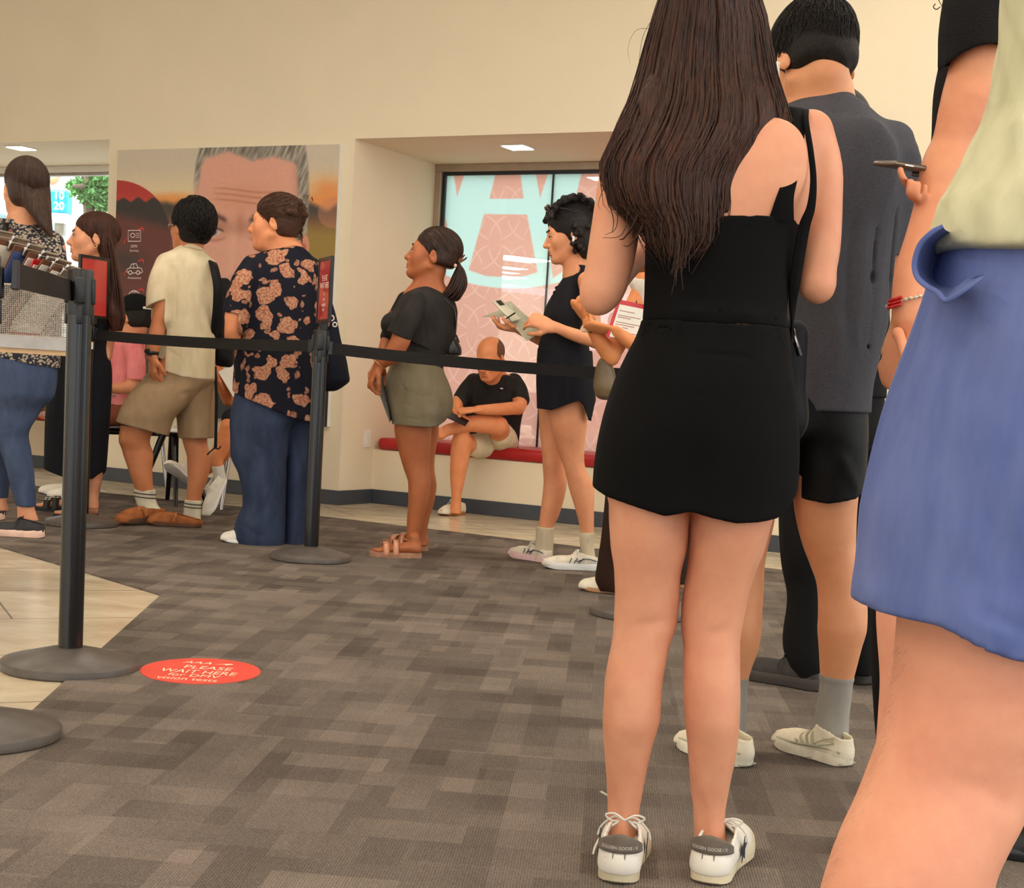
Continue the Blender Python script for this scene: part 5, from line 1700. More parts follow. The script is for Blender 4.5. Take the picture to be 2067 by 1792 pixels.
# ------------------------------------------------------------------ person in blue shorts, nearest at the right edge
def person_blue_shorts():
    A = At(1.20)
    root = person(np.array([A.p(1900, 1500)[0] - .02, 1.20, CZ]), 'person in blue shorts and pale green shirt, cut off by the right edge')
    sk = skin('skin rosy', (226, 160, 128), .06)
    f = Field(.004)
    f.prof(A.prof([(1120, 1800, 2150, .085), (1273, 1816, 2150, .082), (1372, 1807, 2138, .078), (1460, 1793, 2115, .073), (1513, 1774, 2100, .068), (1555, 1758, 2090, .066), (1629, 1729, 2064, .066, -.006), (1689, 1701, 2033, .066, -.012), (1742, 1680, 2008, .066, -.016), (1791, 1664, 1996, .064, -.018), (1900, 1640, 1950, .058, -.016), (2050, 1620, 1880, .046, -.008), (2250, 1610, 1820, .037), (2480, 1600, 1800, .038), (2730, 1590, 1800, .040)]), .004)
    B = At(1.62)
    f.prof(B.prof([(1050, 1775, 1990, .08), (1248, 1773, 1985, .076), (1407, 1779, 1970, .066), (1500, 1772, 1960, .062), (1620, 1776, 1965, .062), (1760, 1790, 1960, .055), (1950, 1815, 1920, .040), (2220, 1815, 1912, .038)]), .004)
    f.prof(A.prof([(-700, 2120, 2330, .06), (-560, 2060, 2420, .09), (-300, 2040, 2480, .11), (0, 2080, 2460, .11), (420, 2010, 2440, .11), (700, 1960, 2430, .11), (1120, 1900, 2350, .10)]), .03)
    f.dent([A.p(1800, 1566, -.062), A.p(1900, 1572, -.07), A.p(2010, 1592, -.066)], .0018, .006)
    f.dent([A.p(1900, 1582, -.07), A.p(1990, 1602, -.068), A.p(2060, 1640, -.06)], .0014, .005)
    Hd = Head(A.p(2240, -900, .05), 20, 0, 0, 1.0); Hd.skin(f); f.cone(Hd.L(0, -.03, -.06), A.p(2230, -620), .06, .065, .03)
    # arms folded in front, out of the frame
    for (x0, x1) in ((2470, 2380),):
        f.chain([A.c(2430, -480, 120), A.c(2520, -100, 100), A.c(2500, 200, 85)], .02); f.chain([A.c(2500, 200, 85), A.c(2460, 140, 65, .22), A.c(2425, 70, 52, .32)], .02)
    f.chain([A.c(2200, -480, 100, .10), A.c(2290, -150, 80, .22), A.c(2330, 120, 60, .24), A.c(2370, 60, 50, .32)], .02)
    hand(f, A.p(2375, 50, .33), (.3, .6, .7), (-.2, -.4, .8), 1); hand(f, A.p(2420, 60, .33), (-.1, .6, .7), (.2, -.4, .8), -1)
    f.build('body', sk, root, 2)
    for (hx, Yh) in ((1690, 1.14), (1862, 1.56)):
        h = np.array([at(hx, 1700, Yh)[0], Yh, .006]); shoe(root, h, h + np.array([-.05, .285, 0]), M['white_plastic'], M['white_plastic'])
    # fine leg hair along the shin and calf
    rg = random.Random(4); ps = []
    for i in range(150):
        y = rg.uniform(1300, 1792); xl = np.interp(y, [1273, 1460, 1555, 1689, 1791], [1816, 1793, 1758, 1701, 1664]); xr = np.interp(y, [1273, 1555, 1689, 1791], [2150, 2090, 2033, 1996])
        side = rg.random() < .62
        x = xl + 1 + rg.random() ** 3 * 22 if side else xr - 4 - rg.random() ** 2 * 26
        s = (x - (xl + xr) / 2) / ((xr - xl) / 2); ry = .068
        d = -ry * math.sqrt(max(0, 1 - s * s)) * rg.choice((-1, 1, 1)) - .012 * (y > 1600)
        L = rg.uniform(10, 24); sg = -1 if side else 1
        p = A.p(x, y, d); q = A.p(x + sg * L * .55 + rg.gauss(0, 4), y + L * .8, d + rg.uniform(-.006, .006)); m = A.p(x + sg * L * .45, y + L * .3, d)
        ps.append((spline([p, m, q], 6), np.linspace(.00011, .00004, 6)))
    V, Q = tubes(ps, 3); o = mesh_obj('leg_hair', V, Q, plain('fine brown hair', (176, 134, 98), .6), root); o['kind'] = 'stuff'
    blue = cloth('faded blue cotton', (88, 104, 160), .92, var=.06, weave=2400, wb=.08, fold=.2, c2=(112, 122, 170), stretch=(1.2, 1.2, .35))
    f = Field(.004)
    rows_ = [(380, 1945, 2470, .125), (432, 1928, 2476, .128), (500, 1906, 2480, .131), (560, 1890, 2480, .134), (612, 1874, 2470, .136), (645, 1862, 2460, .137), (684, 1848, 2450, .138), (761, 1822, 2430, .138), (848, 1795, 2410, .136), (922, 1775, 2390, .132), (1035, 1749, 2360, .126), (1096, 1743, 2340, .122), (1159, 1738, 2310, .118), (1202, 1731, 2290, .116), (1300, 1722, 2270, .112), (1420, 1716, 2260, .110)]
    f.prof(A.prof(rows_), .03); S_ = front(A, rows_)
    f.clipfn(hem_fn([A.p(x, y, -.10) for x, y in ((1690, 1233), (1726, 1238), (1752, 1246), (1814, 1259), (1913, 1273), (1983, 1312), (2047, 1333), (2150, 1338), (2320, 1330))]), .008, .12)
    for pts, am, w in (([(1930, 470), (1950, 530), (1925, 590)], .004, .016), ([(1908, 606), (1985, 560), (2060, 530)], -.004, .012), ([(1870, 640), (1850, 720), (1832, 800), (1830, 860), (1815, 960), (1795, 1060), (1775, 1180), (1752, 1240)], .003, .0035), ([(1990, 760), (1930, 860), (1860, 880)], .003, .014), ([(1900, 960), (1850, 1010)], -.003, .010), ([(1930, 1000), (1990, 1060), (2050, 1160)], .004, .012), ([(1960, 700), (2040, 640)], -.004, .016), ([(1830, 1180), (1920, 1200), (2067, 1280)], .003, .006), ([(1740, 1196), (1800, 1205), (1900, 1222), (1990, 1262), (2067, 1290)], -.002, .006), ([(1850, 1100), (1930, 1160), (2030, 1200)], .003, .014)):
        f.dent([S_(x, y) for x, y in pts], am, w)
    f.waves(.0025, 15, 4, (1, 1, .6))
    sh = f.build('shorts', blue, root, 1)
    # side pocket gaping open at the hip: a bag of cloth with a stitched rim
    rim = spline([A.p(*q) for q in ((1903, 456, -.070), (1880, 470, -.068), (1857, 494, -.062), (1846, 530, -.058), (1851, 558, -.060), (1870, 577, -.070), (1893, 590, -.085), (1910, 606, -.098), (1938, 592, -.108), (1985, 560, -.115))], 40)
    inn = spline([A.p(*q) for q in ((1965, 470, -.03), (1950, 486, .0), (1940, 505, .03), (1932, 532, .04), (1930, 548, .04), (1932, 558, .02), (1936, 566, -.02), (1942, 572, -.05), (1955, 562, -.08), (1990, 552, -.11))], 40)
    V, Q = tubes([(rim, np.interp(np.linspace(0, 1, 40), [0, .1, .8, 1], [.0015, .0022, .0022, .001]))], 10, .6)
    g = np.stack([rim * (1 - t_) + inn * t_ + np.array([0, .02, 0]) * math.sin(math.pi * t_) for t_ in np.linspace(0, 1, 8)], 1)
    iq = np.arange(40 * 8).reshape(40, 8)
    Qg = np.stack([iq[:-1, :-1], iq[1:, :-1], iq[1:, 1:], iq[:-1, 1:]], -1).reshape(-1, 4)
    V, Q = fuse((V, Q), (g.reshape(-1, 3), Qg)); pk = mesh_obj('pocket', V, Q, blue, sh)
    lin_ = cloth('pale green linen', (200, 196, 158), .92, var=.05, weave=2200, wb=.12, fold=.25, c2=(212, 207, 172), stretch=(1.4, 1.4, .5))
    f = Field(.004)
    rows_ = [(-560, 2070, 2420, .10), (-300, 2035, 2480, .125), (-100, 2040, 2490, .132), (67, 2040, 2480, .136), (151, 2028, 2475, .139), (234, 2006, 2475, .142), (290, 1975, 2478, .144), (338, 1951, 2480, .146), (390, 1925, 2480, .148), (422, 1904, 2480, .150), (470, 1890, 2480, .151), (530, 1880, 2480, .15)]
    f.prof(A.prof(rows_), .03); S_ = front(A, rows_)
    f.chain([A.c(2430, -460, 150), A.c(2520, -120, 130)], .03)
    f.clipfn(hem_fn([A.p(x, y, -.13) for x, y in ((1860, 412), (1902, 428), (1962, 462), (2067, 489), (2200, 505), (2480, 505))]), .016, .04)
    for pts, am, w in (([(2056, 20), (2052, 120), (2036, 220), (2008, 300), (1980, 345)], -.009, .012), ([(2067, 30), (2064, 160), (2050, 250)], .008, .010), ([(1985, 355), (1990, 385), (1960, 410)], -.006, .010), ([(1962, 340), (2000, 346), (2067, 338)], -.006, .007), ([(1970, 330), (2010, 318), (2060, 290)], .007, .012), ([(1990, 290), (2005, 330)], .010, .016), ([(1960, 360), (1985, 392), (1975, 420)], .005, .012), ([(1915, 418), (1975, 424), (2067, 448)], .002, .004), ([(2060, 140), (2040, 260)], .006, .014), ([(2000, 380), (2060, 400)], .005, .016)):
        f.dent([S_(x, y) for x, y in pts], am, w)
    f.waves(.0055, 17, 9, (1, 1, .9))
    f.build('shirt', lin_, root, 1)


person_blue_shorts()


# ------------------------------------------------------------------ person in black with a bracelet, holding a phone
def person_bracelet():
    A = At(2.62)
    root = person(np.array([A.p(1900, 1500)[0], 2.66, CZ]), 'person in black t-shirt and trousers holding a phone, red bead bracelet on the hanging arm')
    sk = skin('skin freckled', (220, 152, 112), .06)
    f = Field(.004)
    f.chain([A.c(2000, -10, 70), A.c(1982, 100, 56), A.c(1955, 200, 54), A.c(1921, 300, 42), A.c(1905, 345, 43)], .02)
    f.chain([A.c(1912, 330, 42), A.c(1893, 400, 42, -.01), A.c(1866, 480, 38, -.02), A.c(1842, 550, 36, -.025), A.c(1834, 600, 33, -.03), A.c(1831, 640, 31, -.03)], .02)
    hand(f, A.p(1829, 655, -.03), (-.12, .10, -1), (.85, .5, .0), -1, .95, (.75, .85, .95, 1.0), .6, .05, tout=.55)
    f.chain([A.c(1812, 672, 13, -.055), A.c(1822, 704, 12, -.068), A.c(1827, 730, 11, -.072), A.c(1825, 752, 9, -.066)], .006)
    f.dent([A.p(1806, 690, -.06), A.p(1812, 730, -.06), A.p(1816, 760, -.05)], .004, .006)
    f.prof(A.prof([(-120, 1975, 2080, .058, .12), (0, 1945, 2160, .09, .12), (300, 1930, 2140, .10, .12), (620, 1900, 2120, .10, .12)]), .02)
    Hd = Head(A.p(1985, -235, .10), 78, -12, 0, 1.0); Hd.skin(f); f.cone(Hd.L(0, -.03, -.06), A.p(2020, -60, .12), .058, .06, .03)
    # other arm bringing the phone up
    f.chain([A.c(2120, 20, 55, .2), A.c(2090, 280, 44, .26), A.c(2060, 370, 40, .24)], .02); f.chain([A.c(2060, 370, 38, .24), A.c(1950, 385, 32, .14), A.c(1888, 385, 25, .08)], .02)
    # hand under the phone: palm at the right, finger ends curling up on this side
    f.chain([A.c(1888, 385, 25, .08), A.c(1874, 380, 24, .05)], .012)
    for (pts, r) in (([(1862, 372, .02), (1836, 374, -.01), (1822, 358, -.035), (1817, 341, -.035)], 8.5), ([(1866, 384, .02), (1846, 398, -.02), (1836, 388, -.042), (1838, 366, -.044)], 9), ([(1872, 392, .02), (1860, 404, -.02), (1850, 396, -.045), (1853, 371, -.048)], 8.8), ([(1878, 398, .02), (1872, 406, -.015), (1866, 396, -.04), (1868, 376, -.045)], 8)):
        f.chain([A.c(x, y, r * (1.05 - .08 * i), d) for i, (x, y, d) in enumerate(pts)], .005)
    f.build('body', sk, root, 2)
    V, Q = tubes([(spline([A.p(1888, 8, .04), A.p(1884, 14, .03), A.p(1890, 19, .03), A.p(1898, 14, .03)], 12), .0009), (spline([A.p(1900, -60, .06), A.p(1893, -10, .04), A.p(1903, 16, .05)], 12), .0007)], 4)
    f = Field(.005); Hd.cap(f, .016, .06, 0, -.10, .01); f.prof(A.prof([(-300, 1960, 2070, .07, .12), (-150, 1950, 2075, .075, .12), (-60, 1958, 2060, .05, .13)]), .03); f.waves(.004, 40, 4)
    Vh, Qh = f.mesh()
    V, Q = fuse((Vh, Qh), (V, Q)); mesh_obj('hair', V, Q, hairmat('dark curly hair', (28, 20, 15), (60, 42, 30), .5, (30, 30, 30)), root)
    tee = cloth('black waffle knit', (30, 28, 28), .95, weave=350, wb=1.2, fold=.2)
    f = Field(.004)
    f.prof(A.prof([(-130, 1960, 2090, .07, .12), (-60, 1930, 2150, .09, .12), (40, 1918, 2180, .115, .12), (200, 1888, 2150, .12, .13), (290, 1884, 2140, .12, .13), (420, 1872, 2130, .12, .13), (560, 1862, 2125, .12, .13), (640, 1858, 2120, .12, .13)]), .02)
    S = Field(.004)
    f.build('t_shirt', tee, root, 1)
    S.prof(A.prof([(-90, 1935, 2075, .075), (-30, 1912, 2066, .085), (67, 1898, 2052, .082), (120, 1896, 2044, .078), (161, 1896, 2042, .074), (240, 1904, 2040, .07)]), .02)
    S.clipfn(hem_fn([A.p(x, y, -.07) for x, y in ((1880, 168), (1896, 150), (1912, 132), (1928, 117), (1950, 102), (1975, 93), (2005, 90), (2040, 93))]), .009, .05)
    S.waves(.0018, 22, 3)
    S.build('sleeve', tee, root, 1)
    pants = cloth('black trousers', (15, 14, 14), .8, fold=.3)
    f = Field(.005)
    f.prof(A.prof([(600, 1852, 2100, .12, .13), (760, 1812, 2090, .125, .13), (900, 1785, 2075, .12, .13), (1050, 1768, 1910, .10, .10), (1300, 1763, 1890, .085, .09), (1450, 1768, 1890, .078, .09), (1600, 1790, 1920, .075, .09), (1735, 1835, 1950, .07, .06)]), .01)
    f.prof(A.prof([(900, 1900, 2075, .12, .15), (1050, 1925, 2070, .10, .15), (1300, 1935, 2060, .085, .15), (1600, 1990, 2110, .078, .12), (1735, 2090, 2210, .07, .08)]), .01)
    f.waves(.004, 14, 2, (1, 1, .5))
    f.build('trousers', pants, root, 1)
    up = plain('black shoe mesh', (22, 21, 22), .6, var=.1, bump=.2)
    for (h, t_) in ((flo(1965, 1768, CZ), flo(1684, 1724, CZ)), (flo(2230, 1760, CZ), flo(1960, 1712, CZ))):
        shoe(root, h, t_, up, M['black_plastic'], th=.03, lace=M['white_plastic'], W=1.0)
    # bracelet
    b = MB(); ctr = A.p(1833, 607, -.03); ax = A.p(1836, 590, -.03) - A.p(1830, 640, -.03); ax /= np.linalg.norm(ax)
    e1 = np.cross(ax, [0, 1, 0]); e1 /= np.linalg.norm(e1); e2 = np.cross(ax, e1)
    rt = .0335
    br = empty('bead_bracelet', ctr, 'bracelet of pale and red beads on the hanging wrist', 'bracelet')
    silver = plain('pale shell beads', (206, 192, 172), .3, var=.15, scale=60); red = plain('red glass beads', (190, 26, 24), .25, var=.1, scale=80)
    def bead(a, r, mat, sh=0, out=0):
        p = ctr + (rt + out) * (math.cos(a) * e1 + .95 * math.sin(a) * e2) + ax * (sh - .012 * math.cos(a + .3))
        m_ = MB(); m_.ball(p, (r, r, r * .8), 5); m_.build('bead', mat, br, smooth=True)
    for i in range(26):
        a = 2 * math.pi * i / 26
        bead(a, .0038, silver)
    for i in range(9):
        a0 = math.atan2(float((CAM - ctr) @ e2), float((CAM - ctr) @ e1))
        for sh in (-.006, .000, .006): bead(a0 - .15 + (i - 4) * .085 * (1 if e1[0] > 0 else -1) + .55 * (1 if e1[0] > 0 else -1), .0036, red, sh, .002)
    V, Q = tubes([(np.array([ctr + rt * (math.cos(a) * e1 + .95 * math.sin(a) * e2) + ax * (-.012 * math.cos(a + .3)) for a in np.linspace(0, 6.283, 40)]), .0012)], 5); mesh_obj('cord', V, Q, silver, br)
    rg_ = empty('finger_ring', A.p(1826, 731, -.055), 'silver ring on the hanging hand with the bracelet', 'ring')
    V, Q = tubes([(np.array([A.p(1827, 730, -.072) + .0105 * (math.cos(a) * np.array([1, 0, .25]) + math.sin(a) * np.array([0, 1, 0])) for a in np.linspace(0, 6.283, 24)]), .0018)], 6); mesh_obj('band', V, Q, M['steel'], rg_)
    # phone
    ph = empty('phone', A.p(1835, 345, -.02), 'phone held flat in one hand above the hanging arm', 'phone')
    p0, p1 = A.p(1784, 329, -.01), A.p(1870, 344, .02)
    X = p1 - p0; X /= np.linalg.norm(X); Yv = np.cross([0, 0, 1.0], X); Yv /= np.linalg.norm(Yv); Yv = Yv * .96 + np.array([0, 0, .12]); Yv -= X * (X @ Yv); Yv /= np.linalg.norm(Yv); Zv = np.cross(X, Yv)
    R_ = np.stack([X, Yv, Zv], 1); c = p0 + X * .073
    m_ = MB(); m_.rbox(c, (.147, .071, .0085), .004, R_); m_.build('shell', plain('phone edge', (120, 108, 96), .3, .8), ph, smooth=True)
    m_ = MB(); m_.rbox(c + Zv * .0044, (.139, .064, .001), .0004, R_); m_.build('screen', M['black_plastic'], ph)
    m_ = MB(); m_.rbox(c + X * .035 - Zv * .0075, (.062, .060, .008), .003, R_); m_.build('grip_pad', M['black_plastic'], ph, smooth=True)
    m_ = MB(); m_.rbox(c - X * .045 - Yv * .0357, (.018, .0012, .003), .0005, R_); m_.build('button', M['steel'], ph)


person_bracelet()


# ------------------------------------------------------------------ person all in black behind the grey t-shirt
def person_black_behind():
    A = At(4.26)
    root = person(flo(1660, 1385, CZ), 'person in loose black trousers and black sneakers, mostly hidden behind the dark grey t-shirt')
    f = Field(.006)
    f.prof(A.prof([(330, 1655, 1705, .055), (360, 1600, 1760, .09), (480, 1585, 1775, .1), (640, 1600, 1770, .1)]), .02)
    Hd = Head(A.p(1665, 275, 0), 92, 0, 0, 1.0); Hd.skin(f); f.cone(Hd.L(0, -.03, -.06), A.p(1680, 345), .056, .06, .03)
    for x in (1592, 1768):
        f.chain([A.c(x, 400, 34), A.c(x + (6 if x > 1700 else -6), 520, 27), A.c(x, 620, 22, -.02)], .02); hand(f, A.p(x, 625, -.02), (-.2, 0, -1), (-1, 0, 0), 1)
    f.build('body', skin('skin olive', (196, 136, 100)), root, 1)
    f = Field(.006); Hd.cap(f, .01, .06, 0, -.06); f.build('hair', hairmat('black hair', (16, 13, 12), (36, 28, 24)), root, 1)
    blk = cloth('washed black cloth', (20, 19, 19), .85, fold=.4)
    f = Field(.006)
    f.prof(A.prof([(350, 1610, 1750, .09), (400, 1580, 1782, .12), (560, 1590, 1790, .13), (700, 1594, 1792, .13), (800, 1590, 1788, .13)]), .02); f.waves(.004, 12, 2)
    f.build('shirt', blk, root, 1)
    f = Field(.005)
    f.prof(A.prof([(760, 1590, 1785, .125), (860, 1582, 1785, .13), (960, 1572, 1690, .115, -.02), (1060, 1574, 1680, .10, -.02), (1142, 1579, 1672, .094, -.02), (1200, 1585, 1670, .09, -.02), (1305, 1584, 1672, .088, -.02), (1345, 1590, 1678, .085, -.02), (1372, 1594, 1680, .08, -.02)]), .01)
    f.prof(A.prof([(860, 1660, 1788, .12, .1), (1000, 1690, 1786, .105, .1), (1150, 1690, 1776, .09, .1), (1320, 1694, 1768, .085, .1), (1352, 1700, 1766, .08, .1)]), .01)
    f.waves(.006, 13, 5, (1, 1, .6))
    f.build('trousers', blk, root, 1)
    up = plain('brown black shoe mesh', (44, 38, 34), .7, var=.15, scale=40, bump=.3, bscale=120); so = plain('dark foam sole', (52, 44, 38), .6)
    for (h, t_) in ((flo(1664, 1396, CZ), flo(1521, 1368, CZ)), (flo(1762, 1383, CZ), flo(1640, 1358, CZ))):
        shoe(root, h, t_, up, so, L=.285, th=.032, chunky=.15, lace=M['black_plastic'])


person_black_behind()


# ------------------------------------------------------------------ person with watch and clipboard
def person_clipboard():
    A = At(6.08)
    root = person(flo(1240, 1198, CZ), 'person with a watch and dark brown trousers holding a red clipboard')
    sk = skin('skin sunny', (226, 148, 92))
    f = Field(.004)
    f.chain([A.c(1300, 590, 25), A.c(1278, 630, 23, -.02), A.c(1252, 680, 21, -.05), A.c(1233, 720, 17, -.07)], .015)
    f.chain([A.c(1233, 720, 17, -.07), A.c(1216, 695, 17, -.09), A.c(1200, 668, 14, -.11), A.c(1190, 654, 11.5, -.12)], .015)
    hand(f, A.p(1188, 652, -.12), (-.62, -.35, .72), (.75, .2, .5), -1, .98, (.55, .9, 1.1, 1.2), .2)
    f.chain([A.c(1360, 600, 24, .1), A.c(1330, 690, 20, .0), A.c(1300, 705, 17, -.1), A.c(1240, 668, 12, -.16)], .015)
    hand(f, A.p(1236, 666, -.165), (-.9, -.1, .1), (.1, .4, .9), 1, .95, (.6, .7, .8, .8))
    f.prof(A.prof([(545, 1295, 1345, .055), (575, 1280, 1370, .075), (620, 1282, 1375, .09), (760, 1290, 1370, .09)]), .02)
    Hd = Head(A.p(1316, 470, 0), 100, -14, 0, 1.0); Hd.skin(f); f.cone(Hd.L(0, -.03, -.06), A.p(1318, 560), .05, .055, .03)
    f.build('body', sk, root, 1)
    hm = hairmat('auburn hair', (74, 36, 18), (150, 84, 40), .45)
    f = Field(.004); Hd.cap(f, .012, .06, 0, -.09, .01); f.prof(A.prof([(470, 1300, 1350, .07), (540, 1285, 1352, .07), (562, 1290, 1340, .05)]), .02); f.build('hair', hm, root, 1)
    Hd.face_parts(root, hm, None)
    wt = cloth('white top', (226, 218, 208), .85)
    f = Field(.005); f.prof(A.prof([(556, 1270, 1364, .070), (572, 1268, 1372, .080), (600, 1280, 1378, .095), (700, 1286, 1378, .1), (790, 1280, 1380, .1)]), .01); f.clipfn(lambda P: .05 - np.hypot(P[:, 0] - A.p(1318, 560)[0], P[:, 1] - 6.08) - (A.p(1318, 574)[2] - P[:, 2]) * 2, 0); f.build('top', wt, root, 1)
    br_ = cloth('dark brown trousers', (50, 32, 24), .85, fold=.4)
    f = Field(.005)
    f.prof(A.prof([(760, 1260, 1390, .11), (860, 1240, 1395, .12), (960, 1225, 1320, .11, -.04), (1080, 1214, 1300, .09, -.04), (1130, 1207, 1290, .085, -.04), (1170, 1202, 1282, .085, -.04), (1194, 1206, 1284, .08, -.04)]), .01)
    f.prof(A.prof([(860, 1300, 1395, .11, .06), (1000, 1310, 1395, .10, .06), (1175, 1310, 1390, .08, .06)]), .01)
    f.waves(.005, 14, 3); f.build('trousers', br_, root, 1)
    for (h, t_) in ((flo(1292, 1203, CZ), flo(1172, 1190, CZ)), (flo(1396, 1188, CZ), flo(1282, 1178, CZ))):
        shoe(root, h, t_, plain('cream sneaker', (232, 220, 196), .6, var=.05), plain('gum sole', (176, 128, 84), .6), L=.26, th=.022)
    # watch
    c = A.p(1190, 656, -.12); ax = A.p(1216, 695, -.09) - c; ax /= np.linalg.norm(ax); u = np.cross(ax, [0, -1, .2]); u /= np.linalg.norm(u); w_ = np.cross(u, ax)
    if w_ @ (CAM - c) < 0: w_ = -w_
    wr = empty('wrist_watch', c, 'square dark watch with pale band on the raised wrist', 'watch')
    V, Q = tubes([(np.array([c + .033 * (math.cos(a) * u + math.sin(a) * w_) for a in np.linspace(0, 6.283, 30)]), .010)], 6, .18); mesh_obj('band', V, Q, plain('pale watch band', (216, 190, 160), .6), wr)
    R_ = np.stack([u, ax, w_], 1)
    m_ = MB(); m_.rbox(c + (w_ * .98 + u * .15) * .036, (.034, .038, .009), .004, np.stack([u, ax, w_], 1)); m_.build('case', M['black_plastic'], wr, smooth=True)
    # clipboard
    cb = empty('clipboard', A.p(1245, 650, -.15), 'red clipboard with a white form held beside the long haired person', 'clipboard')
    p = [A.p(1223, 678, -.19), A.p(1231, 628, -.17), A.p(1249, 603, -.14), A.p(1300, 640, -.09), A.p(1285, 700, -.12)]
    P0, Pu, Pr = A.p(1223, 680, -.19), A.p(1247, 604, -.16), A.p(1300, 694, -.06)
    up_ = Pu - P0; rt_ = Pr - P0; n = np.cross(rt_, up_); n /= np.linalg.norm(n)
    m_ = MB(); m_.prism([P0, P0 + rt_, P0 + rt_ + up_, P0 + up_], n * .004); m_.build('board', plain('red board', (196, 24, 34), .4), cb)
    n2 = n if n @ (CAM - P0) > 0 else -n
    m_ = MB(); m_.prism([P0 + rt_ * .06 + up_ * .02 + n2 * .005, P0 + rt_ * .96 + up_ * .02 + n2 * .005, P0 + rt_ * .96 + up_ * .88 + n2 * .005, P0 + rt_ * .06 + up_ * .88 + n2 * .005], n2 * .001); pp_ = m_.build('form', M['paper'], cb)
    m_ = MB()
    for (a, b, h) in ((.1, .5, .72), (.1, .7, .60), (.1, .45, .55), (.1, .8, .42), (.1, .6, .36), (.3, .45, .30), (.1, .8, .18)):
        m_.poly([P0 + rt_ * a + up_ * h + n2 * .0063, P0 + rt_ * b + up_ * h + n2 * .0063, P0 + rt_ * b + up_ * (h + .016) + n2 * .0063, P0 + rt_ * a + up_ * (h + .016) + n2 * .0063])
    m_.build('printed_lines', plain('print red', (150, 50, 50), .7), pp_)
    # shoulder bag of olive leather
    bg_ = empty('shoulder_bag', A.p(1214, 780, -.06), 'olive brown leather bag hanging behind the belt beside the black skirt', 'bag')
    f = Field(.004); f.prof(A.prof([(722, 1210, 1226, .03, -.06), (745, 1202, 1240, .045, -.06), (780, 1196, 1246, .05, -.06), (806, 1204, 1246, .04, -.06)]), .01, cap=.015); f.waves(.004, 30, 2); f.build('pouch', plain('olive leather', (104, 84, 58), .45, var=.15, scale=14, bump=.2, bscale=40), bg_, 1)
    surf_strip(bg_, 'strap', [A.p(1222, 730, -.05), A.p(1262, 690, -.03), A.p(1285, 620, -.06), A.p(1300, 572, -.01)], .02, M['black_plastic'], (0, -1, 0), .003)


person_clipboard()
# ------------------------------------------------------------------ the queue along the belt
def shifted(rows, d):
    return [tuple(r[:4]) + ((r[4] if len(r) > 4 else 0.0) + d,) for r in rows]


LIPS = plain('natural lips', (176, 96, 84), .45, var=.03)


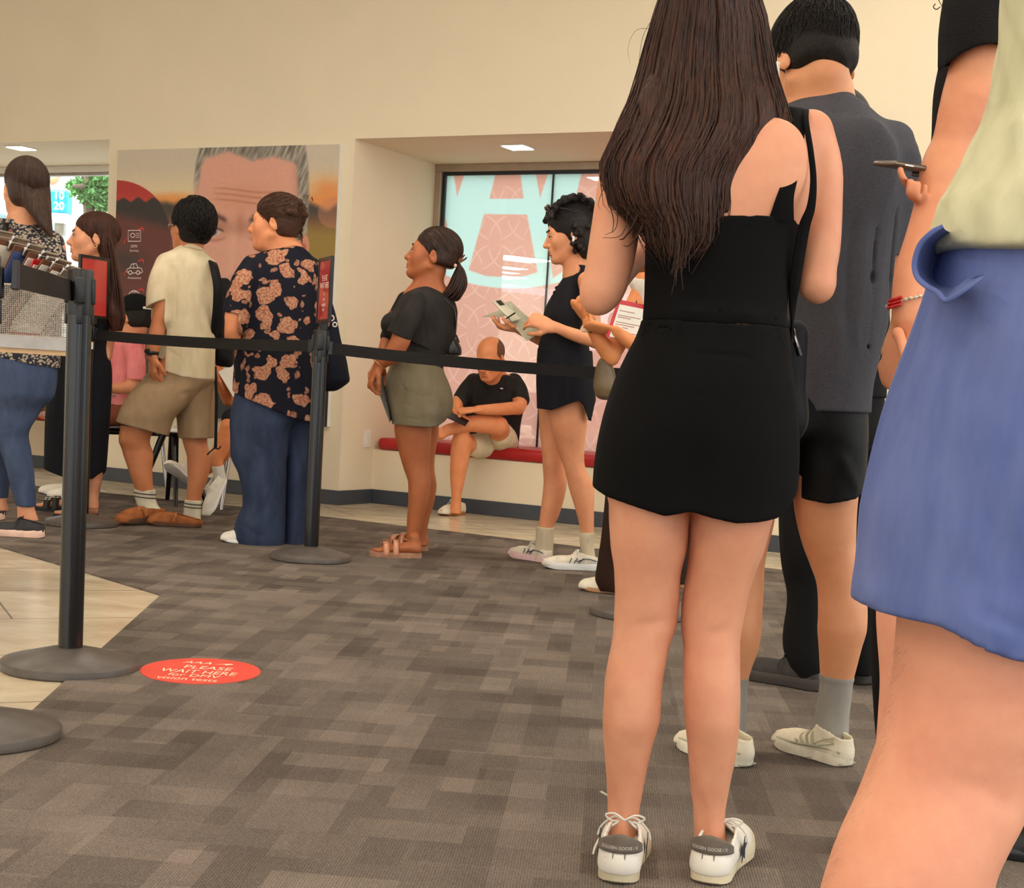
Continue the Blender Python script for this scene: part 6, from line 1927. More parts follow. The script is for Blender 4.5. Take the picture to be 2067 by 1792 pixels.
def person_curly():
    A = At(6.86)
    root = person(flo(1150, 1146, CZ), 'person with black curly hair, black sleeveless top and shorts reading papers')
    sk = skin('skin peach', (226, 156, 112))
    f = Field(.0042)
    f.prof(A.prof([(780, 1118, 1196, .085), (831, 1108, 1188, .082), (900, 1122, 1180, .066), (944, 1138, 1182, .056), (978, 1146, 1198, .056), (1028, 1161, 1199, .050), (1075, 1172, 1199, .036), (1105, 1174, 1199, .034), (1135, 1172, 1204, .034)]), .003)
    f.prof(A.prof(shifted([(780, 1086, 1160, .085), (831, 1087, 1158, .080), (900, 1092, 1146, .066), (928, 1095, 1140, .058), (978, 1097, 1144, .056), (1000, 1095, 1140, .054), (1040, 1090, 1128, .044), (1072, 1087, 1115, .036), (1105, 1086, 1113, .034), (1125, 1084, 1112, .034)], .14)), .003)
    f.prof(A.prof([(535, 1144, 1172, .048, .01), (560, 1143, 1186, .055), (600, 1124, 1190, .085), (640, 1114, 1190, .095), (700, 1106, 1184, .09), (780, 1100, 1188, .10)]), .02)
    f.chain([A.c(1184, 566, 18, -.11), A.c(1192, 610, 17, -.13), A.c(1199, 660, 15, -.14), A.c(1206, 690, 13, -.14)], .012)
    f.chain([A.c(1206, 690, 14, -.14), A.c(1160, 676, 13, -.16), A.c(1120, 660, 9, -.17)], .012)
    hand(f, A.p(1118, 659, -.17), (-.85, .0, .25), (.15, .75, -.55), 1, .98, (.5, .6, .7, .8), .6)
    f.chain([A.c(1160, 580, 17, .14), A.c(1150, 650, 14, .14), A.c(1110, 690, 12, .08), A.c(1050, 668, 8, .0)], .012)
    hand(f, A.p(1052, 667, 0), (-.95, -.1, .1), (-.1, -.1, .95), -1, .95, (.3, .35, .4, .5), .5)
    H = Head(A.p(1150, 475), 97, -11, 0, 1.03)
    H.skin(f, nose=1.1, lips=.9)
    f.cone(H.L(0, -.03, -.06), A.p(1160, 556), .050, .056, .025)
    f.build('body', sk, root, 1)
    hm = hairmat('black curls', (16, 12, 11), (46, 36, 32), .5, (26, 26, 26), 2.0)
    H.face_parts(root, hm, LIPS, lid=.004)
    f = Field(.004)
    H.cap(f, .012, .066, .0, -.08, .012, .012)
    f.prof(A.prof([(430, 1140, 1180, .07), (460, 1145, 1198, .09), (490, 1152, 1200, .09), (510, 1160, 1196, .075), (524, 1170, 1190, .05)]), .02)
    rg = random.Random(8)
    for i in range(420):
        a = rg.uniform(-1, 1); t_ = rg.uniform(-1.3, 2.2)
        v_ = np.array([math.sin(a * 1.35) * .088, -math.sin(t_) * .108 - .02, math.cos(t_) * .105 + .05])
        if v_[1] > .03 and v_[2] < .075: continue
        H.e(f, tuple(v_ * rg.uniform(.93, 1.06)), (rg.uniform(.007, .012),) * 3, .006)
    for i in range(160):
        p = A.p(rg.uniform(1150, 1202), rg.uniform(455, 515), rg.uniform(-.10, .08)); f.ell(p, (rg.uniform(.008, .014),) * 3, None, .007)
    V0, Q0 = f.mesh()
    ps = []
    for i in range(420):
        a = rg.uniform(-1.2, 1.2); t_ = rg.uniform(-1.1, 1.9)
        b = H.L(math.sin(a) * .092, -math.sin(t_) * .108 - .02, math.cos(t_) * .108 + .05)
        u = np.array([rg.gauss(0, 1), rg.gauss(0, 1), rg.gauss(0, 1)]); u /= np.linalg.norm(u); w_ = np.cross(u, [0.1, .3, 1]); w_ /= np.linalg.norm(w_)
        r = rg.uniform(.006, .012); ps.append((np.array([b + r * (math.cos(q) * u + math.sin(q) * w_) + q * .0012 * np.cross(u, w_) for q in np.linspace(0, rg.uniform(4, 9), 16)]), .0011))
    for sx in (0, 7):
        ps.append((np.array([A.p(1127 - 14 * q + 3.5 * math.sin(q * 22 + sx), 574 + q * 32, -.1 + .01 * math.cos(q * 22 + sx)) for q in np.linspace(0, 1, 40)]), np.linspace(.0028, .001, 40)))
    V1, Q1 = tubes(ps, 5)
    V, Q = fuse((V0, Q0), (V1, Q1)); mesh_obj('hair', V, Q, hm, root)
    m_ = MB(); m_.tube([H.L(.088, -.002, -.012), H.L(.091, .000, -.024), H.L(.090, .010, -.046)], [.0075, .006, .0035], 8)
    m_.v = [tuple(v) for v in m_.v]; m_.build('earbud', M['white_plastic'], root, smooth=True)
    m_ = MB(); m_.tube([H.L(-.088, -.002, -.012), H.L(-.091, .000, -.024), H.L(-.090, .010, -.046)], [.0075, .006, .0035], 8); m_.build('earbud', M['white_plastic'], root, smooth=True)
    # sunglasses pushed up on the hair
    sg = empty('sunglasses', H.L(0, .07, .12), 'dark sunglasses pushed up on the curly hair', 'sunglasses')
    for x in (-1, 1):
        m_ = MB(); m_.ball(H.L(x * .034, .078, .125), (.030, .010, .020), 8, H.R @ rotx(-.7)); m_.build('lens', plain('dark lens', (40, 36, 34), .15, coat=.5), sg, smooth=True)
        m_ = MB(); m_.tube([H.L(x * .062, .070, .126), H.L(x * .092, .01, .105), H.L(x * .090, -.03, .085)], .0025, 6); m_.build('temple', M['black_plastic'], sg, smooth=True)
    m_ = MB(); m_.tube([H.L(-.012, .090, .128), H.L(.012, .090, .128)], .003, 6); m_.build('bridge', M['black_plastic'], sg, smooth=True)
    top = cloth('black jersey', (30, 29, 33), .8, fold=.2)
    f = Field(.004)
    f.prof(A.prof([(535, 1146, 1186, .055), (552, 1141, 1186, .066), (578, 1126, 1190, .085), (600, 1113, 1190, .102), (622, 1102, 1188, .115), (640, 1097, 1186, .118), (655, 1099, 1184, .114), (680, 1094, 1186, .112), (700, 1088, 1190, .114), (725, 1084, 1194, .118), (750, 1083, 1196, .118)]), .01)
    neckc = A.p(1152, 545, -.02)
    f.clipfn(lambda P: .052 - np.sqrt((P[:, 0] - neckc[0]) ** 2 + (P[:, 1] - neckc[1]) ** 2 * .8 + ((P[:, 2] - neckc[2]) * 1.25) ** 2), 0)
    arm = [A.p(1190, 545, -.13), A.p(1176, 590, -.15)]
    f.cone(A.p(1200, 540, -.13), A.p(1190, 600, -.16), .058, .056, .012, op='sub')
    f.cone(A.p(1196, 540, .16), A.p(1186, 596, .17), .052, .048, .012, op='sub')
    for y in (690, 700, 712): f.dent([A.p(1090, y, -.10), A.p(1130, y + 3, -.118), A.p(1170, y + 8, -.11)], .003, .006)
    f.waves(.0015, 18, 4)
    f.build('tank_top', top, root, 1)
    nv = cloth('black flowing shorts', (27, 27, 33), .8, fold=.5)
    f = Field(.004)
    f.prof(A.prof([(705, 1085, 1196, .118), (740, 1083, 1198, .122), (775, 1082, 1201, .125), (805, 1083, 1203, .125), (870, 1084, 1203, .122)]), .01)
    f.clipfn(hem_fn([A.p(x, y, -.11) for x, y in ((1070, 822), (1087, 825), (1113, 828), (1140, 818), (1168, 808), (1178, 818), (1188, 846), (1194, 852), (1203, 814), (1210, 800))]), .010, .05)
    for x in (1100, 1122, 1150, 1180): f.dent([A.p(x, 740, -.12), A.p(x + 4, 820, -.125)], .006 * (1 if x % 20 else -1), .014)
    f.build('shorts', nv, root, 1)
    sock = cloth('cream sock', (206, 190, 160), .9, weave=900, wb=.6, fold=.1)
    for dd, rows in ((0, [(1074, 1171, 1201, .039), (1082, 1170, 1200, .040), (1110, 1171, 1200, .038), (1140, 1168, 1206, .040)]), (.14, [(1063, 1083, 1119, .040), (1070, 1082, 1119, .042), (1100, 1080, 1117, .041), (1130, 1076, 1115, .042)])):
        f = Field(.004); f.prof(A.prof(shifted(rows, dd)), .01); f.build('sock', sock, root, 1)
    up = plain('cream mesh sneaker', (220, 208, 186), .6, var=.08, scale=30, bump=.2, bscale=150); ink = plain('dark stripe', (60, 62, 76), .5)
    for (h, t_, sc) in ((flo(1209, 1152, CZ), flo(1109, 1147, CZ), plain('white sole', (222, 220, 216), .5, var=.05)), (flo(1110, 1137, CZ), flo(1012, 1120, CZ), plain('pink tinted sole', (226, 186, 184), .5, var=.05))):
        o, P, R = shoe(root, h, t_, up, sc, L=.265, th=.034, chunky=.15, collar=.075, lace=M['white_plastic'], W=1.0)
        ps = []
        for s_ in (-1, 1):
            for i in range(3): ps.append(([P(.11 + .022 * i, s_ * .041, .036), P(.085 + .03 * i, s_ * .038, .062)], .0022))
            ps.append((spline([P(.02, s_ * .034, .050), P(.07, s_ * .041, .060), P(.12, s_ * .042, .045)], 8), .0022))
        V, Q = tubes(ps, 5); mesh_obj('stripe', V, Q, ink, o)
    # papers and the phone on top of them
    pp = plain('grey green paper', (186, 182, 158), .8, var=.06, scale=60)
    pr = empty('paper_form', A.p(1050, 650, -.03), 'folded grey paper forms held open by the curly haired person', 'papers')
    m_ = MB(); q = [A.p(1004, 618, .02), A.p(1030, 608, .06), A.p(1096, 668, .02), A.p(1063, 689, -.10)]; m_.prism(q, (.0, .002, .002)); m_.build('sheet', pp, pr)
    m_ = MB(); q = [A.p(973, 640, .10), A.p(1008, 626, .14), A.p(1034, 634, .10), A.p(1010, 640, .02)]; m_.prism(q, (.0, .002, .002)); m_.build('sheet', pp, pr)
    ph = empty('phone', A.p(1022, 622, -.02), 'pale phone lying on the papers of the curly haired person', 'phone')
    a, b = A.p(1010, 616, -.02), A.p(1034, 640, -.05); X = b - a; X /= np.linalg.norm(X); Z = np.array([.45, -.5, .62]); Z -= X * (X @ Z); Z /= np.linalg.norm(Z); Y = np.cross(Z, X)
    R_ = np.stack([X, Y, Z], 1); c = (a + b) / 2 + Z * .004
    m_ = MB(); m_.rbox(c, (.14, .068, .008), .004, R_); m_.build('shell', plain('pale phone case', (210, 204, 180), .3), ph, smooth=True)
    m_ = MB(); m_.rbox(c - X * .048 + Z * .0048, (.032, .034, .003), .001, R_); m_.build('camera_bump', M['black_plastic'], ph, smooth=True)
    pn = empty('pen', A.p(1042, 634, -.08), 'dark pen clipped across the grey papers', 'pen')
    m_ = MB(); m_.tube([A.p(1022, 643, -.08), A.p(1040, 631, -.09)], .0035, 8); m_.build('barrel', M['black_plastic'], pn, smooth=True)


def person_ponytail():
    A = At(6.94)
    root = person(flo(825, 1122, CZ), 'person with a ponytail, black t-shirt, olive grey shorts and rose gold sandals')
    sk = skin('skin brown', (176, 104, 62))
    f = Field(.0042)
    f.prof(A.prof([(835, 797, 872, .085), (864, 796, 871, .08), (910, 804, 868, .070), (945, 814, 867, .060), (978, 824, 869, .062), (1012, 824, 864, .058), (1040, 822, 856, .048), (1088, 820, 845, .036), (1110, 818, 850, .036)]), .003)
    f.prof(A.prof(shifted([(835, 816, 884, .085), (864, 812, 886, .08), (910, 818, 879, .070), (945, 828, 877, .060), (985, 836, 881, .062), (1015, 836, 876, .056), (1045, 834, 867, .046), (1088, 832, 860, .036), (1100, 830, 864, .036)], .13)), .003)
    for (hx, hy, tx, ty) in ((852, 1126, 752, 1122), (865, 1112, 770, 1104)):
        h, t_ = flo(hx, hy, CZ) + ZZ * .020, flo(tx, ty, CZ) + ZZ * .020; X = (t_ - h) / np.linalg.norm(t_ - h); Y = np.array([-X[1], X[0], 0])
        P = lambda x, y, z: h + X * x + Y * y + ZZ * z
        f.chain([(P(.03, 0, .022), .024), (P(.07, 0, .026), .025), (P(.13, 0, .018), .022), (P(.185, 0, .012), .016)], .012, Y, 1.4)
        f.cone(P(.032, 0, .025), P(.043, 0, .075), .024, .025, .02)
        for i in range(5): f.cone(P(.185, -.028 + .014 * i, .010), P(.228 - .004 * abs(i - 1.5) ** 1.6, -.030 + .015 * i, .008), .0092, .0082, .004)
    f.prof(A.prof([(556, 848, 884, .050, .0), (600, 812, 915, .075), (640, 800, 915, .10), (690, 798, 892, .09), (740, 802, 880, .09)]), .02)
    f.chain([A.c(822, 640, 21, -.14), A.c(808, 688, 20, -.16), A.c(792, 716, 17, -.16)], .012)
    f.chain([A.c(794, 716, 17, -.16), A.c(776, 728, 14, -.15), A.c(765, 736, 11, -.13)], .012)
    hand(f, A.p(765, 736, -.13), (-.35, .0, -.9), (.9, .2, -.3), 1, .98, (.5, .6, .6, .6), .4)
    f.chain([A.c(800, 640, 19, .15), A.c(782, 700, 17, .12), A.c(768, 728, 12, .05)], .012)
    hand(f, A.p(768, 730, .04), (-.3, -.3, -.85), (.6, -.5, 0), -1, .95, (.5, .5, .5, .5), .4)
    f.chain([A.c(845, 720, 24), A.c(838, 790, 26), A.c(834, 850, 24)], .01); f.chain([A.c(845, 720, 24), A.c(850, 790, 26, .1), A.c(850, 850, 22, .13)], .01)
    H = Head(A.p(873, 517), 90, 11, 0, 1.03)
    H.skin(f, nose=.75, lips=1.35, full=.01, jaw=1.05)
    f.cone(H.L(0, -.025, -.06), A.p(862, 582), .052, .060, .025)
    f.build('body', sk, root, 1)
    hm = hairmat('dark brown hair', (26, 14, 9), (66, 38, 24), .35, (30, 30, 6))
    H.face_parts(root, hm, plain('brown lips', (142, 76, 56), .4, var=.03), lid=.003)
    f = Field(.004); H.cap(f, .004, .074, 0, -.035, .004); hair_obj(root, f, hm, H.strands(520, (0, -.112, -.02), .07, .0013, 2))
    rg = random.Random(2); ps = []
    for i in range(150):
        s, q = rg.uniform(-1, 1), rg.uniform(-.05, .05)
        e = rg.uniform(.75, 1.0)
        pts = [A.p(918, 534, q * .4), A.p(929 + 3 * s, 536 + s * 4, q * .7), A.p(930 + 10 * s * (1 if s > 0 else 1.6), 556 + abs(s) * 3, q), A.p(922 + 18 * s, 580, q * 1.2), A.p(906 + 22 * s * e, 580 + 22 * e + s * 4, q * 1.2), A.p(896 + 16 * s, 588 + 18 * e, q)]
        ps.append((spline(pts, 18), .0058 * np.minimum(1, (1.04 - np.linspace(0, 1, 18)) * 2.5)))
    V, Q = tubes(ps, 5); mesh_obj('ponytail', V, Q, hm, root)
    m_ = MB(); m_.ball(A.p(919, 536, -.035), .0085, 6); m_.build('pearl_hair_tie', plain('pink pearl', (236, 190, 172), .3), root, smooth=True)
    ps = [(spline([A.p(926, 530, -.02), A.p(928 + i * 3, 514 + abs(i - 1) * 5, -.02 + .01 * i), A.p(930 + i * 4, 508 + abs(i - 1) * 6, .0)], 8), np.linspace(.006, .003, 8)) for i in range(4)]
    V, Q = tubes(ps, 7); mesh_obj('claw_clip', V, Q, plain('tortoiseshell clip', (110, 58, 36), .25, var=.25, scale=60), root)
    tee = cloth('washed black cotton', (42, 39, 37), .9, fold=.3, c2=(56, 51, 48))
    f = Field(.0042)
    f.prof(A.prof([(568, 846, 882, .055), (578, 838, 888, .066), (592, 820, 905, .085), (604, 808, 917, .10), (622, 798, 923, .115), (641, 788, 923, .122), (657, 780, 922, .124), (672, 780, 920, .122), (690, 786, 914, .118), (712, 790, 902, .114), (730, 790, 896, .114), (748, 788, 894, .114)]), .01)
    f.ell(A.p(790, 655, -.05), (.050, .06, .055), None, .03); f.ell(A.p(790, 655, .06), (.050, .06, .055), None, .03)
    f.chain([A.c(838, 608, 22, -.10), A.c(826, 640, 24, -.14), A.c(808, 672, 26, -.155), A.c(796, 700, 27, -.16)], .03)
    f.chain([A.c(820, 608, 20, .12), A.c(806, 640, 22, .15), A.c(790, 680, 22, .14)], .03)
    cutp = A.p(802, 677, -.15)
    nrm = A.p(795, 702, -.15) - A.p(812, 662, -.15); nrm /= np.linalg.norm(nrm)
    f.clipfn(lambda P: np.where(P[:, 1] < 6.94 - .10, (P - cutp) @ nrm, -1.0), .0)
    nk = A.p(860, 566, -.01)
    f.clipfn(lambda P: .052 - np.sqrt((P[:, 0] - nk[0]) ** 2 + (P[:, 1] - nk[1]) ** 2 + ((P[:, 2] - nk[2]) * 1.5) ** 2), 0)
    for pts, am in (([(850, 620), (862, 690), (868, 730)], .004), ([(884, 610), (892, 680), (890, 730)], -.004), ([(905, 620), (906, 680)], .003), ([(836, 612), (828, 640), (812, 668)], .004), ([(826, 605), (838, 607)], .003)):
        f.dent([A.p(x, y, -.12) for x, y in pts], am, .010)
    f.waves(.002, 18, 7)
    f.build('t_shirt', tee, root, 1)
    ol = cloth('olive grey twill', (128, 116, 92), .9, fold=.3, c2=(138, 126, 102))
    f = Field(.0042)
    f.prof(A.prof([(728, 788, 893, .118), (745, 785, 896, .122), (767, 778, 906, .130), (790, 779, 913, .136), (811, 783, 915, .138), (830, 787, 912, .136), (850, 791, 900, .128), (910, 794, 884, .12)]), .01)
    f.clipfn(hem_fn([A.p(x, y, -.12) for x, y in ((770, 856), (792, 857), (830, 860), (871, 863), (882, 860), (894, 852), (915, 826), (925, 815))]), .010, .05)
    for pts, am, w in (([(800, 748), (806, 770), (820, 790)], .004, .006), ([(820, 788), (850, 800), (890, 800)], .003, .008), ([(800, 810), (840, 822)], .003, .008), ([(790, 838), (840, 846), (880, 838)], .0025, .006), ([(870, 812), (880, 840), (876, 862)], .006, .010)):
        f.dent([A.p(x, y, -.125) for x, y in pts], am, w)
    f.waves(.0022, 24, 3)
    f.build('shorts', ol, root, 1)
    rose = plain('rose gold strap', (204, 140, 108), .3, .35, var=.06); sole = plain('tan cork sole', (176, 128, 100), .7, var=.1, scale=40)
    for (hx, hy, tx, ty) in ((852, 1126, 752, 1122), (865, 1112, 770, 1104)):
        h, t_ = flo(hx, hy, CZ), flo(tx, ty, CZ); X = (t_ - h) / np.linalg.norm(t_ - h); Y = np.array([-X[1], X[0], 0])
        P = lambda x, y, z: h + X * x + Y * y + ZZ * z
        out = [P(.125 + .123 * math.cos(a), (.044 + .006 * math.cos(a)) * math.sin(a), 0) for a in np.linspace(0, 6.283, 33)[:-1]]
        m_ = MB(); m_.prism(out, (0, 0, .024)); sd_ = m_.build('sandal', sole, root, smooth=True)
        for (x0, x1, w_, hgt) in ((.165, .180, .028, .064), (.120, .135, .026, .076)):
            pts = [P(x0 + .007, yy, z) for yy, z in ((-.046, .012), (-.044, .030), (-.030, hgt - .006), (0, hgt), (.030, hgt - .006), (.044, .030), (.046, .012))]
            N_ = [(-Y * 1.0), (-Y * .9 + ZZ * .4), (-Y * .4 + ZZ), ZZ, (Y * .4 + ZZ), (Y * .9 + ZZ * .4), Y]
            surf_strip(sd_, 'strap', pts, w_, rose, np.array(N_), .003)
            for sg in (-1,):
                c = P(x0 + .007, sg * .036, hgt - .012); R_ = np.stack([X, Y * .5 + ZZ * .85 * -sg, ZZ * .5], 1)
                b = [c + X * .013 * math.copysign(1, math.cos(a)) * abs(math.cos(a)) ** .5 + (Y * .45 * -sg + ZZ * .8) * .015 * math.copysign(1, math.sin(a)) * abs(math.sin(a)) ** .5 - Y * .006 * -sg for a in np.linspace(0, 6.283, 20)]
                V, Q = tubes([(np.array(b), .0022)], 5); mesh_obj('buckle', V, Q, M['steel'], sd_)
    # anklet and bracelet
    for nm, c, r, tilt in (('anklet', A.p(833, 1092, 0), .041, .25),):
        V, Q = tubes([(np.array([c + r * (math.cos(a) * np.array([1, 0, -tilt]) + math.sin(a) * np.array([0, 1, 0])) for a in np.linspace(0, 6.283, 30)]), .003)], 5); mesh_obj(nm, V, Q, rose, root)
    V, Q = tubes([(np.array([A.p(766, 735, -.135) + .034 * (math.cos(a) * np.array([.8, 0, -.6]) + math.sin(a) * np.array([0, 1, 0])) for a in np.linspace(0, 6.283, 30)]), .0035)], 5); mesh_obj('bangle', V, Q, rose, root)
    # small handbag and folder
    bg_ = empty('handbag', A.p(915, 718, .0), 'small black leather handbag behind the ponytailed person', 'handbag')
    f = Field(.0035); f.prof(A.prof([(676, 905, 915, .02), (690, 899, 926, .032), (704, 896, 932, .038), (714, 898, 932, .036), (719, 903, 926, .02)]), .01, cap=.012); f.waves(.002, 40, 2); f.build('pouch', plain('black leather', (26, 22, 21), .35, var=.08, bump=.2, bscale=60), bg_, 1)
    surf_strip(bg_, 'strap', [A.p(897, 604, -.10), A.p(914, 622, -.09), A.p(919, 650, -.05), A.p(917, 672, -.02), A.p(912, 684, 0)], .012, M['black_plastic'], (1, -.4, .2), .004)
    surf_strip(bg_, 'strap', [A.p(926, 692, 0), A.p(919, 676, .0), A.p(910, 684, 0)], .010, M['black_plastic'], (.3, -1, 0), .004)
    fo = empty('paper_folder', A.p(782, 845, -.06), 'thin grey folder held against the front of the olive shorts', 'folder')
    m_ = MB(); m_.prism([A.p(757, 768, -.09), A.p(774, 752, .06), A.p(792, 846, .06), A.p(787, 852, -.09)], (-.003, .001, 0)); m_.build('cover', plain('grey card', (128, 122, 112), .7), fo)


def person_paisley():
    A = At(7.10)
    root = person(flo(535, 1098, CZ), 'person with curly brown hair pinned up, dark paisley shirt and wide blue jeans')
    sk = skin('skin sunny beige', (226, 150, 104))
    f = Field(.0042)
    f.prof(A.prof([(490, 553, 606, .058, .0), (520, 530, 622, .072), (560, 512, 630, .09), (640, 505, 630, .10), (780, 500, 622, .10)]), .02)
    f.chain([A.c(502, 556, 25, -.08), A.c(484, 600, 23, -.12), A.c(474, 640, 19, -.14)], .012)
    f.chain([A.c(474, 636, 19, -.14), A.c(470, 674, 17, -.13), A.c(470, 690, 13, -.03), A.c(486, 690, 11, .10)], .012)
    hand(f, A.p(486, 690, .11), (.2, .9, .1), (.2, -.1, .9), 1, .95, (.5, .5, .5, .5), .4)
    f.chain([A.c(628, 556, 24, .06), A.c(636, 620, 20, .04), A.c(630, 700, 14, -.04)], .012); hand(f, A.p(630, 702, -.04), (0, 0, -1), (-1, .3, 0), -1, .95)
    H = Head(A.p(556, 452), 86, 0, 0, 1.06)
    H.skin(f, full=.012, jaw=1.12, chin=1.0, nose=1.1)
    H.e(f, (0, .035, -.098), (.046, .042, .022), .03)
    f.cone(H.L(0, -.025, -.06), A.p(580, 512), .062, .068, .03)
    f.build('body', sk, root, 1)
    hm = hairmat('brown curls', (38, 22, 14), (92, 56, 36), .5, (24, 24, 24), 2.0)
    H.face_parts(root, hm, LIPS)
    f = Field(.004)
    H.cap(f, .006, .072, 0, -.060, .006)
    rg = random.Random(12)
    for i in range(70):
        c = A.p(592 + rg.gauss(0, 11), 424 + rg.gauss(0, 10), rg.gauss(0, .035)); f.ell(c, (rg.uniform(.010, .018),) * 3, None, .010)
    V0, Q0 = f.mesh(); ps = []
    for i in range(70):
        b = A.p(593 + rg.gauss(0, 12), 422 + rg.gauss(0, 11), rg.gauss(0, .04)); u = np.array([rg.gauss(0, 1), rg.gauss(0, 1), rg.gauss(0, 1)]); u /= np.linalg.norm(u); w_ = np.cross(u, [.1, .3, 1]); w_ /= np.linalg.norm(w_)
        r = rg.uniform(.007, .014); ps.append((np.array([b + r * (math.cos(q) * u + math.sin(q) * w_) for q in np.linspace(0, rg.uniform(4, 8), 16)]), .0015))
    for i in range(24):
        y0 = rg.uniform(445, 485); ps.append((spline([A.p(600, y0, rg.uniform(-.05, .05)), A.p(609, y0 + 6, 0), A.p(607 + rg.uniform(-4, 5), y0 + 14, 0)], 7), .0014))
    V1, Q1 = tubes(ps, 5); V, Q = fuse((V0, Q0), (V1, Q1), H.strands(560, (0, -.085, .075), .06, .0018, 3, wob=.02, lift=1.01)); mesh_obj('hair', V, Q, hm, root)
    # paisley print
    t = NT('dark paisley cotton'); v = t.coords()
    vo = t.add('ShaderNodeTexVoronoi', feature='F1'); vo.inputs['Scale'].default_value = 11.5; vo.inputs['Randomness'].default_value = .85
    nz = t.add('ShaderNodeTexNoise'); nz.inputs['Scale'].default_value = 14; nz.inputs['Detail'].default_value = 2; t.link(v, nz.inputs['Vector'])
    vm = t.add('ShaderNodeVectorMath', operation='MULTIPLY_ADD'); vm.inputs[1].default_value = (.10, .10, .06)
    t.link(nz.outputs['Color'], vm.inputs[0]); t.link(v, vm.inputs[2]); t.link(vm.outputs[0], vo.inputs['Vector'])
    rings = t.math('FRACT', t.math('MULTIPLY', vo.outputs['Distance'], 6.5))
    leafc = t.ramp(rings, [(.0, lin((150, 100, 78))), (.3, lin((176, 128, 100))), (.5, lin((118, 72, 58))), (.62, lin((170, 120, 94))), (1, lin((150, 100, 78)))])
    leafc = t.mix(.5, leafc, t.ramp(t.noise(v, 120, 3), [(.4, lin((150, 60, 50))), (.6, lin((214, 170, 130)))]))
    mask = t.ramp(t.math('ADD', vo.outputs['Distance'], t.math('MULTIPLY', t.math('SUBTRACT', t.noise(v, 60, 2), .5), .14)), [(.455, (1, 1, 1, 1)), (.485, (0, 0, 0, 1))])
    vo2 = t.add('ShaderNodeTexVoronoi', feature='F1'); vo2.inputs['Scale'].default_value = 17.0; vo2.inputs['Randomness'].default_value = 1.0
    vm2 = t.add('ShaderNodeVectorMath', operation='MULTIPLY_ADD'); vm2.inputs[1].default_value = (.07, .07, .10); t.link(nz.outputs['Color'], vm2.inputs[0]); t.link(v, vm2.inputs[2]); t.link(vm2.outputs[0], vo2.inputs['Vector'])
    mask = t.math('MAXIMUM', mask, t.ramp(vo2.outputs['Distance'], [(.24, (.75, .75, .75, 1)), (.28, (0, 0, 0, 1))]))
    t.set(Base_Color=t.mix(mask, lin((24, 24, 34)), leafc), Roughness=.8, Specular_IOR_Level=.15)
    t.bump(t.noise(t.coords(scale=(1, 1, .4)), 9, 2), .4, .006)
    f = Field(.0042)
    f.prof(A.prof([(496, 562, 610, .062), (502, 552, 618, .074), (516, 520, 632, .09), (530, 502, 640, .105), (560, 494, 646, .125), (600, 488, 650, .14), (660, 482, 652, .152), (720, 474, 655, .162), (790, 470, 652, .165), (900, 470, 648, .16)]), .01)
    f.chain([A.c(512, 540, 26, -.06), A.c(494, 572, 28, -.10), A.c(484, 604, 28, -.125), A.c(474, 650, 29, -.14)], .03)
    f.chain([A.c(630, 545, 24, .05), A.c(642, 590, 26, .05), A.c(640, 650, 26, .03)], .03)
    p0 = A.p(478, 636, -.13); nn = A.p(478, 660, -.13) - A.p(490, 600, -.12); nn /= np.linalg.norm(nn)
    def cut(P):
        sl = np.hypot(P[:, 0] - A.p(474, 640)[0], (P[:, 1] - (7.10 - .14))) < .088
        return np.where(sl & (P[:, 1] < 7.10 - .085) & (P[:, 0] < A.p(497, 640)[0]), (P - p0) @ nn, -1.0)
    f.clipfn(cut, 0)
    f.clipfn(hem_fn([A.p(x, y, -.15) for x, y in ((455, 786), (475, 797), (505, 808), (535, 819), (585, 841), (627, 853), (660, 856))]), .010, .05)
    f.dent([A.p(506, 560, -.12), A.p(512, 620, -.15), A.p(508, 700, -.15)], .008, .014)
    for pts, am in (([(560, 560), (548, 700), (540, 800)], .004), ([(600, 600), (598, 760)], -.004), ([(620, 700), (610, 820)], .004), ([(570, 640), (580, 780)], -.003)):
        f.dent([A.p(x, y, -.15) for x, y in pts], am, .016)
    nk = A.p(584, 494, .0)
    f.clipfn(lambda P: .062 - np.sqrt((P[:, 0] - nk[0]) ** 2 + (P[:, 1] - nk[1]) ** 2 + ((P[:, 2] - nk[2]) * 2) ** 2), 0)
    f.build('paisley_shirt', t.m, root, 1)
    jn = cloth('dark blue denim', (48, 57, 80), .9, weave=1500, wb=.2, fold=.5, c2=(62, 72, 96))
    f = Field(.0045)
    f.prof(A.prof([(770, 478, 640, .14), (816, 470, 632, .14), (869, 465, 586, .125, -.03), (920, 466, 580, .12, -.03), (961, 482, 579, .115, -.03), (1017, 490, 577, .115, -.03), (1055, 476, 576, .12, -.03), (1084, 470, 575, .12, -.03), (1101, 478, 574, .115, -.03)]), .008)
    f.prof(A.prof([(816, 560, 636, .12, .10), (869, 572, 634, .11, .10), (960, 575, 628, .11, .10), (1040, 575, 624, .115, .10), (1095, 574, 622, .115, .10)]), .008)
    for pts, am, w in (([(488, 830), (498, 900), (506, 980), (508, 1060)], -.002, .004), ([(520, 900), (560, 930)], .006, .014), ([(560, 880), (530, 920), (510, 940)], .005, .012), ([(500, 1060), (540, 1020), (565, 960)], .006, .016), ([(486, 1060), (520, 1080), (560, 1085)], .005, .012), ([(530, 960), (545, 1060)], -.005, .018)):
        f.dent([A.p(x, y, -.15) for x, y in pts], am, w)
    f.waves(.004, 14, 4)
    f.build('jeans', jn, root, 1)
    for (h, t_) in ((flo(552, 1101, CZ), flo(453, 1093, CZ)), (flo(612, 1094, CZ), flo(520, 1086, CZ))):
        shoe(root, h, t_, plain('white canvas shoe', (228, 220, 204), .7), M['white_plastic'], L=.26, th=.02)
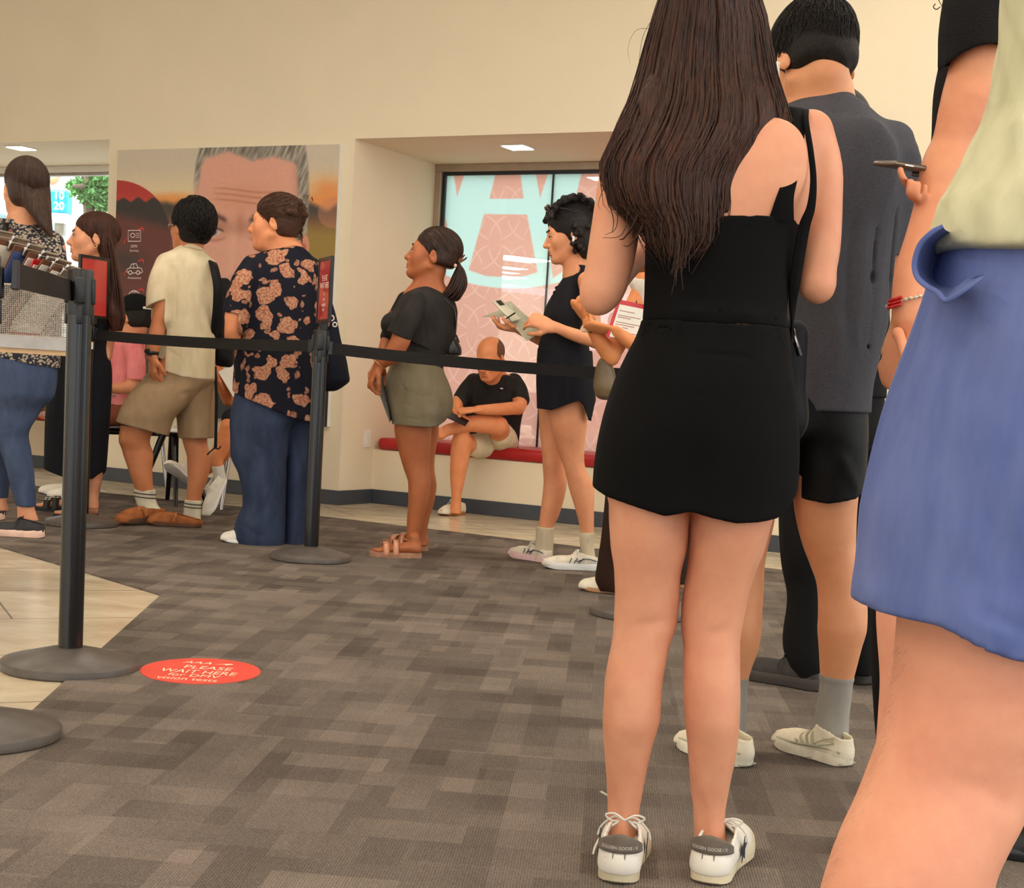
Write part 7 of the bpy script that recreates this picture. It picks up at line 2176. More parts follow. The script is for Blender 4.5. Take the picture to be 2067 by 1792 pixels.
    tb = empty('tote_bag', A.p(690, 785, .12), 'dark navy tote bag on the far shoulder of the paisley shirt', 'tote bag')
    nv = cloth('navy canvas', (30, 33, 46), .8, fold=.5)
    f = Field(.0045); f.prof(A.prof([(598, 640, 668, .02, .1), (640, 642, 681, .045, .1), (700, 644, 692, .07, .1), (740, 646, 702, .08, .1), (765, 646, 706, .08, .1), (782, 648, 690, .06, .1), (790, 650, 676, .03, .1)]), .01, cap=.012); f.waves(.006, 18, 3); bo = f.build('pouch', nv, tb, 1)
    for (x, y, r) in ((669, 642, 5.2), (676, 655, 4.2)):
        c = A.p(x, y, .035); V, Q = tubes([(np.array([c + r * mpp(c) * np.array([math.cos(a), 0, math.sin(a)]) for a in np.linspace(0, 6.283, 20)]), .0035)], 6); mesh_obj('printed_ring', V, Q, M['paper'], bo)
    surf_strip(tb, 'strap', [A.p(618, 528, -.02), A.p(636, 526, .06), A.p(652, 570, .10), A.p(660, 620, .10)], .03, nv, (.3, -.6, .6), .004)


def person_khaki():
    A = At(7.70)
    root = person(flo(325, 1062, CZ), 'person in cream short-sleeved shirt, khaki shorts and brown clogs, walking')
    sk = skin('skin tan', (206, 134, 90))
    f = Field(.0042)
    f.prof(A.prof([(860, 244, 312, .062, -.10), (890, 240, 302, .064, -.09), (911, 247, 308, .060, -.08), (950, 260, 307, .056, -.08), (989, 274, 309, .042, -.07), (1010, 282, 310, .036, -.06), (1030, 290, 322, .034, -.05)]), .003)
    f.prof(A.prof([(850, 364, 422, .066, .06), (886, 368, 418, .062, .06), (928, 378, 425, .060, .06), (960, 379, 420, .056, .06), (1012, 376, 405, .038, .06), (1045, 374, 405, .035, .06)]), .003)
    f.prof(A.prof([(500, 366, 406, .055), (530, 330, 424, .09), (600, 328, 424, .1), (720, 325, 420, .095)]), .02)
    f.chain([A.c(334, 560, 22, -.08), A.c(330, 610, 20, -.11), A.c(326, 640, 16, -.12)], .012)
    f.chain([A.c(326, 634, 17, -.12), A.c(312, 690, 14, -.13), A.c(306, 718, 11, -.13)], .012)
    hand(f, A.p(306, 718, -.13), (.1, .1, -1), (.7, .6, 0), 1, .95, (.35, .35, .35, .35), .4)
    f.chain([A.c(424, 560, 20, .12), A.c(440, 620, 16, .16), A.c(425, 660, 12, .25)], .012); hand(f, A.p(424, 662, .25), (-.7, .2, .3), (0, -.5, .6), -1, .95)
    f.chain([A.c(370, 700, 30), A.c(330, 780, 28, -.06), A.c(278, 870, 24, -.10)], .01); f.chain([A.c(375, 700, 30), A.c(385, 780, 27, .04), A.c(393, 860, 23, .06)], .01)
    H = Head(A.p(384, 461, .0), 46, 4, 0, 1.04)
    H.skin(f)
    f.cone(H.L(0, -.03, -.05), A.p(386, 508), .056, .062, .025)
    f.build('body', sk, root, 1)
    hm = hairmat('thick black hair', (12, 10, 9), (36, 28, 24), .6, (40, 40, 16))
    f = Field(.004); H.cap(f, .011, .070, 0, -.075, .016, .008, .050)
    hair_obj(root, f, hm, H.strands(700, (0, -.02, .16), .055, .0022, 5, away=True, wob=.05, lift=1.035), H.strands(500, (0, .02, .16), .05, .0020, 6, away=True, wob=.08, lift=1.075), H.strands(500, (0, -.06, -.5), .03, .0016, 9, lift=1.01))
    gl = empty('glasses', H.L(0, .1, 0), 'thin clear glasses on the person in the cream shirt', 'glasses')
    ps = []
    for x in (-1, 1): ps += [(np.array([H.L(x * .033 + .024 * math.cos(a), .106, .002 + .018 * math.sin(a)) for a in np.linspace(0, 6.283, 20)]), .0015), ([H.L(x * .057, .104, .006), H.L(x * .082, .03, .008), H.L(x * .084, -.01, .004)], .0015)]
    V, Q = tubes(ps, 5); mesh_obj('wire_frame', V, Q, M['steel'], gl)
    sh = cloth('cream cotton', (224, 206, 168), .9, fold=.3, c2=(230, 214, 180))
    f = Field(.0042)
    f.prof(A.prof([(500, 362, 408, .062), (508, 345, 416, .08), (520, 322, 428, .098), (545, 314, 433, .115), (590, 314, 435, .125), (640, 318, 435, .128), (690, 314, 434, .128), (740, 306, 433, .13), (800, 304, 432, .13)]), .01)
    f.chain([A.c(336, 534, 22, -.07), A.c(326, 566, 25, -.10), A.c(322, 598, 26, -.115), A.c(321, 640, 26, -.12)], .03)
    f.chain([A.c(420, 540, 20, .08), A.c(430, 590, 20, .12), A.c(440, 640, 20, .15)], .03)
    p0 = A.p(322, 612, -.12); nn = A.p(320, 640, -.12) - A.p(328, 580, -.11) + np.array([.08, 0, 0]); nn /= np.linalg.norm(nn)
    f.clipfn(lambda P: np.where((np.hypot(P[:, 0] - A.p(322, 620)[0], P[:, 1] - 7.585) < .092) & (P[:, 1] < 7.70 - .082) & (P[:, 0] < A.p(348, 620)[0]), (P - p0) @ nn, -1.0), 0)
    f.clipfn(hem_fn([A.p(x, y, -.12) for x, y in ((295, 735), (308, 739), (335, 750), (367, 760), (400, 765), (434, 767), (450, 767))]), .009, .05)
    f.dent([A.p(350, 540, -.12), A.p(356, 580, -.13), A.p(354, 640, -.13)], .010, .010)
    for pts, am in (([(362, 530), (370, 560), (356, 590)], .006), ([(330, 524), (352, 560)], .003), ([(390, 560), (384, 680), (380, 750)], .003), ([(360, 680), (380, 690), (410, 686)], .003), ([(415, 600), (405, 720)], -.003), ([(330, 700), (360, 720)], .003)):
        f.dent([A.p(x, y, -.13) for x, y in pts], am, .010)
    f.waves(.0018, 20, 7)
    so = f.build('shirt', sh, root, 1)
    V, Q = tubes([(spline([A.p(*q) for q in ((352, 505, -.03), (366, 499, -.05), (384, 496, -.07), (402, 502, -.05), (410, 508, .0))], 20), .011)], 8, .4); mesh_obj('collar', V, Q, sh, so)
    kh = cloth('khaki twill', (158, 130, 98), .9, fold=.35, c2=(168, 140, 108))
    f = Field(.0042)
    f.prof(A.prof([(735, 318, 424, .108), (752, 304, 430, .120), (765, 291, 433, .128), (790, 268, 400, .125, -.04), (820, 248, 372, .115, -.08), (845, 238, 350, .108, -.10), (890, 226, 338, .105, -.10)]), .01)
    f.prof(A.prof([(760, 330, 433, .12, .02), (800, 350, 433, .115, .05), (850, 358, 432, .108, .06), (930, 364, 431, .105, .06)]), .01)
    def hem(P):
        l = np.interp(P[:, 0], [A.p(225, 848, -.1)[0], A.p(300, 866, -.1)[0], A.p(346, 881, -.1)[0], A.p(356, 870, -.05)[0], A.p(366, 884)[0], A.p(440, 884)[0]], [A.p(225, 848, -.1)[2], A.p(300, 866, -.1)[2], A.p(346, 881, -.1)[2], A.p(356, 884, -.05)[2], A.p(366, 885)[2], A.p(440, 885)[2]])
        return l - P[:, 2]
    f.clipfn(hem, .010, .05)
    for pts, am, w in (([(330, 760), (300, 800), (270, 840)], -.003, .02), ([(400, 800), (372, 830), (356, 866)], .008, .012), ([(310, 800), (350, 800), (390, 790)], .004, .012), ([(340, 850), (330, 870)], .004, .01)):
        f.dent([A.p(x, y, -.13) for x, y in pts], am, w)
    f.waves(.0025, 18, 3)
    f.build('shorts', kh, root, 1)
    sock = cloth('cream ribbed sock', (216, 206, 178), .9, weave=700, wb=.8, fold=.1); bnd = plain('dark sock stripe', (62, 56, 54), .9)
    for rows, dd in (([(987, 270, 314, .046), (1000, 271, 314, .045), (1015, 275, 317, .043), (1032, 281, 327, .044), (1040, 279, 329, .044)], -.065), ([(1009, 373, 407, .042), (1022, 371, 406, .040), (1040, 369, 405, .038), (1056, 366, 406, .042)], .06)):
        f = Field(.0035); pr = A.prof(shifted(rows, dd)); f.prof(pr, .01); so_ = f.build('sock', sock, root, 1)
        for fr in (.16, .30):
            i = -1; z1, z0 = max(p[0] for p in pr), min(p[0] for p in pr); zz = z1 - (z1 - z0) * fr
            srt = sorted(pr); x_, y_, a_, b_ = [np.interp(zz, [p[0] for p in srt], [p[j] for p in srt]) for j in (1, 2, 3, 4)]
            V, Q = tubes([(np.array([(x_ + (a_ + .001) * math.cos(q), y_ + (b_ + .001) * math.sin(q), zz + (a_ * .06) * -math.cos(q)) for q in np.linspace(0, 6.283, 30)]), .003)], 5, 1); mesh_obj('stripe', V, Q, bnd, so_)
    cl = plain('brown suede clog', (154, 88, 40), .85, var=.14, scale=30, bump=.1); ck = plain('dark clog sole', (88, 54, 34), .8, var=.1)
    for (h, t_) in ((A.p(331, 1040, -.02), flo(237, 1060, CZ)), (flo(407, 1065, CZ), flo(318, 1060, CZ))):
        X = t_ - h; X /= np.linalg.norm(X)
        o, P, R = shoe(root, h, h + X * .285, cl, ck, L=.285, th=.026, collar=.050, W=1.1, tongue=False)
        surf_strip(o, 'buckle_strap', [P(.135, sg, z) for sg, z in ((-.047, .028), (-.042, .050), (-.02, .064), (0, .067), (.02, .064), (.042, .050), (.047, .028))], .026, cl, np.array([-R[:, 1], R[:, 2] - R[:, 1], R[:, 2], R[:, 2] + R[:, 1], R[:, 1]]), .004)
        bc = P(.135, -.040 if R[:, 1][1] > 0 else .040, .056)
        V, Q = tubes([(np.array([bc + R[:, 0] * .010 * a + (R[:, 2] * .8) * .011 * b - np.array([0, .004, 0]) for a, b in ((-1, -1), (1, -1), (1, 1), (-1, 1), (-1, -1))]), .0018)], 5); mesh_obj('buckle', V, Q, plain('brass', (196, 150, 80), .3, .9), o)
    w_ = empty('wrist_watch', A.p(305, 711, -.13), 'black sports watch on the wrist below the cream sleeve', 'watch')
    ax = A.p(306, 718, -.13) - A.p(312, 690, -.13); ax /= np.linalg.norm(ax); u = np.cross(ax, [0, 1, 0]); u /= np.linalg.norm(u); vv = np.cross(ax, u)
    V, Q = tubes([(np.array([A.p(306, 711, -.13) + .034 * (math.cos(a) * u + math.sin(a) * vv) for a in np.linspace(0, 6.283, 26)]), .011)], 6, .3); mesh_obj('band', V, Q, M['black_plastic'], w_)
    m_ = MB(); m_.rbox(A.p(302, 711, -.155), (.03, .012, .036), .004, np.stack([u, vv, ax], 1)); m_.build('case', M['black_plastic'], w_, smooth=True)
    # backpack on one shoulder
    bp = empty('backpack', A.p(452, 690, .12), 'black backpack hanging from the right shoulder of the cream shirt', 'backpack')
    nyl = cloth('black pack cloth', (26, 25, 27), .6, fold=.4)
    f = Field(.0045); f.prof(A.prof([(562, 436, 462, .04, .14), (590, 430, 470, .07, .14), (640, 428, 473, .09, .14), (690, 428, 474, .095, .14), (722, 430, 473, .09, .14), (740, 436, 468, .05, .14)]), .01, cap=.015); f.waves(.005, 22, 2); f.build('pack', nyl, bp, 1)
    surf_strip(bp, 'shoulder_strap', [A.p(*q) for q in ((424, 532, .06), (428, 530, -.02), (433, 545, -.08), (439, 580, -.10), (438, 620, -.08), (434, 660, -.04), (432, 690, .04))], .045, nyl, np.array([(0, .5, 1), (.5, -.4, .8), (.6, -1, .2), (.5, -1, 0), (.6, -1, 0), (.8, -.6, 0)]), .008)
    V, Q = tubes([(spline([A.p(434, 740, .02), A.p(437, 800, .0), A.p(436, 860, .0), A.p(435, 904, .0)], 14), .009), (spline([A.p(435, 904, .0), A.p(428, 908, .0), A.p(418, 918, .0)], 8), .004), (spline([A.p(435, 904, .0), A.p(441, 906, .0), A.p(446, 900, .0)], 8), .004)], 6, .4); mesh_obj('loose_strap', V, Q, nyl, bp)


def person_dark_dress():
    A = At(7.62)
    root = person(flo(150, 1046, CZ), 'person with long straight brown hair in a long black dress, looking left')
    sk = skin('skin fair peach', (226, 160, 120))
    f = Field(.0042)
    f.prof(A.prof([(560, 178, 216, .052), (590, 160, 224, .075), (640, 150, 222, .09), (720, 140, 208, .09)]), .02)
    f.prof(A.prof([(900, 172, 212, .05), (970, 181, 205, .046), (1000, 180, 198, .034), (1026, 180, 199, .034)]), .004)
    f.prof(A.prof(shifted([(900, 130, 172, .05), (970, 134, 160, .044), (1000, 136, 156, .034), (1022, 134, 158, .034)], .13)), .004)
    for (hx, hy, tx, ty) in ((199, 1046, 100, 1046), (160, 1034, 80, 1030)):
        h, t_ = flo(hx, hy, CZ) + ZZ * .020, flo(tx, ty, CZ) + ZZ * .020; X = (t_ - h) / np.linalg.norm(t_ - h); Y = np.array([-X[1], X[0], 0]); P = lambda x, y, z: h + X * x + Y * y + ZZ * z
        f.chain([(P(.03, 0, .020), .024), (P(.08, 0, .025), .025), (P(.14, 0, .017), .021), (P(.19, 0, .010), .016)], .012, Y, 1.4)
        for i in range(5): f.cone(P(.19, -.030 + .015 * i, .010), P(.225 - .004 * abs(i - 1.5) ** 1.6, -.032 + .016 * i, .009), .009, .008, .006)
    f.chain([A.c(168, 610, 17, -.10), A.c(160, 660, 15, -.12), A.c(152, 700, 13, -.12), A.c(146, 745, 10, -.12)], .012); hand(f, A.p(146, 747, -.12), (-.2, .0, -1), (.8, .4, 0), 1, .92)
    f.chain([A.c(222, 612, 16, .06), A.c(222, 660, 14, .06), A.c(214, 720, 11, .0)], .012); hand(f, A.p(213, 722, .0), (-.1, 0, -1), (-.8, .4, 0), -1, .92)
    f.chain([A.c(175, 700, 26), A.c(185, 800, 22), A.c(192, 910, 18)], .01); f.chain([A.c(170, 700, 26), A.c(160, 800, 22, .08), A.c(150, 910, 18, .13)], .01)
    H = Head(A.p(187, 482), 112, 2, 0, 1.02)
    H.skin(f, full=.006, lips=1.15)
    f.cone(H.L(0, -.025, -.06), A.p(194, 572), .048, .054, .025)
    f.build('body', sk, root, 1)
    hm = hairmat('straight brown hair', (38, 20, 12), (88, 48, 30), .35, (50, 50, 2))
    H.face_parts(root, hm, plain('rose lips', (196, 112, 98), .4, var=.03))
    f = Field(.004); H.cap(f, .006, .066, 0, -.10, .006)
    f.prof(A.prof([(450, 180, 214, .085, .02), (480, 196, 230, .085, .03), (520, 202, 236, .08, .03), (560, 206, 243, .072, .02), (600, 208, 249, .062, .0), (640, 214, 253, .045, -.02), (668, 224, 246, .03, -.02)]), .015)
    for x in (206, 213, 220, 227, 234, 240): f.dent([A.p(x - 3, 480, -.06), A.p(x, 560, -.06), A.p(x + 4, 650, -.06)], .004, .006)
    rgx = random.Random(6); ps = []
    V0, Q0 = f.mesh()
    for i in range(120):
        s = rgx.uniform(0, 1); q = rgx.uniform(-1, 1)
        pts = [A.p(190 + 20 * s, 447 + 12 * s * s, -.05 * q), A.p(203 + 24 * s, 490, .02 - .08 * abs(q)), A.p(206 + 34 * s, 560, .0 - .07 * abs(q)), A.p(210 + 40 * s, 630 + rgx.uniform(0, 30), -.02 - .04 * abs(q))]
        ps.append((spline(pts, 18), .0032 * np.minimum(1, (1.05 - np.linspace(0, 1, 18)) * 3)))
    V1, Q1 = tubes(ps, 5); V, Q = fuse((V0, Q0), (V1, Q1), H.strands(800, (0, -.06, -.5), .19, .0013, 7, m=16)); mesh_obj('hair', V, Q, hm, root)
    c = H.L(-.083, -.008, -.042)
    V, Q = tubes([(np.array([c + .008 * np.array([math.cos(a), 0, math.sin(a)]) for a in np.linspace(0, 6.283, 16)]), .0025)], 6); mesh_obj('earring', V, Q, plain('gold', (220, 180, 120), .25, .9), root)
    bk = cloth('black dress', (24, 25, 31), .75, fold=.25)
    f = Field(.0045)
    f.prof(A.prof([(596, 172, 216, .078), (620, 156, 222, .095), (660, 148, 220, .105), (690, 140, 216, .105), (720, 118, 221, .12), (747, 110, 225, .13), (790, 102, 224, .13), (841, 93, 221, .13), (900, 91, 217, .125), (948, 90, 213, .12), (1000, 92, 200, .11)]), .01)
    f.clipfn(hem_fn([A.p(x, y, -.11) for x, y in ((80, 948), (91, 951), (126, 962), (160, 968), (182, 968), (200, 952), (216, 940))]), .010, .05)
    for x in (120, 150, 180): f.dent([A.p(x + 10, 720, -.12), A.p(x - 6, 840, -.13), A.p(x - 8, 950, -.12)], .006, .016)
    f.build('dress', bk, root, 1)
    blk = plain('black sandal', (24, 22, 22), .5); stud = plain('ivory stud', (232, 220, 190), .4)
    for (hx, hy, tx, ty) in ((199, 1046, 100, 1046), (160, 1034, 80, 1030)):
        h, t_ = flo(hx, hy, CZ), flo(tx, ty, CZ); X = (t_ - h) / np.linalg.norm(t_ - h); Y = np.array([-X[1], X[0], 0]); P = lambda x, y, z: h + X * x + Y * y + ZZ * z
        m_ = MB(); m_.prism([P(.122 + .122 * math.cos(a), (.040 + .006 * math.cos(a)) * math.sin(a), 0) for a in np.linspace(0, 6.283, 33)[:-1]], (0, 0, .022)); sd_ = m_.build('sandal', blk, root, smooth=True)
        for x0, hg in ((.165, .066), (.12, .080)):
            pts = [P(x0, yy, z) for yy, z in ((-.045, .014), (-.042, .034), (-.026, hg - .006), (0, hg), (.026, hg - .006), (.042, .034), (.045, .014))]
            st = surf_strip(sd_, 'strap', pts, .034, blk, np.array([-Y, ZZ - Y, ZZ, ZZ + Y, Y]), .004)
            for dx in (-.010, .010):
                for yy, z in ((-.043, .030), (-.036, .044), (-.022, hg - .003), (0, hg + .004), (.022, hg - .003)):
                    m_ = MB(); m_.rbox(P(x0 + dx, yy, z), (.014, .014, .008), .003); m_.build('stud', stud, sd_, smooth=True)


def person_floral():
    A = At(6.85)
    root = person(flo(30, 1080, CZ), 'person in dark floral blouse and blue jeans with long dark hair, at the left edge')
    sk = skin('skin beige', (222, 158, 118))
    f = Field(.0045)
    f.prof(A.prof([(440, 18, 72, .058), (470, 0, 96, .08), (500, -40, 116, .09), (600, -40, 108, .095), (720, -36, 100, .10)]), .02)
    f.chain([A.c(110, 500, 22, 0), A.c(116, 560, 20, .02), A.c(112, 620, 17, .04), A.c(80, 640, 14, .16)], .012); hand(f, A.p(78, 640, .17), (-.8, .4, .1), (0, -.3, .9), -1, .95)
    f.chain([A.c(-42, 500, 22, 0), A.c(-52, 560, 20, .02), A.c(-50, 620, 17, .04), A.c(-20, 640, 14, .16)], .012); hand(f, A.p(-18, 640, .17), (.8, .4, .1), (0, -.3, .9), 1, .95)
    f.prof(A.prof([(1000, 34, 70, .04), (1020, 35, 69, .036), (1050, 36, 78, .036)]), .005); f.prof(A.prof([(980, -14, 14, .04, .12), (1005, -14, 12, .036, .12), (1030, -14, 18, .036, .12)]), .005)
    f.chain([A.c(40, 700, 30), A.c(30, 860, 24), A.c(45, 950, 18), A.c(52, 1010, 15)], .01); f.chain([A.c(30, 700, 30, .05), A.c(0, 860, 22, .13), A.c(-4, 940, 18, .12), A.c(0, 990, 12, .12)], .01)
    H = Head(A.p(50, 384), 38, 2, 0, 1.08)
    H.skin(f); f.cone(H.L(0, -.025, -.06), A.p(44, 460), .056, .066, .03)
    f.build('body', sk, root, 1)
    hm = hairmat('dark brown smooth hair', (36, 22, 15), (78, 52, 38), .38, (40, 40, 3))
    f = Field(.0042); H.cap(f, .008, .066, 0, -.08, .006)
    f.prof(A.prof([(350, 30, 88, .09, -.01), (380, 26, 99, .10, -.02), (400, 34, 101, .09, -.04), (420, 50, 102, .075, -.06), (440, 66, 103, .06, -.075), (462, 84, 105, .042, -.085), (478, 98, 107, .02, -.085)]), .012)
    for x in (60, 72, 82, 92): f.dent([A.p(x - 6, 370, -.11), A.p(x, 420, -.12), A.p(x + 8, 460, -.11)], .003, .006)
    f.dent([A.p(53, 336, -.06), A.p(52, 350, -.10)], .003, .005)
    hair_obj(root, f, hm, H.strands(700, (-.05, -.10, -.5), .19, .0012, 8, m=16))
    t = NT('tiny floral crepe'); v = t.coords(scale=(1, 1, 1.3))
    vo = t.add('ShaderNodeTexVoronoi'); vo.inputs['Scale'].default_value = 78; t.link(v, vo.inputs['Vector'])
    pet = t.ramp(t.math('ADD', vo.outputs['Distance'], t.math('MULTIPLY', t.math('SUBTRACT', t.noise(v, 70, 2), .5), .9)), [(.34, lin((176, 160, 140))), (.46, lin((120, 108, 98))), (.60, lin((44, 44, 54)))])
    rose_ = t.ramp(t.noise(v, 13, 2), [(.66, (0, 0, 0, 1)), (.72, (1, 1, 1, 1))])
    t.set(Base_Color=t.mix(t.math('MULTIPLY', rose_, .5), pet, lin((206, 130, 100))), Roughness=.8, Specular_IOR_Level=.15); t.bump(t.noise(t.coords(scale=(1, 1, .4)), 9, 2), .3, .006)
    f = Field(.0045)
    f.prof(A.prof([(444, 0, 66, .064, -.01), (452, -12, 82, .078), (466, -30, 98, .092), (482, -48, 114, .105), (500, -58, 124, .115), (540, -62, 128, .122), (620, -58, 124, .128), (700, -52, 121, .138), (760, -50, 119, .14)]), .01)
    f.chain([A.c(100, 494, 31, 0), A.c(106, 540, 28, .01), A.c(108, 600, 25, .03)], .03); f.chain([A.c(-36, 492, 24, 0), A.c(-48, 540, 22, .01), A.c(-48, 590, 20, .03)], .03)
    f.clipfn(hem_fn([A.p(x, y, -.12) for x, y in ((-70, 708), (0, 721), (50, 733), (107, 744), (130, 738))]), .009, .05); f.waves(.004, 14, 3)
    f.build('blouse', t.m, root, 1)
    jn = cloth('blue denim', (62, 74, 100), .9, weave=1500, wb=.2, fold=.5, c2=(80, 94, 122))
    f = Field(.0045)
    f.prof(A.prof([(712, -46, 112, .13), (750, -50, 114, .14), (790, -48, 108, .13), (830, -40, 80, .10, .02), (868, -24, 58, .078), (908, 2, 62, .072), (950, 16, 69, .068), (985, 24, 71, .062), (1021, 34, 72, .054)]), .01)
    f.prof(A.prof([(790, 10, 106, .10, .12), (840, -6, 58, .085, .13), (880, -24, 24, .075, .13), (940, -30, 20, .066, .13), (1003, -20, 14, .055, .13)]), .01)
    for pts, am in (([(2, 868), (40, 858), (58, 862)], .004), ([(4, 884), (40, 880), (60, 886)], .004), ([(0, 740), (48, 752), (54, 800), (58, 860)], .004), ([(20, 950), (50, 960)], .003), ([(36, 1012), (72, 1010)], .003)): f.dent([A.p(x, y, -.08) for x, y in pts], am, .008)
    f.waves(.003, 16, 3); f.build('jeans', jn, root, 1)
    up = plain('black runner mesh', (44, 40, 40), .7, var=.1, scale=40, bump=.2); so = plain('pale coral sole', (226, 186, 164), .6, var=.1, scale=14)
    for (h, t_) in ((flo(90, 1086, CZ), flo(-12, 1080, CZ)), (flo(10, 1050, CZ), flo(-80, 1044, CZ))):
        shoe(root, h, t_, up, so, L=.27, th=.034, chunky=.15, collar=.076, lace=M['black_plastic'])
    surf_strip(root, 'bag_strap', [A.p(*q) for q in ((20, 452, .02), (8, 452, -.08), (4, 480, -.115), (2, 520, -.125))], .05, M['black_plastic'], (0, -1, .2), .005)


person_curly()
person_ponytail()
person_paisley()
person_khaki()
person_dark_dress()
person_floral()
# ------------------------------------------------------------------ seated people and the furniture behind the queue
def person_bench():
    A = At(9.45)
    root = person(np.array([A.p(985, 905)[0], 9.62, .44]), 'bald person in black t-shirt sitting cross-legged on the red bench')
    sk = skin('skin ruddy', (226, 146, 96))
    f = Field(.0045)
    f.prof(A.prof([(745, 976, 1012, .055, .02), (768, 950, 1046, .09, .10), (800, 938, 1050, .11, .14), (880, 955, 1035, .11, .2)]), .02)
    # supporting leg, crossed leg
    f.prof(A.prof([(872, 918, 948, .05, -.15), (894, 911, 953, .062, -.15), (920, 909, 948, .06, -.15), (945, 908, 943, .057, -.15), (975, 909, 937, .046, -.15), (1005, 911, 931, .038, -.15), (1022, 909, 931, .036, -.15), (1036, 908, 931, .036, -.15)]), .01)
    f.chain([A.c(935, 893, 19, -.14), A.c(965, 900, 21, .05), A.c(985, 905, 22, .2)], .01)
    f.chain([A.c(1004, 860, 19.5, -.10), A.c(975, 856, 18.5, -.16), A.c(945, 856, 16, -.19), A.c(912, 866, 11.5, -.2), A.c(902, 868, 11, -.2)], .015)
    f.chain([A.c(1006, 860, 20, -.10), A.c(1010, 880, 23, .05), A.c(1005, 895, 24, .2)], .015)
    f.chain([A.c(908, 866, 11, -.2), A.c(897, 872, 11, -.22), A.c(888, 880, 8, -.26)], .01)
    for i in range(5): f.cone(A.p(890 + i * 1.5, 866 + i * 3.5, -.26), A.p(884 + i * 1.5, 868 + i * 3.6, -.28), .010, .008, .005)
    # arms
    f.chain([A.c(1044, 795, 15, .06), A.c(1050, 810, 15, .02), A.c(1046, 823, 13.5, -.05)], .012)
    f.chain([A.c(1046, 823, 13.5, -.05), A.c(1008, 826, 12.5, -.16), A.c(965, 827, 9, -.25)], .012)
    hand(f, A.p(962, 827, -.255), (-.93, -.05, -.12), (.0, .35, -.9), -1, 1.0, (.5, .6, .6, .6), .4)
    f.chain([A.c(932, 800, 14, .05), A.c(922, 818, 13, -.06), A.c(926, 836, 10, -.18), A.c(932, 843, 9, -.24)], .012)
    hand(f, A.p(935, 844, -.25), (-.9, -.1, .15), (0, -.2, .95), 1, 1.0, (.4, .5, .6, .6), .5)
    H = Head(A.p(990, 724, -.06), 152, -22, 0, 1.06)
    H.skin(f, nose=1.1)
    f.cone(H.L(0, -.03, -.05), A.p(993, 766, .05), .056, .062, .025)
    f.build('body', sk, root, 1)
    hm = hairmat('shaved stubble', (96, 62, 42), (134, 92, 64), .7, (90, 90, 90))
    H.face_parts(root, hairmat('brown brow', (60, 36, 24), (96, 60, 40), .6), LIPS, lid=.003)
    f = Field(.004); H.e(f, (0, -.016, .038), (.0785, .0985, .086), .01)
    H.e(f, (0, .06, .06), (.066, .095, .09), .008, 'sub'); H.e(f, (0, 0, .13), (.06, .07, .06), .008, 'sub')
    for x in (-1, 1): H.e(f, (x * .10, .062, -.04), (.060, .056, .09), .006, 'sub'); H.e(f, (x * .1, -.004, -.03), (.03, .03, .045), .005, 'sub')
    f.slab(H.L(0, 0, -.155), np.array([.2, .2, .10]), H.R, .01, .01, 'sub'); f.build('stubble', hm, root, 1)
    tee = cloth('black sport tee', (36, 33, 32), .8, fold=.3, c2=(46, 43, 41))
    f = Field(.0045)
    f.prof(A.prof([(752, 972, 1020, .06, .04), (764, 950, 1048, .09, .08), (785, 934, 1054, .12, .12), (812, 934, 1058, .13, .15), (847, 940, 1052, .13, .19), (885, 948, 1048, .13, .22), (902, 950, 1046, .13, .22)]), .015)
    f.chain([A.c(1036, 772, 19, .10), A.c(1047, 788, 18, .06), A.c(1052, 806, 17, .03)], .03); f.chain([A.c(956, 772, 18, .10), A.c(936, 796, 17, .05), A.c(926, 816, 16, -.03)], .03)
    nk = A.p(992, 757, .0); f.clipfn(lambda P: .062 - np.sqrt((P[:, 0] - nk[0]) ** 2 + ((P[:, 1] - nk[1]) * .55) ** 2 + (P[:, 2] - nk[2]) ** 2), 0)
    for pts in ([(1010, 772), (1000, 800), (1004, 826)], [(975, 776), (968, 810)], [(1030, 776), (1022, 800)]): f.dent([A.p(x, y, -.0) for x, y in pts], .006, .014)
    f.waves(.003, 16, 2); f.build('t_shirt', tee, root, 1)
    p_ = A.p(1012.5, 784, -.005); m_ = MB(); m_.rbox(p_, (.018, .03, .008), .003); m_.build('chest_mark', M['paper'], root)
    cr = cloth('cream shorts', (214, 200, 166), .9, fold=.4)
    f = Field(.0045)
    f.chain([A.c(948, 898, 22, -.08), A.c(970, 900, 26, .06), A.c(990, 896, 30, .2)], .02); f.chain([A.c(1012, 878, 26, .02), A.c(1018, 888, 28, .1), A.c(1012, 894, 29, .2)], .02); f.ell(A.p(1002, 892, .2), (.14, .12, .08), None, .03)
    f.clip(A.p(948, 898, -.08), np.array([-.5, -.85, 0.0])); f.waves(.005, 22, 3); f.build('shorts', cr, root, 1)
    up = plain('off white low sneaker', (226, 214, 190), .6, var=.05); gum = plain('gum rubber', (186, 116, 66), .6)
    shoe(root, flo(934, 1037), flo(880, 1042), up, gum, L=.285, th=.024, lace=M['white_plastic'], W=1.0)
    ph = empty('phone', A.p(922, 845, -.28), 'dark phone in the hands of the person sitting on the red bench', 'phone')
    X = np.array([.9, -.1, -.35]); X /= np.linalg.norm(X); Z = np.array([.25, -.5, .8]); Z -= X * (X @ Z); Z /= np.linalg.norm(Z)
    m_ = MB(); m_.rbox(A.p(921, 844, -.30), (.15, .072, .010), .004, np.stack([X, np.cross(Z, X), Z], 1)); m_.build('shell', M['black_plastic'], ph, smooth=True)


def person_seated(Y, spec, label, v=.006):
    pass


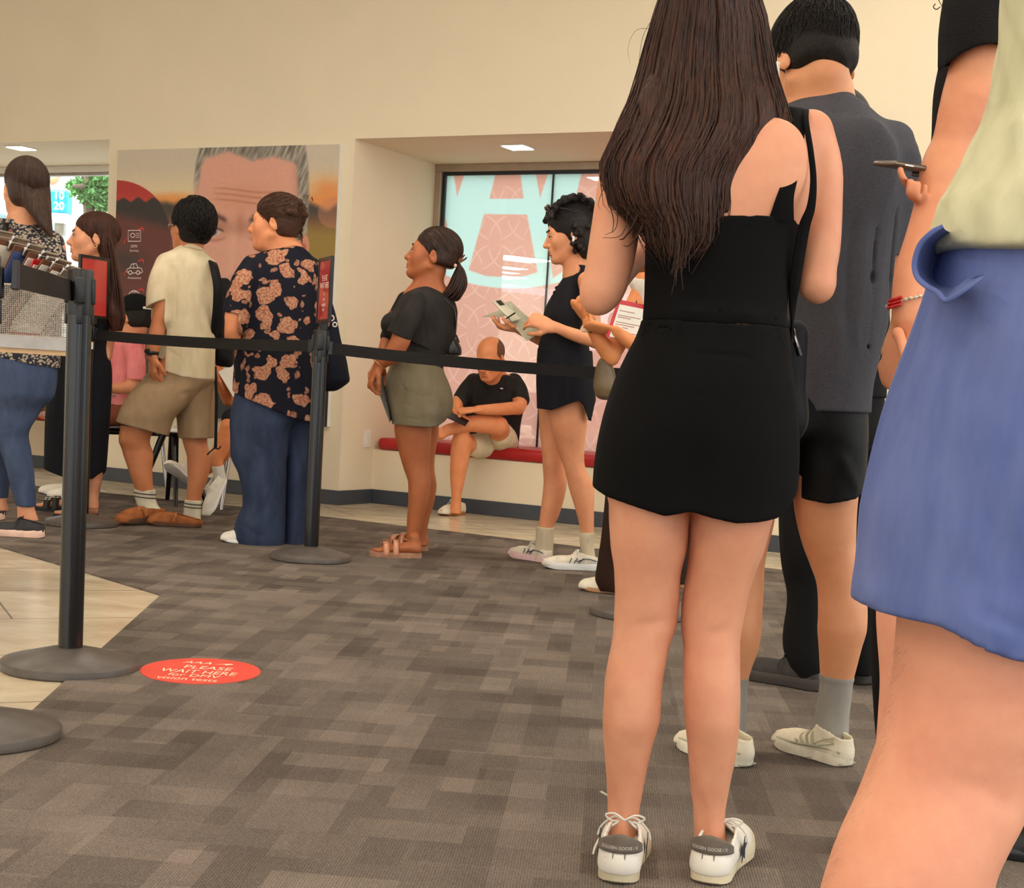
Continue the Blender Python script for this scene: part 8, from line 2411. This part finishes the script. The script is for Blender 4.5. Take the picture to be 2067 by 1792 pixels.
def person_pink():
    A = At(9.15)
    root = person(np.array([A.p(245, 862)[0], 9.25, .44]), 'person in pink t-shirt and black cap seated behind the cream shirt')
    sk = skin('skin light brown', (206, 140, 100))
    f = Field(.006)
    f.prof(A.prof([(655, 252, 288, .055), (684, 216, 292, .085), (740, 222, 286, .1), (820, 222, 280, .11)]), .02)
    f.chain([A.c(270, 710, 17, -.14), A.c(272, 755, 15, -.16), A.c(266, 782, 13, -.17)], .012); f.chain([A.c(266, 780, 13, -.17), A.c(240, 784, 11.5, -.22), A.c(214, 780, 8, -.26)], .012); hand(f, A.p(213, 780, -.26), (-.95, -.1, .1), (0, 0, -1), 1)
    f.chain([A.c(225, 710, 16, .14), A.c(212, 770, 13, .1), A.c(190, 785, 9, -.05)], .012); hand(f, A.p(188, 785, -.05), (-.95, -.1, .1), (0, 0, -1), -1)
    H = Head(A.p(270, 642), 62, -6, 0, 1.05); H.skin(f); f.cone(H.L(0, -.03, -.06), A.p(264, 676), .054, .06, .03)
    f.build('body', sk, root, 1)
    f = Field(.005); H.cap(f, .004, .05, 0, -.06); f.build('hair', hairmat('short black hair', (18, 15, 13), (40, 32, 28), .7), root, 1)
    cp_ = cloth('black cap cloth', (16, 16, 18), .8)
    f = Field(.005); H.e(f, (0, -.016, .055), (.088, .108, .086), .01); f.slab(H.L(0, 0, -.085), (.2, .2, .12), H.R, .01, .006, 'sub'); f.cone(H.L(-.05, .09, .046), H.L(.05, .09, .046), .012, .012, .02); f.cone(H.L(-.04, .15, .040), H.L(.04, .15, .040), .008, .008, .03); c_ = f.build('cap', cp_, root, 1)
    surf_strip(c_, 'strap', [H.L(-.045, -.113, .048), H.L(0, -.124, .046), H.L(.045, -.113, .048)], .014, M['white_plastic'], H.R @ np.array([0, -1.0, 0]), .003)
    pk = cloth('salmon pink jersey', (232, 122, 122), .9, fold=.4, c2=(240, 150, 146))
    f = Field(.005)
    f.prof(A.prof([(668, 244, 284, .06), (682, 222, 292, .085), (700, 214, 292, .11), (740, 220, 288, .12), (800, 220, 284, .125), (840, 220, 284, .12)]), .01)
    f.chain([A.c(266, 700, 20, -.12), A.c(274, 730, 19, -.15), A.c(275, 770, 18, -.165)], .03); f.chain([A.c(228, 700, 18, .12), A.c(218, 730, 17, .13), A.c(213, 762, 16, .12)], .03)
    f.clipfn(lambda P: np.where((P[:, 1] < 9.15 - .125) & (P[:, 0] > A.p(257, 760)[0]), A.p(270, 766, -.16)[2] - P[:, 2], -1.0), 0)
    f.waves(.004, 16, 2); f.build('t_shirt', pk, root, 1)
    br_ = cloth('rust brown trousers', (120, 66, 48), .9, fold=.4)
    f = Field(.006); f.prof(A.prof([(815, 212, 284, .12), (840, 208, 286, .14), (856, 210, 284, .12)]), .02, cap=.02)
    f.chain([A.c(262, 838, 22, -.1), A.c(220, 840, 21, -.26), A.c(190, 845, 19, -.34)], .02); f.chain([A.c(190, 845, 19, -.34), A.c(188, 900, 15, -.32), A.c(186, 968, 14, -.30)], .02)
    f.chain([A.c(235, 838, 22, .1), A.c(200, 840, 21, -.02), A.c(170, 845, 19, -.1)], .02); f.chain([A.c(170, 845, 19, -.1), A.c(168, 900, 15, -.08), A.c(166, 968, 14, -.06)], .02)
    f.waves(.004, 16, 4); f.build('trousers', br_, root, 1)
    for q in ((192, 984, -.30), (172, 984, -.06)):
        h = A.p(*q); h[2] = .006; shoe(root, h, h + np.array([-.26, -.08, 0]), plain('white sneaker', (232, 224, 206), .6), M['white_plastic'], th=.022)
    return root


def chair(x, Y, yaw, label, seat_z=.43):
    c = np.array([at(x, 900, Y)[0], Y, 0.0]); R = rotz(yaw)
    root = empty('waiting_chair', c, label, 'chair', None)
    P = lambda a, b, z: c + R @ np.array([a, b, z])
    m_ = MB(); m_.rbox(P(0, 0, seat_z - .022), (.46, .46, .035), .016, R); m_.build('seat', M['black_plastic'], root, smooth=True)
    m_ = MB(); m_.rbox(P(0, .225, seat_z + .24), (.44, .03, .26), .013, R @ rotx(-.12)); m_.build('backrest', M['black_plastic'], root, smooth=True)
    for sx in (-1, 1):
        for sy in (-1, 1):
            m_ = MB(); m_.tube([P(sx * .19, sy * .18, seat_z - .03), P(sx * .23, sy * .22, .0)], [.014, .010], 10); m_.build('leg', M['steel'], root, smooth=True)
        m_ = MB(); m_.tube([P(sx * .20, .20, seat_z - .03), P(sx * .20, .235, seat_z + .12), P(sx * .20, .255, seat_z + .34)], .010, 8); m_.build('back_post', M['steel'], root, smooth=True)
        m_ = MB(); m_.tube(spline([P(sx * .24, .20, seat_z + .02), P(sx * .25, .2, seat_z + .2), P(sx * .25, .0, seat_z + .215), P(sx * .25, -.16, seat_z + .2)], 12), .010, 8); m_.build('armrest', M['steel'], root, smooth=True)
    return root


def side_table(px, Y, label):
    c = np.array([at(px, 900, Y)[0], Y, 0.0])
    root = empty('side_table', c, label, 'table')
    m_ = MB(); m_.lathe(c, [(0, .438), (.24, .438), (.25, .444), (.25, .456), (.245, .462), (0, .462)], 48); m_.build('table_top', M['white_lam'], root, smooth=True)
    m_ = MB(); m_.lathe(c, [(0, .415), (.10, .415), (.11, .437), (0, .437)], 24); m_.build('hub', M['black_metal'], root, smooth=True)
    for k in range(4):
        a = .35 + k * math.pi / 2
        m_ = MB(); m_.tube([c + np.array([.06 * math.cos(a), .06 * math.sin(a), .425]), c + np.array([.21 * math.cos(a), .21 * math.sin(a), 0.0])], [.022, .013], 10); m_.build('leg', M['black_metal'], root, smooth=True)


def person_crossed():
    A = At(8.75)
    root = person(np.array([A.p(510, 862)[0], 8.85, .44]), 'seated person in white sneakers with crossed legs behind the paisley shirt')
    sk = skin('skin golden', (224, 142, 88))
    f = Field(.005)
    f.prof(A.prof([(690, 500, 540, .055), (715, 478, 566, .08), (760, 482, 560, .1), (840, 486, 560, .11)]), .02)
    f.chain([A.c(485, 730, 17, -.12), A.c(474, 770, 15, -.16), A.c(462, 800, 13, -.2)], .012); f.chain([A.c(462, 806, 14, -.2), A.c(452, 786, 12, -.26), A.c(443, 768, 9.5, -.3)], .012); hand(f, A.p(443, 767, -.3), (-.2, -.3, .9), (.9, 0, .2), 1, .95, (.5, .5, .5, .5))
    f.chain([A.c(560, 735, 16, .05), A.c(572, 790, 13, 0), A.c(540, 800, 10, -.14)], .012); hand(f, A.p(538, 800, -.15), (-.9, -.3, .1), (0, 0, -1), -1)
    f.chain([A.c(500, 850, 24, -.05), A.c(478, 850, 20, -.2), A.c(462, 862, 18, -.28)], .015); f.chain([A.c(462, 864, 18, -.28), A.c(450, 895, 17, -.30), A.c(438, 925, 13.5, -.32), A.c(442, 950, 10.5, -.33), A.c(444, 962, 10.5, -.33)], .012)
    f.chain([A.c(520, 862, 24, .05), A.c(490, 866, 20, -.1), A.c(468, 876, 18, -.16)], .015); f.chain([A.c(468, 878, 18, -.16), A.c(450, 915, 16, -.12), A.c(420, 945, 12, -.08), A.c(392, 958, 10, -.05)], .012)
    H = Head(A.p(520, 650), 100, -10); H.skin(f); f.cone(H.L(0, -.03, -.06), A.p(520, 708), .05, .055, .03)
    f.build('body', sk, root, 1)
    f = Field(.006); H.cap(f, .012, .06, 0, -.08, .01); f.build('hair', hairmat('brown short hair', (40, 26, 18), (80, 54, 38)), root, 1)
    f = Field(.006); f.prof(A.prof([(704, 490, 552, .07), (720, 472, 572, .095), (760, 476, 568, .115), (850, 480, 566, .125)]), .01); f.waves(.003, 14, 2); f.build('shirt', cloth('grey tee', (150, 146, 142), .9), root, 1)
    bk = cloth('black shorts', (34, 33, 34), .8, fold=.4)
    f = Field(.006); f.chain([A.c(515, 850, 30, .05), A.c(490, 846, 26, -.14), A.c(470, 846, 23, -.24)], .02); f.chain([A.c(525, 858, 30, .1), A.c(492, 864, 25, -.08), A.c(478, 868, 22, -.14)], .02); f.waves(.003, 18, 3); f.build('shorts', bk, root, 1)
    sock = cloth('white sock', (226, 218, 200), .9, wb=.5)
    f = Field(.005); f.chain([A.c(440, 944, 12.5, -.325), A.c(443, 960, 12, -.33), A.c(444, 970, 12, -.33)], .005); f.build('sock', sock, root, 1)
    f = Field(.005); f.chain([A.c(408, 952, 12.5, -.07), A.c(392, 958, 11.5, -.05), A.c(384, 962, 11.5, -.04)], .005); f.build('sock', sock, root, 1)
    up = plain('white leather sneaker', (232, 224, 206), .5, var=.04)
    shoe(root, A.p(456, 966, -.30), A.p(434, 1016, -.38), up, M['white_plastic'], L=.27, th=.024, lace=M['white_plastic'], up=A.p(420, 970, -.36) - A.p(450, 985, -.30))
    shoe(root, A.p(388, 978, -.02), A.p(360, 958, -.12), up, M['white_plastic'], L=.25, th=.024, up=(-.4, -.2, 1))
    pr = empty('paper_form', A.p(455, 765, -.3), 'white paper held by the seated person behind the cream shirt and paisley shirt', 'papers')
    m_ = MB(); m_.prism([A.p(440, 750, -.34), A.p(472, 736, -.26), A.p(480, 806, -.26), A.p(470, 800, -.3)], (0, .002, .001)); m_.build('sheet', M['paper'], pr)


def person_window(x, Y, label, trouser, top, sho, hgt=1.0):
    """small seated figure under the clear window, mostly hidden by the queue"""
    A = At(Y); k = 3000 / Y
    root = person(np.array([A.p(x, 860)[0], Y, .44]), label)
    f = Field(.007); q = lambda dx, dz, d: np.array([A.p(x, 860)[0] + dx, Y + d, dz])
    f.chain([(q(0, .50, 0), .11), (q(-.02, .72, -.02), .11), (q(-.03, .88, -.03), .12), (q(-.03, .98, -.03), .05), (q(-.04, 1.05, -.04), .05)], .02)
    H = Head(q(-.05, 1.16, -.06), 120, -15, 0, .98); H.skin(f)
    for s in (-1, 1):
        f.chain([(q(s * .13 - .03, .88, -.03), .045), (q(s * .17 - .06, .68, -.08), .038), (q(s * .10 - .14, .60, -.22), .03)], .012)
        hand(f, q(s * .10 - .15, .60, -.23), (-.4, -.8, -.2), (0, 0, -1), s)
        f.chain([(q(s * .08 - .34, .46, -.30), .05), (q(s * .08 - .35, .26, -.28), .045), (q(s * .08 - .36, .09, -.27), .035)], .012)
    f.build('body', skin('skin warm beige', (224, 160, 122)), root, 1)
    f = Field(.007); H.cap(f, .01, .06, 0, -.08); f.build('hair', hairmat('dark hair', (30, 22, 18), (64, 48, 40)), root, 1)
    H.face_parts(root, M['lash'], LIPS)
    f = Field(.007); f.chain([(q(0, .52, 0), .125), (q(-.02, .72, -.02), .125), (q(-.03, .89, -.03), .13)], .02)
    for s in (-1, 1): f.chain([(q(s * .12 - .03, .89, -.03), .058), (q(s * .16 - .055, .72, -.07), .055)], .03)
    f.build('shirt', top, root, 1)
    f = Field(.006)
    for s in (-1, 1): f.chain([(q(s * .09, .53, .0), .085), (q(s * .08 - .18, .525, -.18), .075), (q(s * .08 - .34, .47, -.30), .066), (q(s * .08 - .35, .36, -.29), .060)], .02)
    f.waves(.004, 20, 3); f.build('trousers', trouser, root, 1)
    for s in (-1, 1):
        h = q(s * .08 - .34, .004, -.24); shoe(root, h, h + np.array([-.20, -.14, 0]), sho, M['white_plastic'], th=.022)


person_bench()
person_pink()
chair(248, 9.32, -1.0, 'black chair with steel arms under the person in the pink t-shirt')
chair(525, 8.98, -1.35, 'black chair with steel arms behind the paisley shirt')
side_table(350, 8.95, 'small round white table with splayed black legs behind the khaki shorts')
person_crossed()
person_window(96, 10.75, 'person in orange striped trousers seated under the clear window behind the dark dress', cloth('orange striped cotton', (190, 110, 54), .9, fold=.3, c2=(150, 120, 60)), cloth('pale pink cotton', (232, 190, 178), .9), plain('pink shoe', (226, 150, 150), .6))
person_window(48, 11.05, 'person in pale khaki shorts seated under the clear window near the left edge', cloth('pale khaki cotton', (196, 176, 140), .9, fold=.3), cloth('grey cotton', (150, 150, 150), .9), plain('brown sandal', (120, 84, 60), .6))


# ------------------------------------------------------------------ counter with wire basket of clipboards, left
def counter():
    Y = 4.85
    zt = at(60, 680, Y)[2]; x1 = at(138, 690, Y)[0]; x0 = x1 - 1.5
    c = np.array([(x0 + x1) / 2, Y + .2, 0])
    root = empty('counter_table', c, 'high metal edged counter at the left edge holding the wire basket', 'counter')
    m_ = MB(); m_.box((c[0], Y + .14, zt - .012), (x1 - x0, .28, .024)); m_.build('counter_top', M['white_lam'], root)
    m_ = MB(); m_.box((c[0], Y - .003, zt - .019), (x1 - x0 + .006, .006, .038)); m_.build('edge_strip', M['alu'], root)
    m_ = MB(); m_.box((c[0], Y + .02, zt - .046), (x1 - x0, .03, .016)); m_.build('wood_strip', plain('beech strip', (206, 170, 128), .6), root)
    for (xx, yy) in ((x0 + .1, Y + .05), (x0 + .1, Y + .24), (x0 + .5, Y + .24), (x0 + .5, Y + .05)):
        m_ = MB(); m_.tube([(xx, yy, zt - .03), (xx, yy, 0)], .022, 12); m_.build('leg', M['steel'], root, smooth=True)
    # basket
    bx0, bx1, by0, by1, bz0, bz1 = x1 - .50, x1 - .004, Y + .02, Y + .26, zt + .001, zt + .165
    b = empty('wire_basket', ((bx0 + bx1) / 2, (by0 + by1) / 2, zt), 'silver wire mesh basket full of clipboards on the counter', 'basket')
    wire = plain('silver wire', (176, 166, 154), .4, .7)
    def panel(p, u, v, nu, nv):
        m_ = MB()
        for i in range(nu + 1): m_.tube([p + u * i / nu, p + u * i / nu + v], .0011, 4)
        for i in range(nv + 1): m_.tube([p + v * i / nv, p + v * i / nv + u], .0011, 4)
        m_.build('mesh_panel', wire, b)
    P0 = np.array([bx0, by0, bz0])
    panel(P0, np.array([bx1 - bx0, 0, 0]), np.array([0, 0, bz1 - bz0]), 80, 27); panel(P0 + [0, by1 - by0, 0], np.array([bx1 - bx0, 0, 0]), np.array([0, 0, bz1 - bz0]), 60, 20)
    panel(np.array([bx1, by0, bz0]), np.array([0, by1 - by0, 0]), np.array([0, 0, bz1 - bz0]), 36, 20); panel(np.array([bx0, by0, bz0]), np.array([0, by1 - by0, 0]), np.array([0, 0, bz1 - bz0]), 36, 20)
    m_ = MB(); m_.tube([(bx0, by0, bz1), (bx1, by0, bz1), (bx1, by1, bz1), (bx0, by1, bz1), (bx0, by0, bz1)], .004, 8); m_.build('rim', wire, b, smooth=True)
    m_ = MB(); m_.box(((bx0 + bx1) / 2, (by0 + by1) / 2, bz0 + .002), (bx1 - bx0, by1 - by0, .003)); m_.build('tray', wire, b)
    # clipboards leaning in the basket
    brown = plain('brown hardboard', (106, 66, 42), .6, var=.08, scale=30); redb = plain('red board', (190, 24, 28), .4); blue = plain('blue form', (70, 92, 150), .6)
    n = 7
    for i in range(n):
        px = (-14, 4, 22, 40, 58, 74, 84)[i]
        is_red = i == n - 1
        base = np.array([at(px, 640, Y + .14)[0] - .06, Y + .14, bz0 + .006])
        lean = (.26, .34, .42, .50, .58, .64, .34)[i]; hgt = (.33, .32, .31, .30, .29, .28, .26)[i]
        up_ = np.array([math.sin(lean), -.05, math.cos(lean)]); up_ /= np.linalg.norm(up_)
        w_ = np.array([.16, .98, -.02]); w_ -= up_ * (w_ @ up_); w_ /= np.linalg.norm(w_); nn = np.cross(w_, up_)
        if nn @ (CAM - base) < 0: nn = -nn
        R_ = np.stack([w_, nn, up_], 1)
        lab = ['brown clipboard at the left edge of the photo, first in the basket row', 'brown clipboard, second from the left in the wire basket', 'brown clipboard with blue form, third from the left in the wire basket', 'brown clipboard in the middle of the wire basket row', 'brown clipboard, third from the right in the wire basket', 'brown clipboard leaning lowest, beside the red one in the basket', 'red clipboard at the right end of the wire basket'][i]
        cb = empty('clipboard', base, lab, 'clipboard', 'clipboards in the wire basket')
        m_ = MB(); m_.rbox(base + up_ * hgt / 2, (.215, .004, hgt), .0018, R_); m_.build('board', redb if is_red else brown, cb)
        m_ = MB(); m_.box(base + up_ * (hgt / 2 - .004) + nn * .004, (.205, .002, hgt - .03), R_); m_.build('form', blue if i in (0, 2) else M['paper'], cb)
        m_ = MB(); m_.rbox(base + up_ * (hgt - .012) + nn * .008, (.11, .014, .03), .005, R_)
        m_.tube([base + up_ * (hgt + .016) + nn * .012 - w_ * .05, base + up_ * (hgt + .016) + nn * .012 + w_ * .05], .005, 8)
        m_.box(base + up_ * (hgt + .004) + nn * .011, (.10, .003, .03), R_)
        m_.build('metal_clip', M['steel'], cb, smooth=True)


counter()
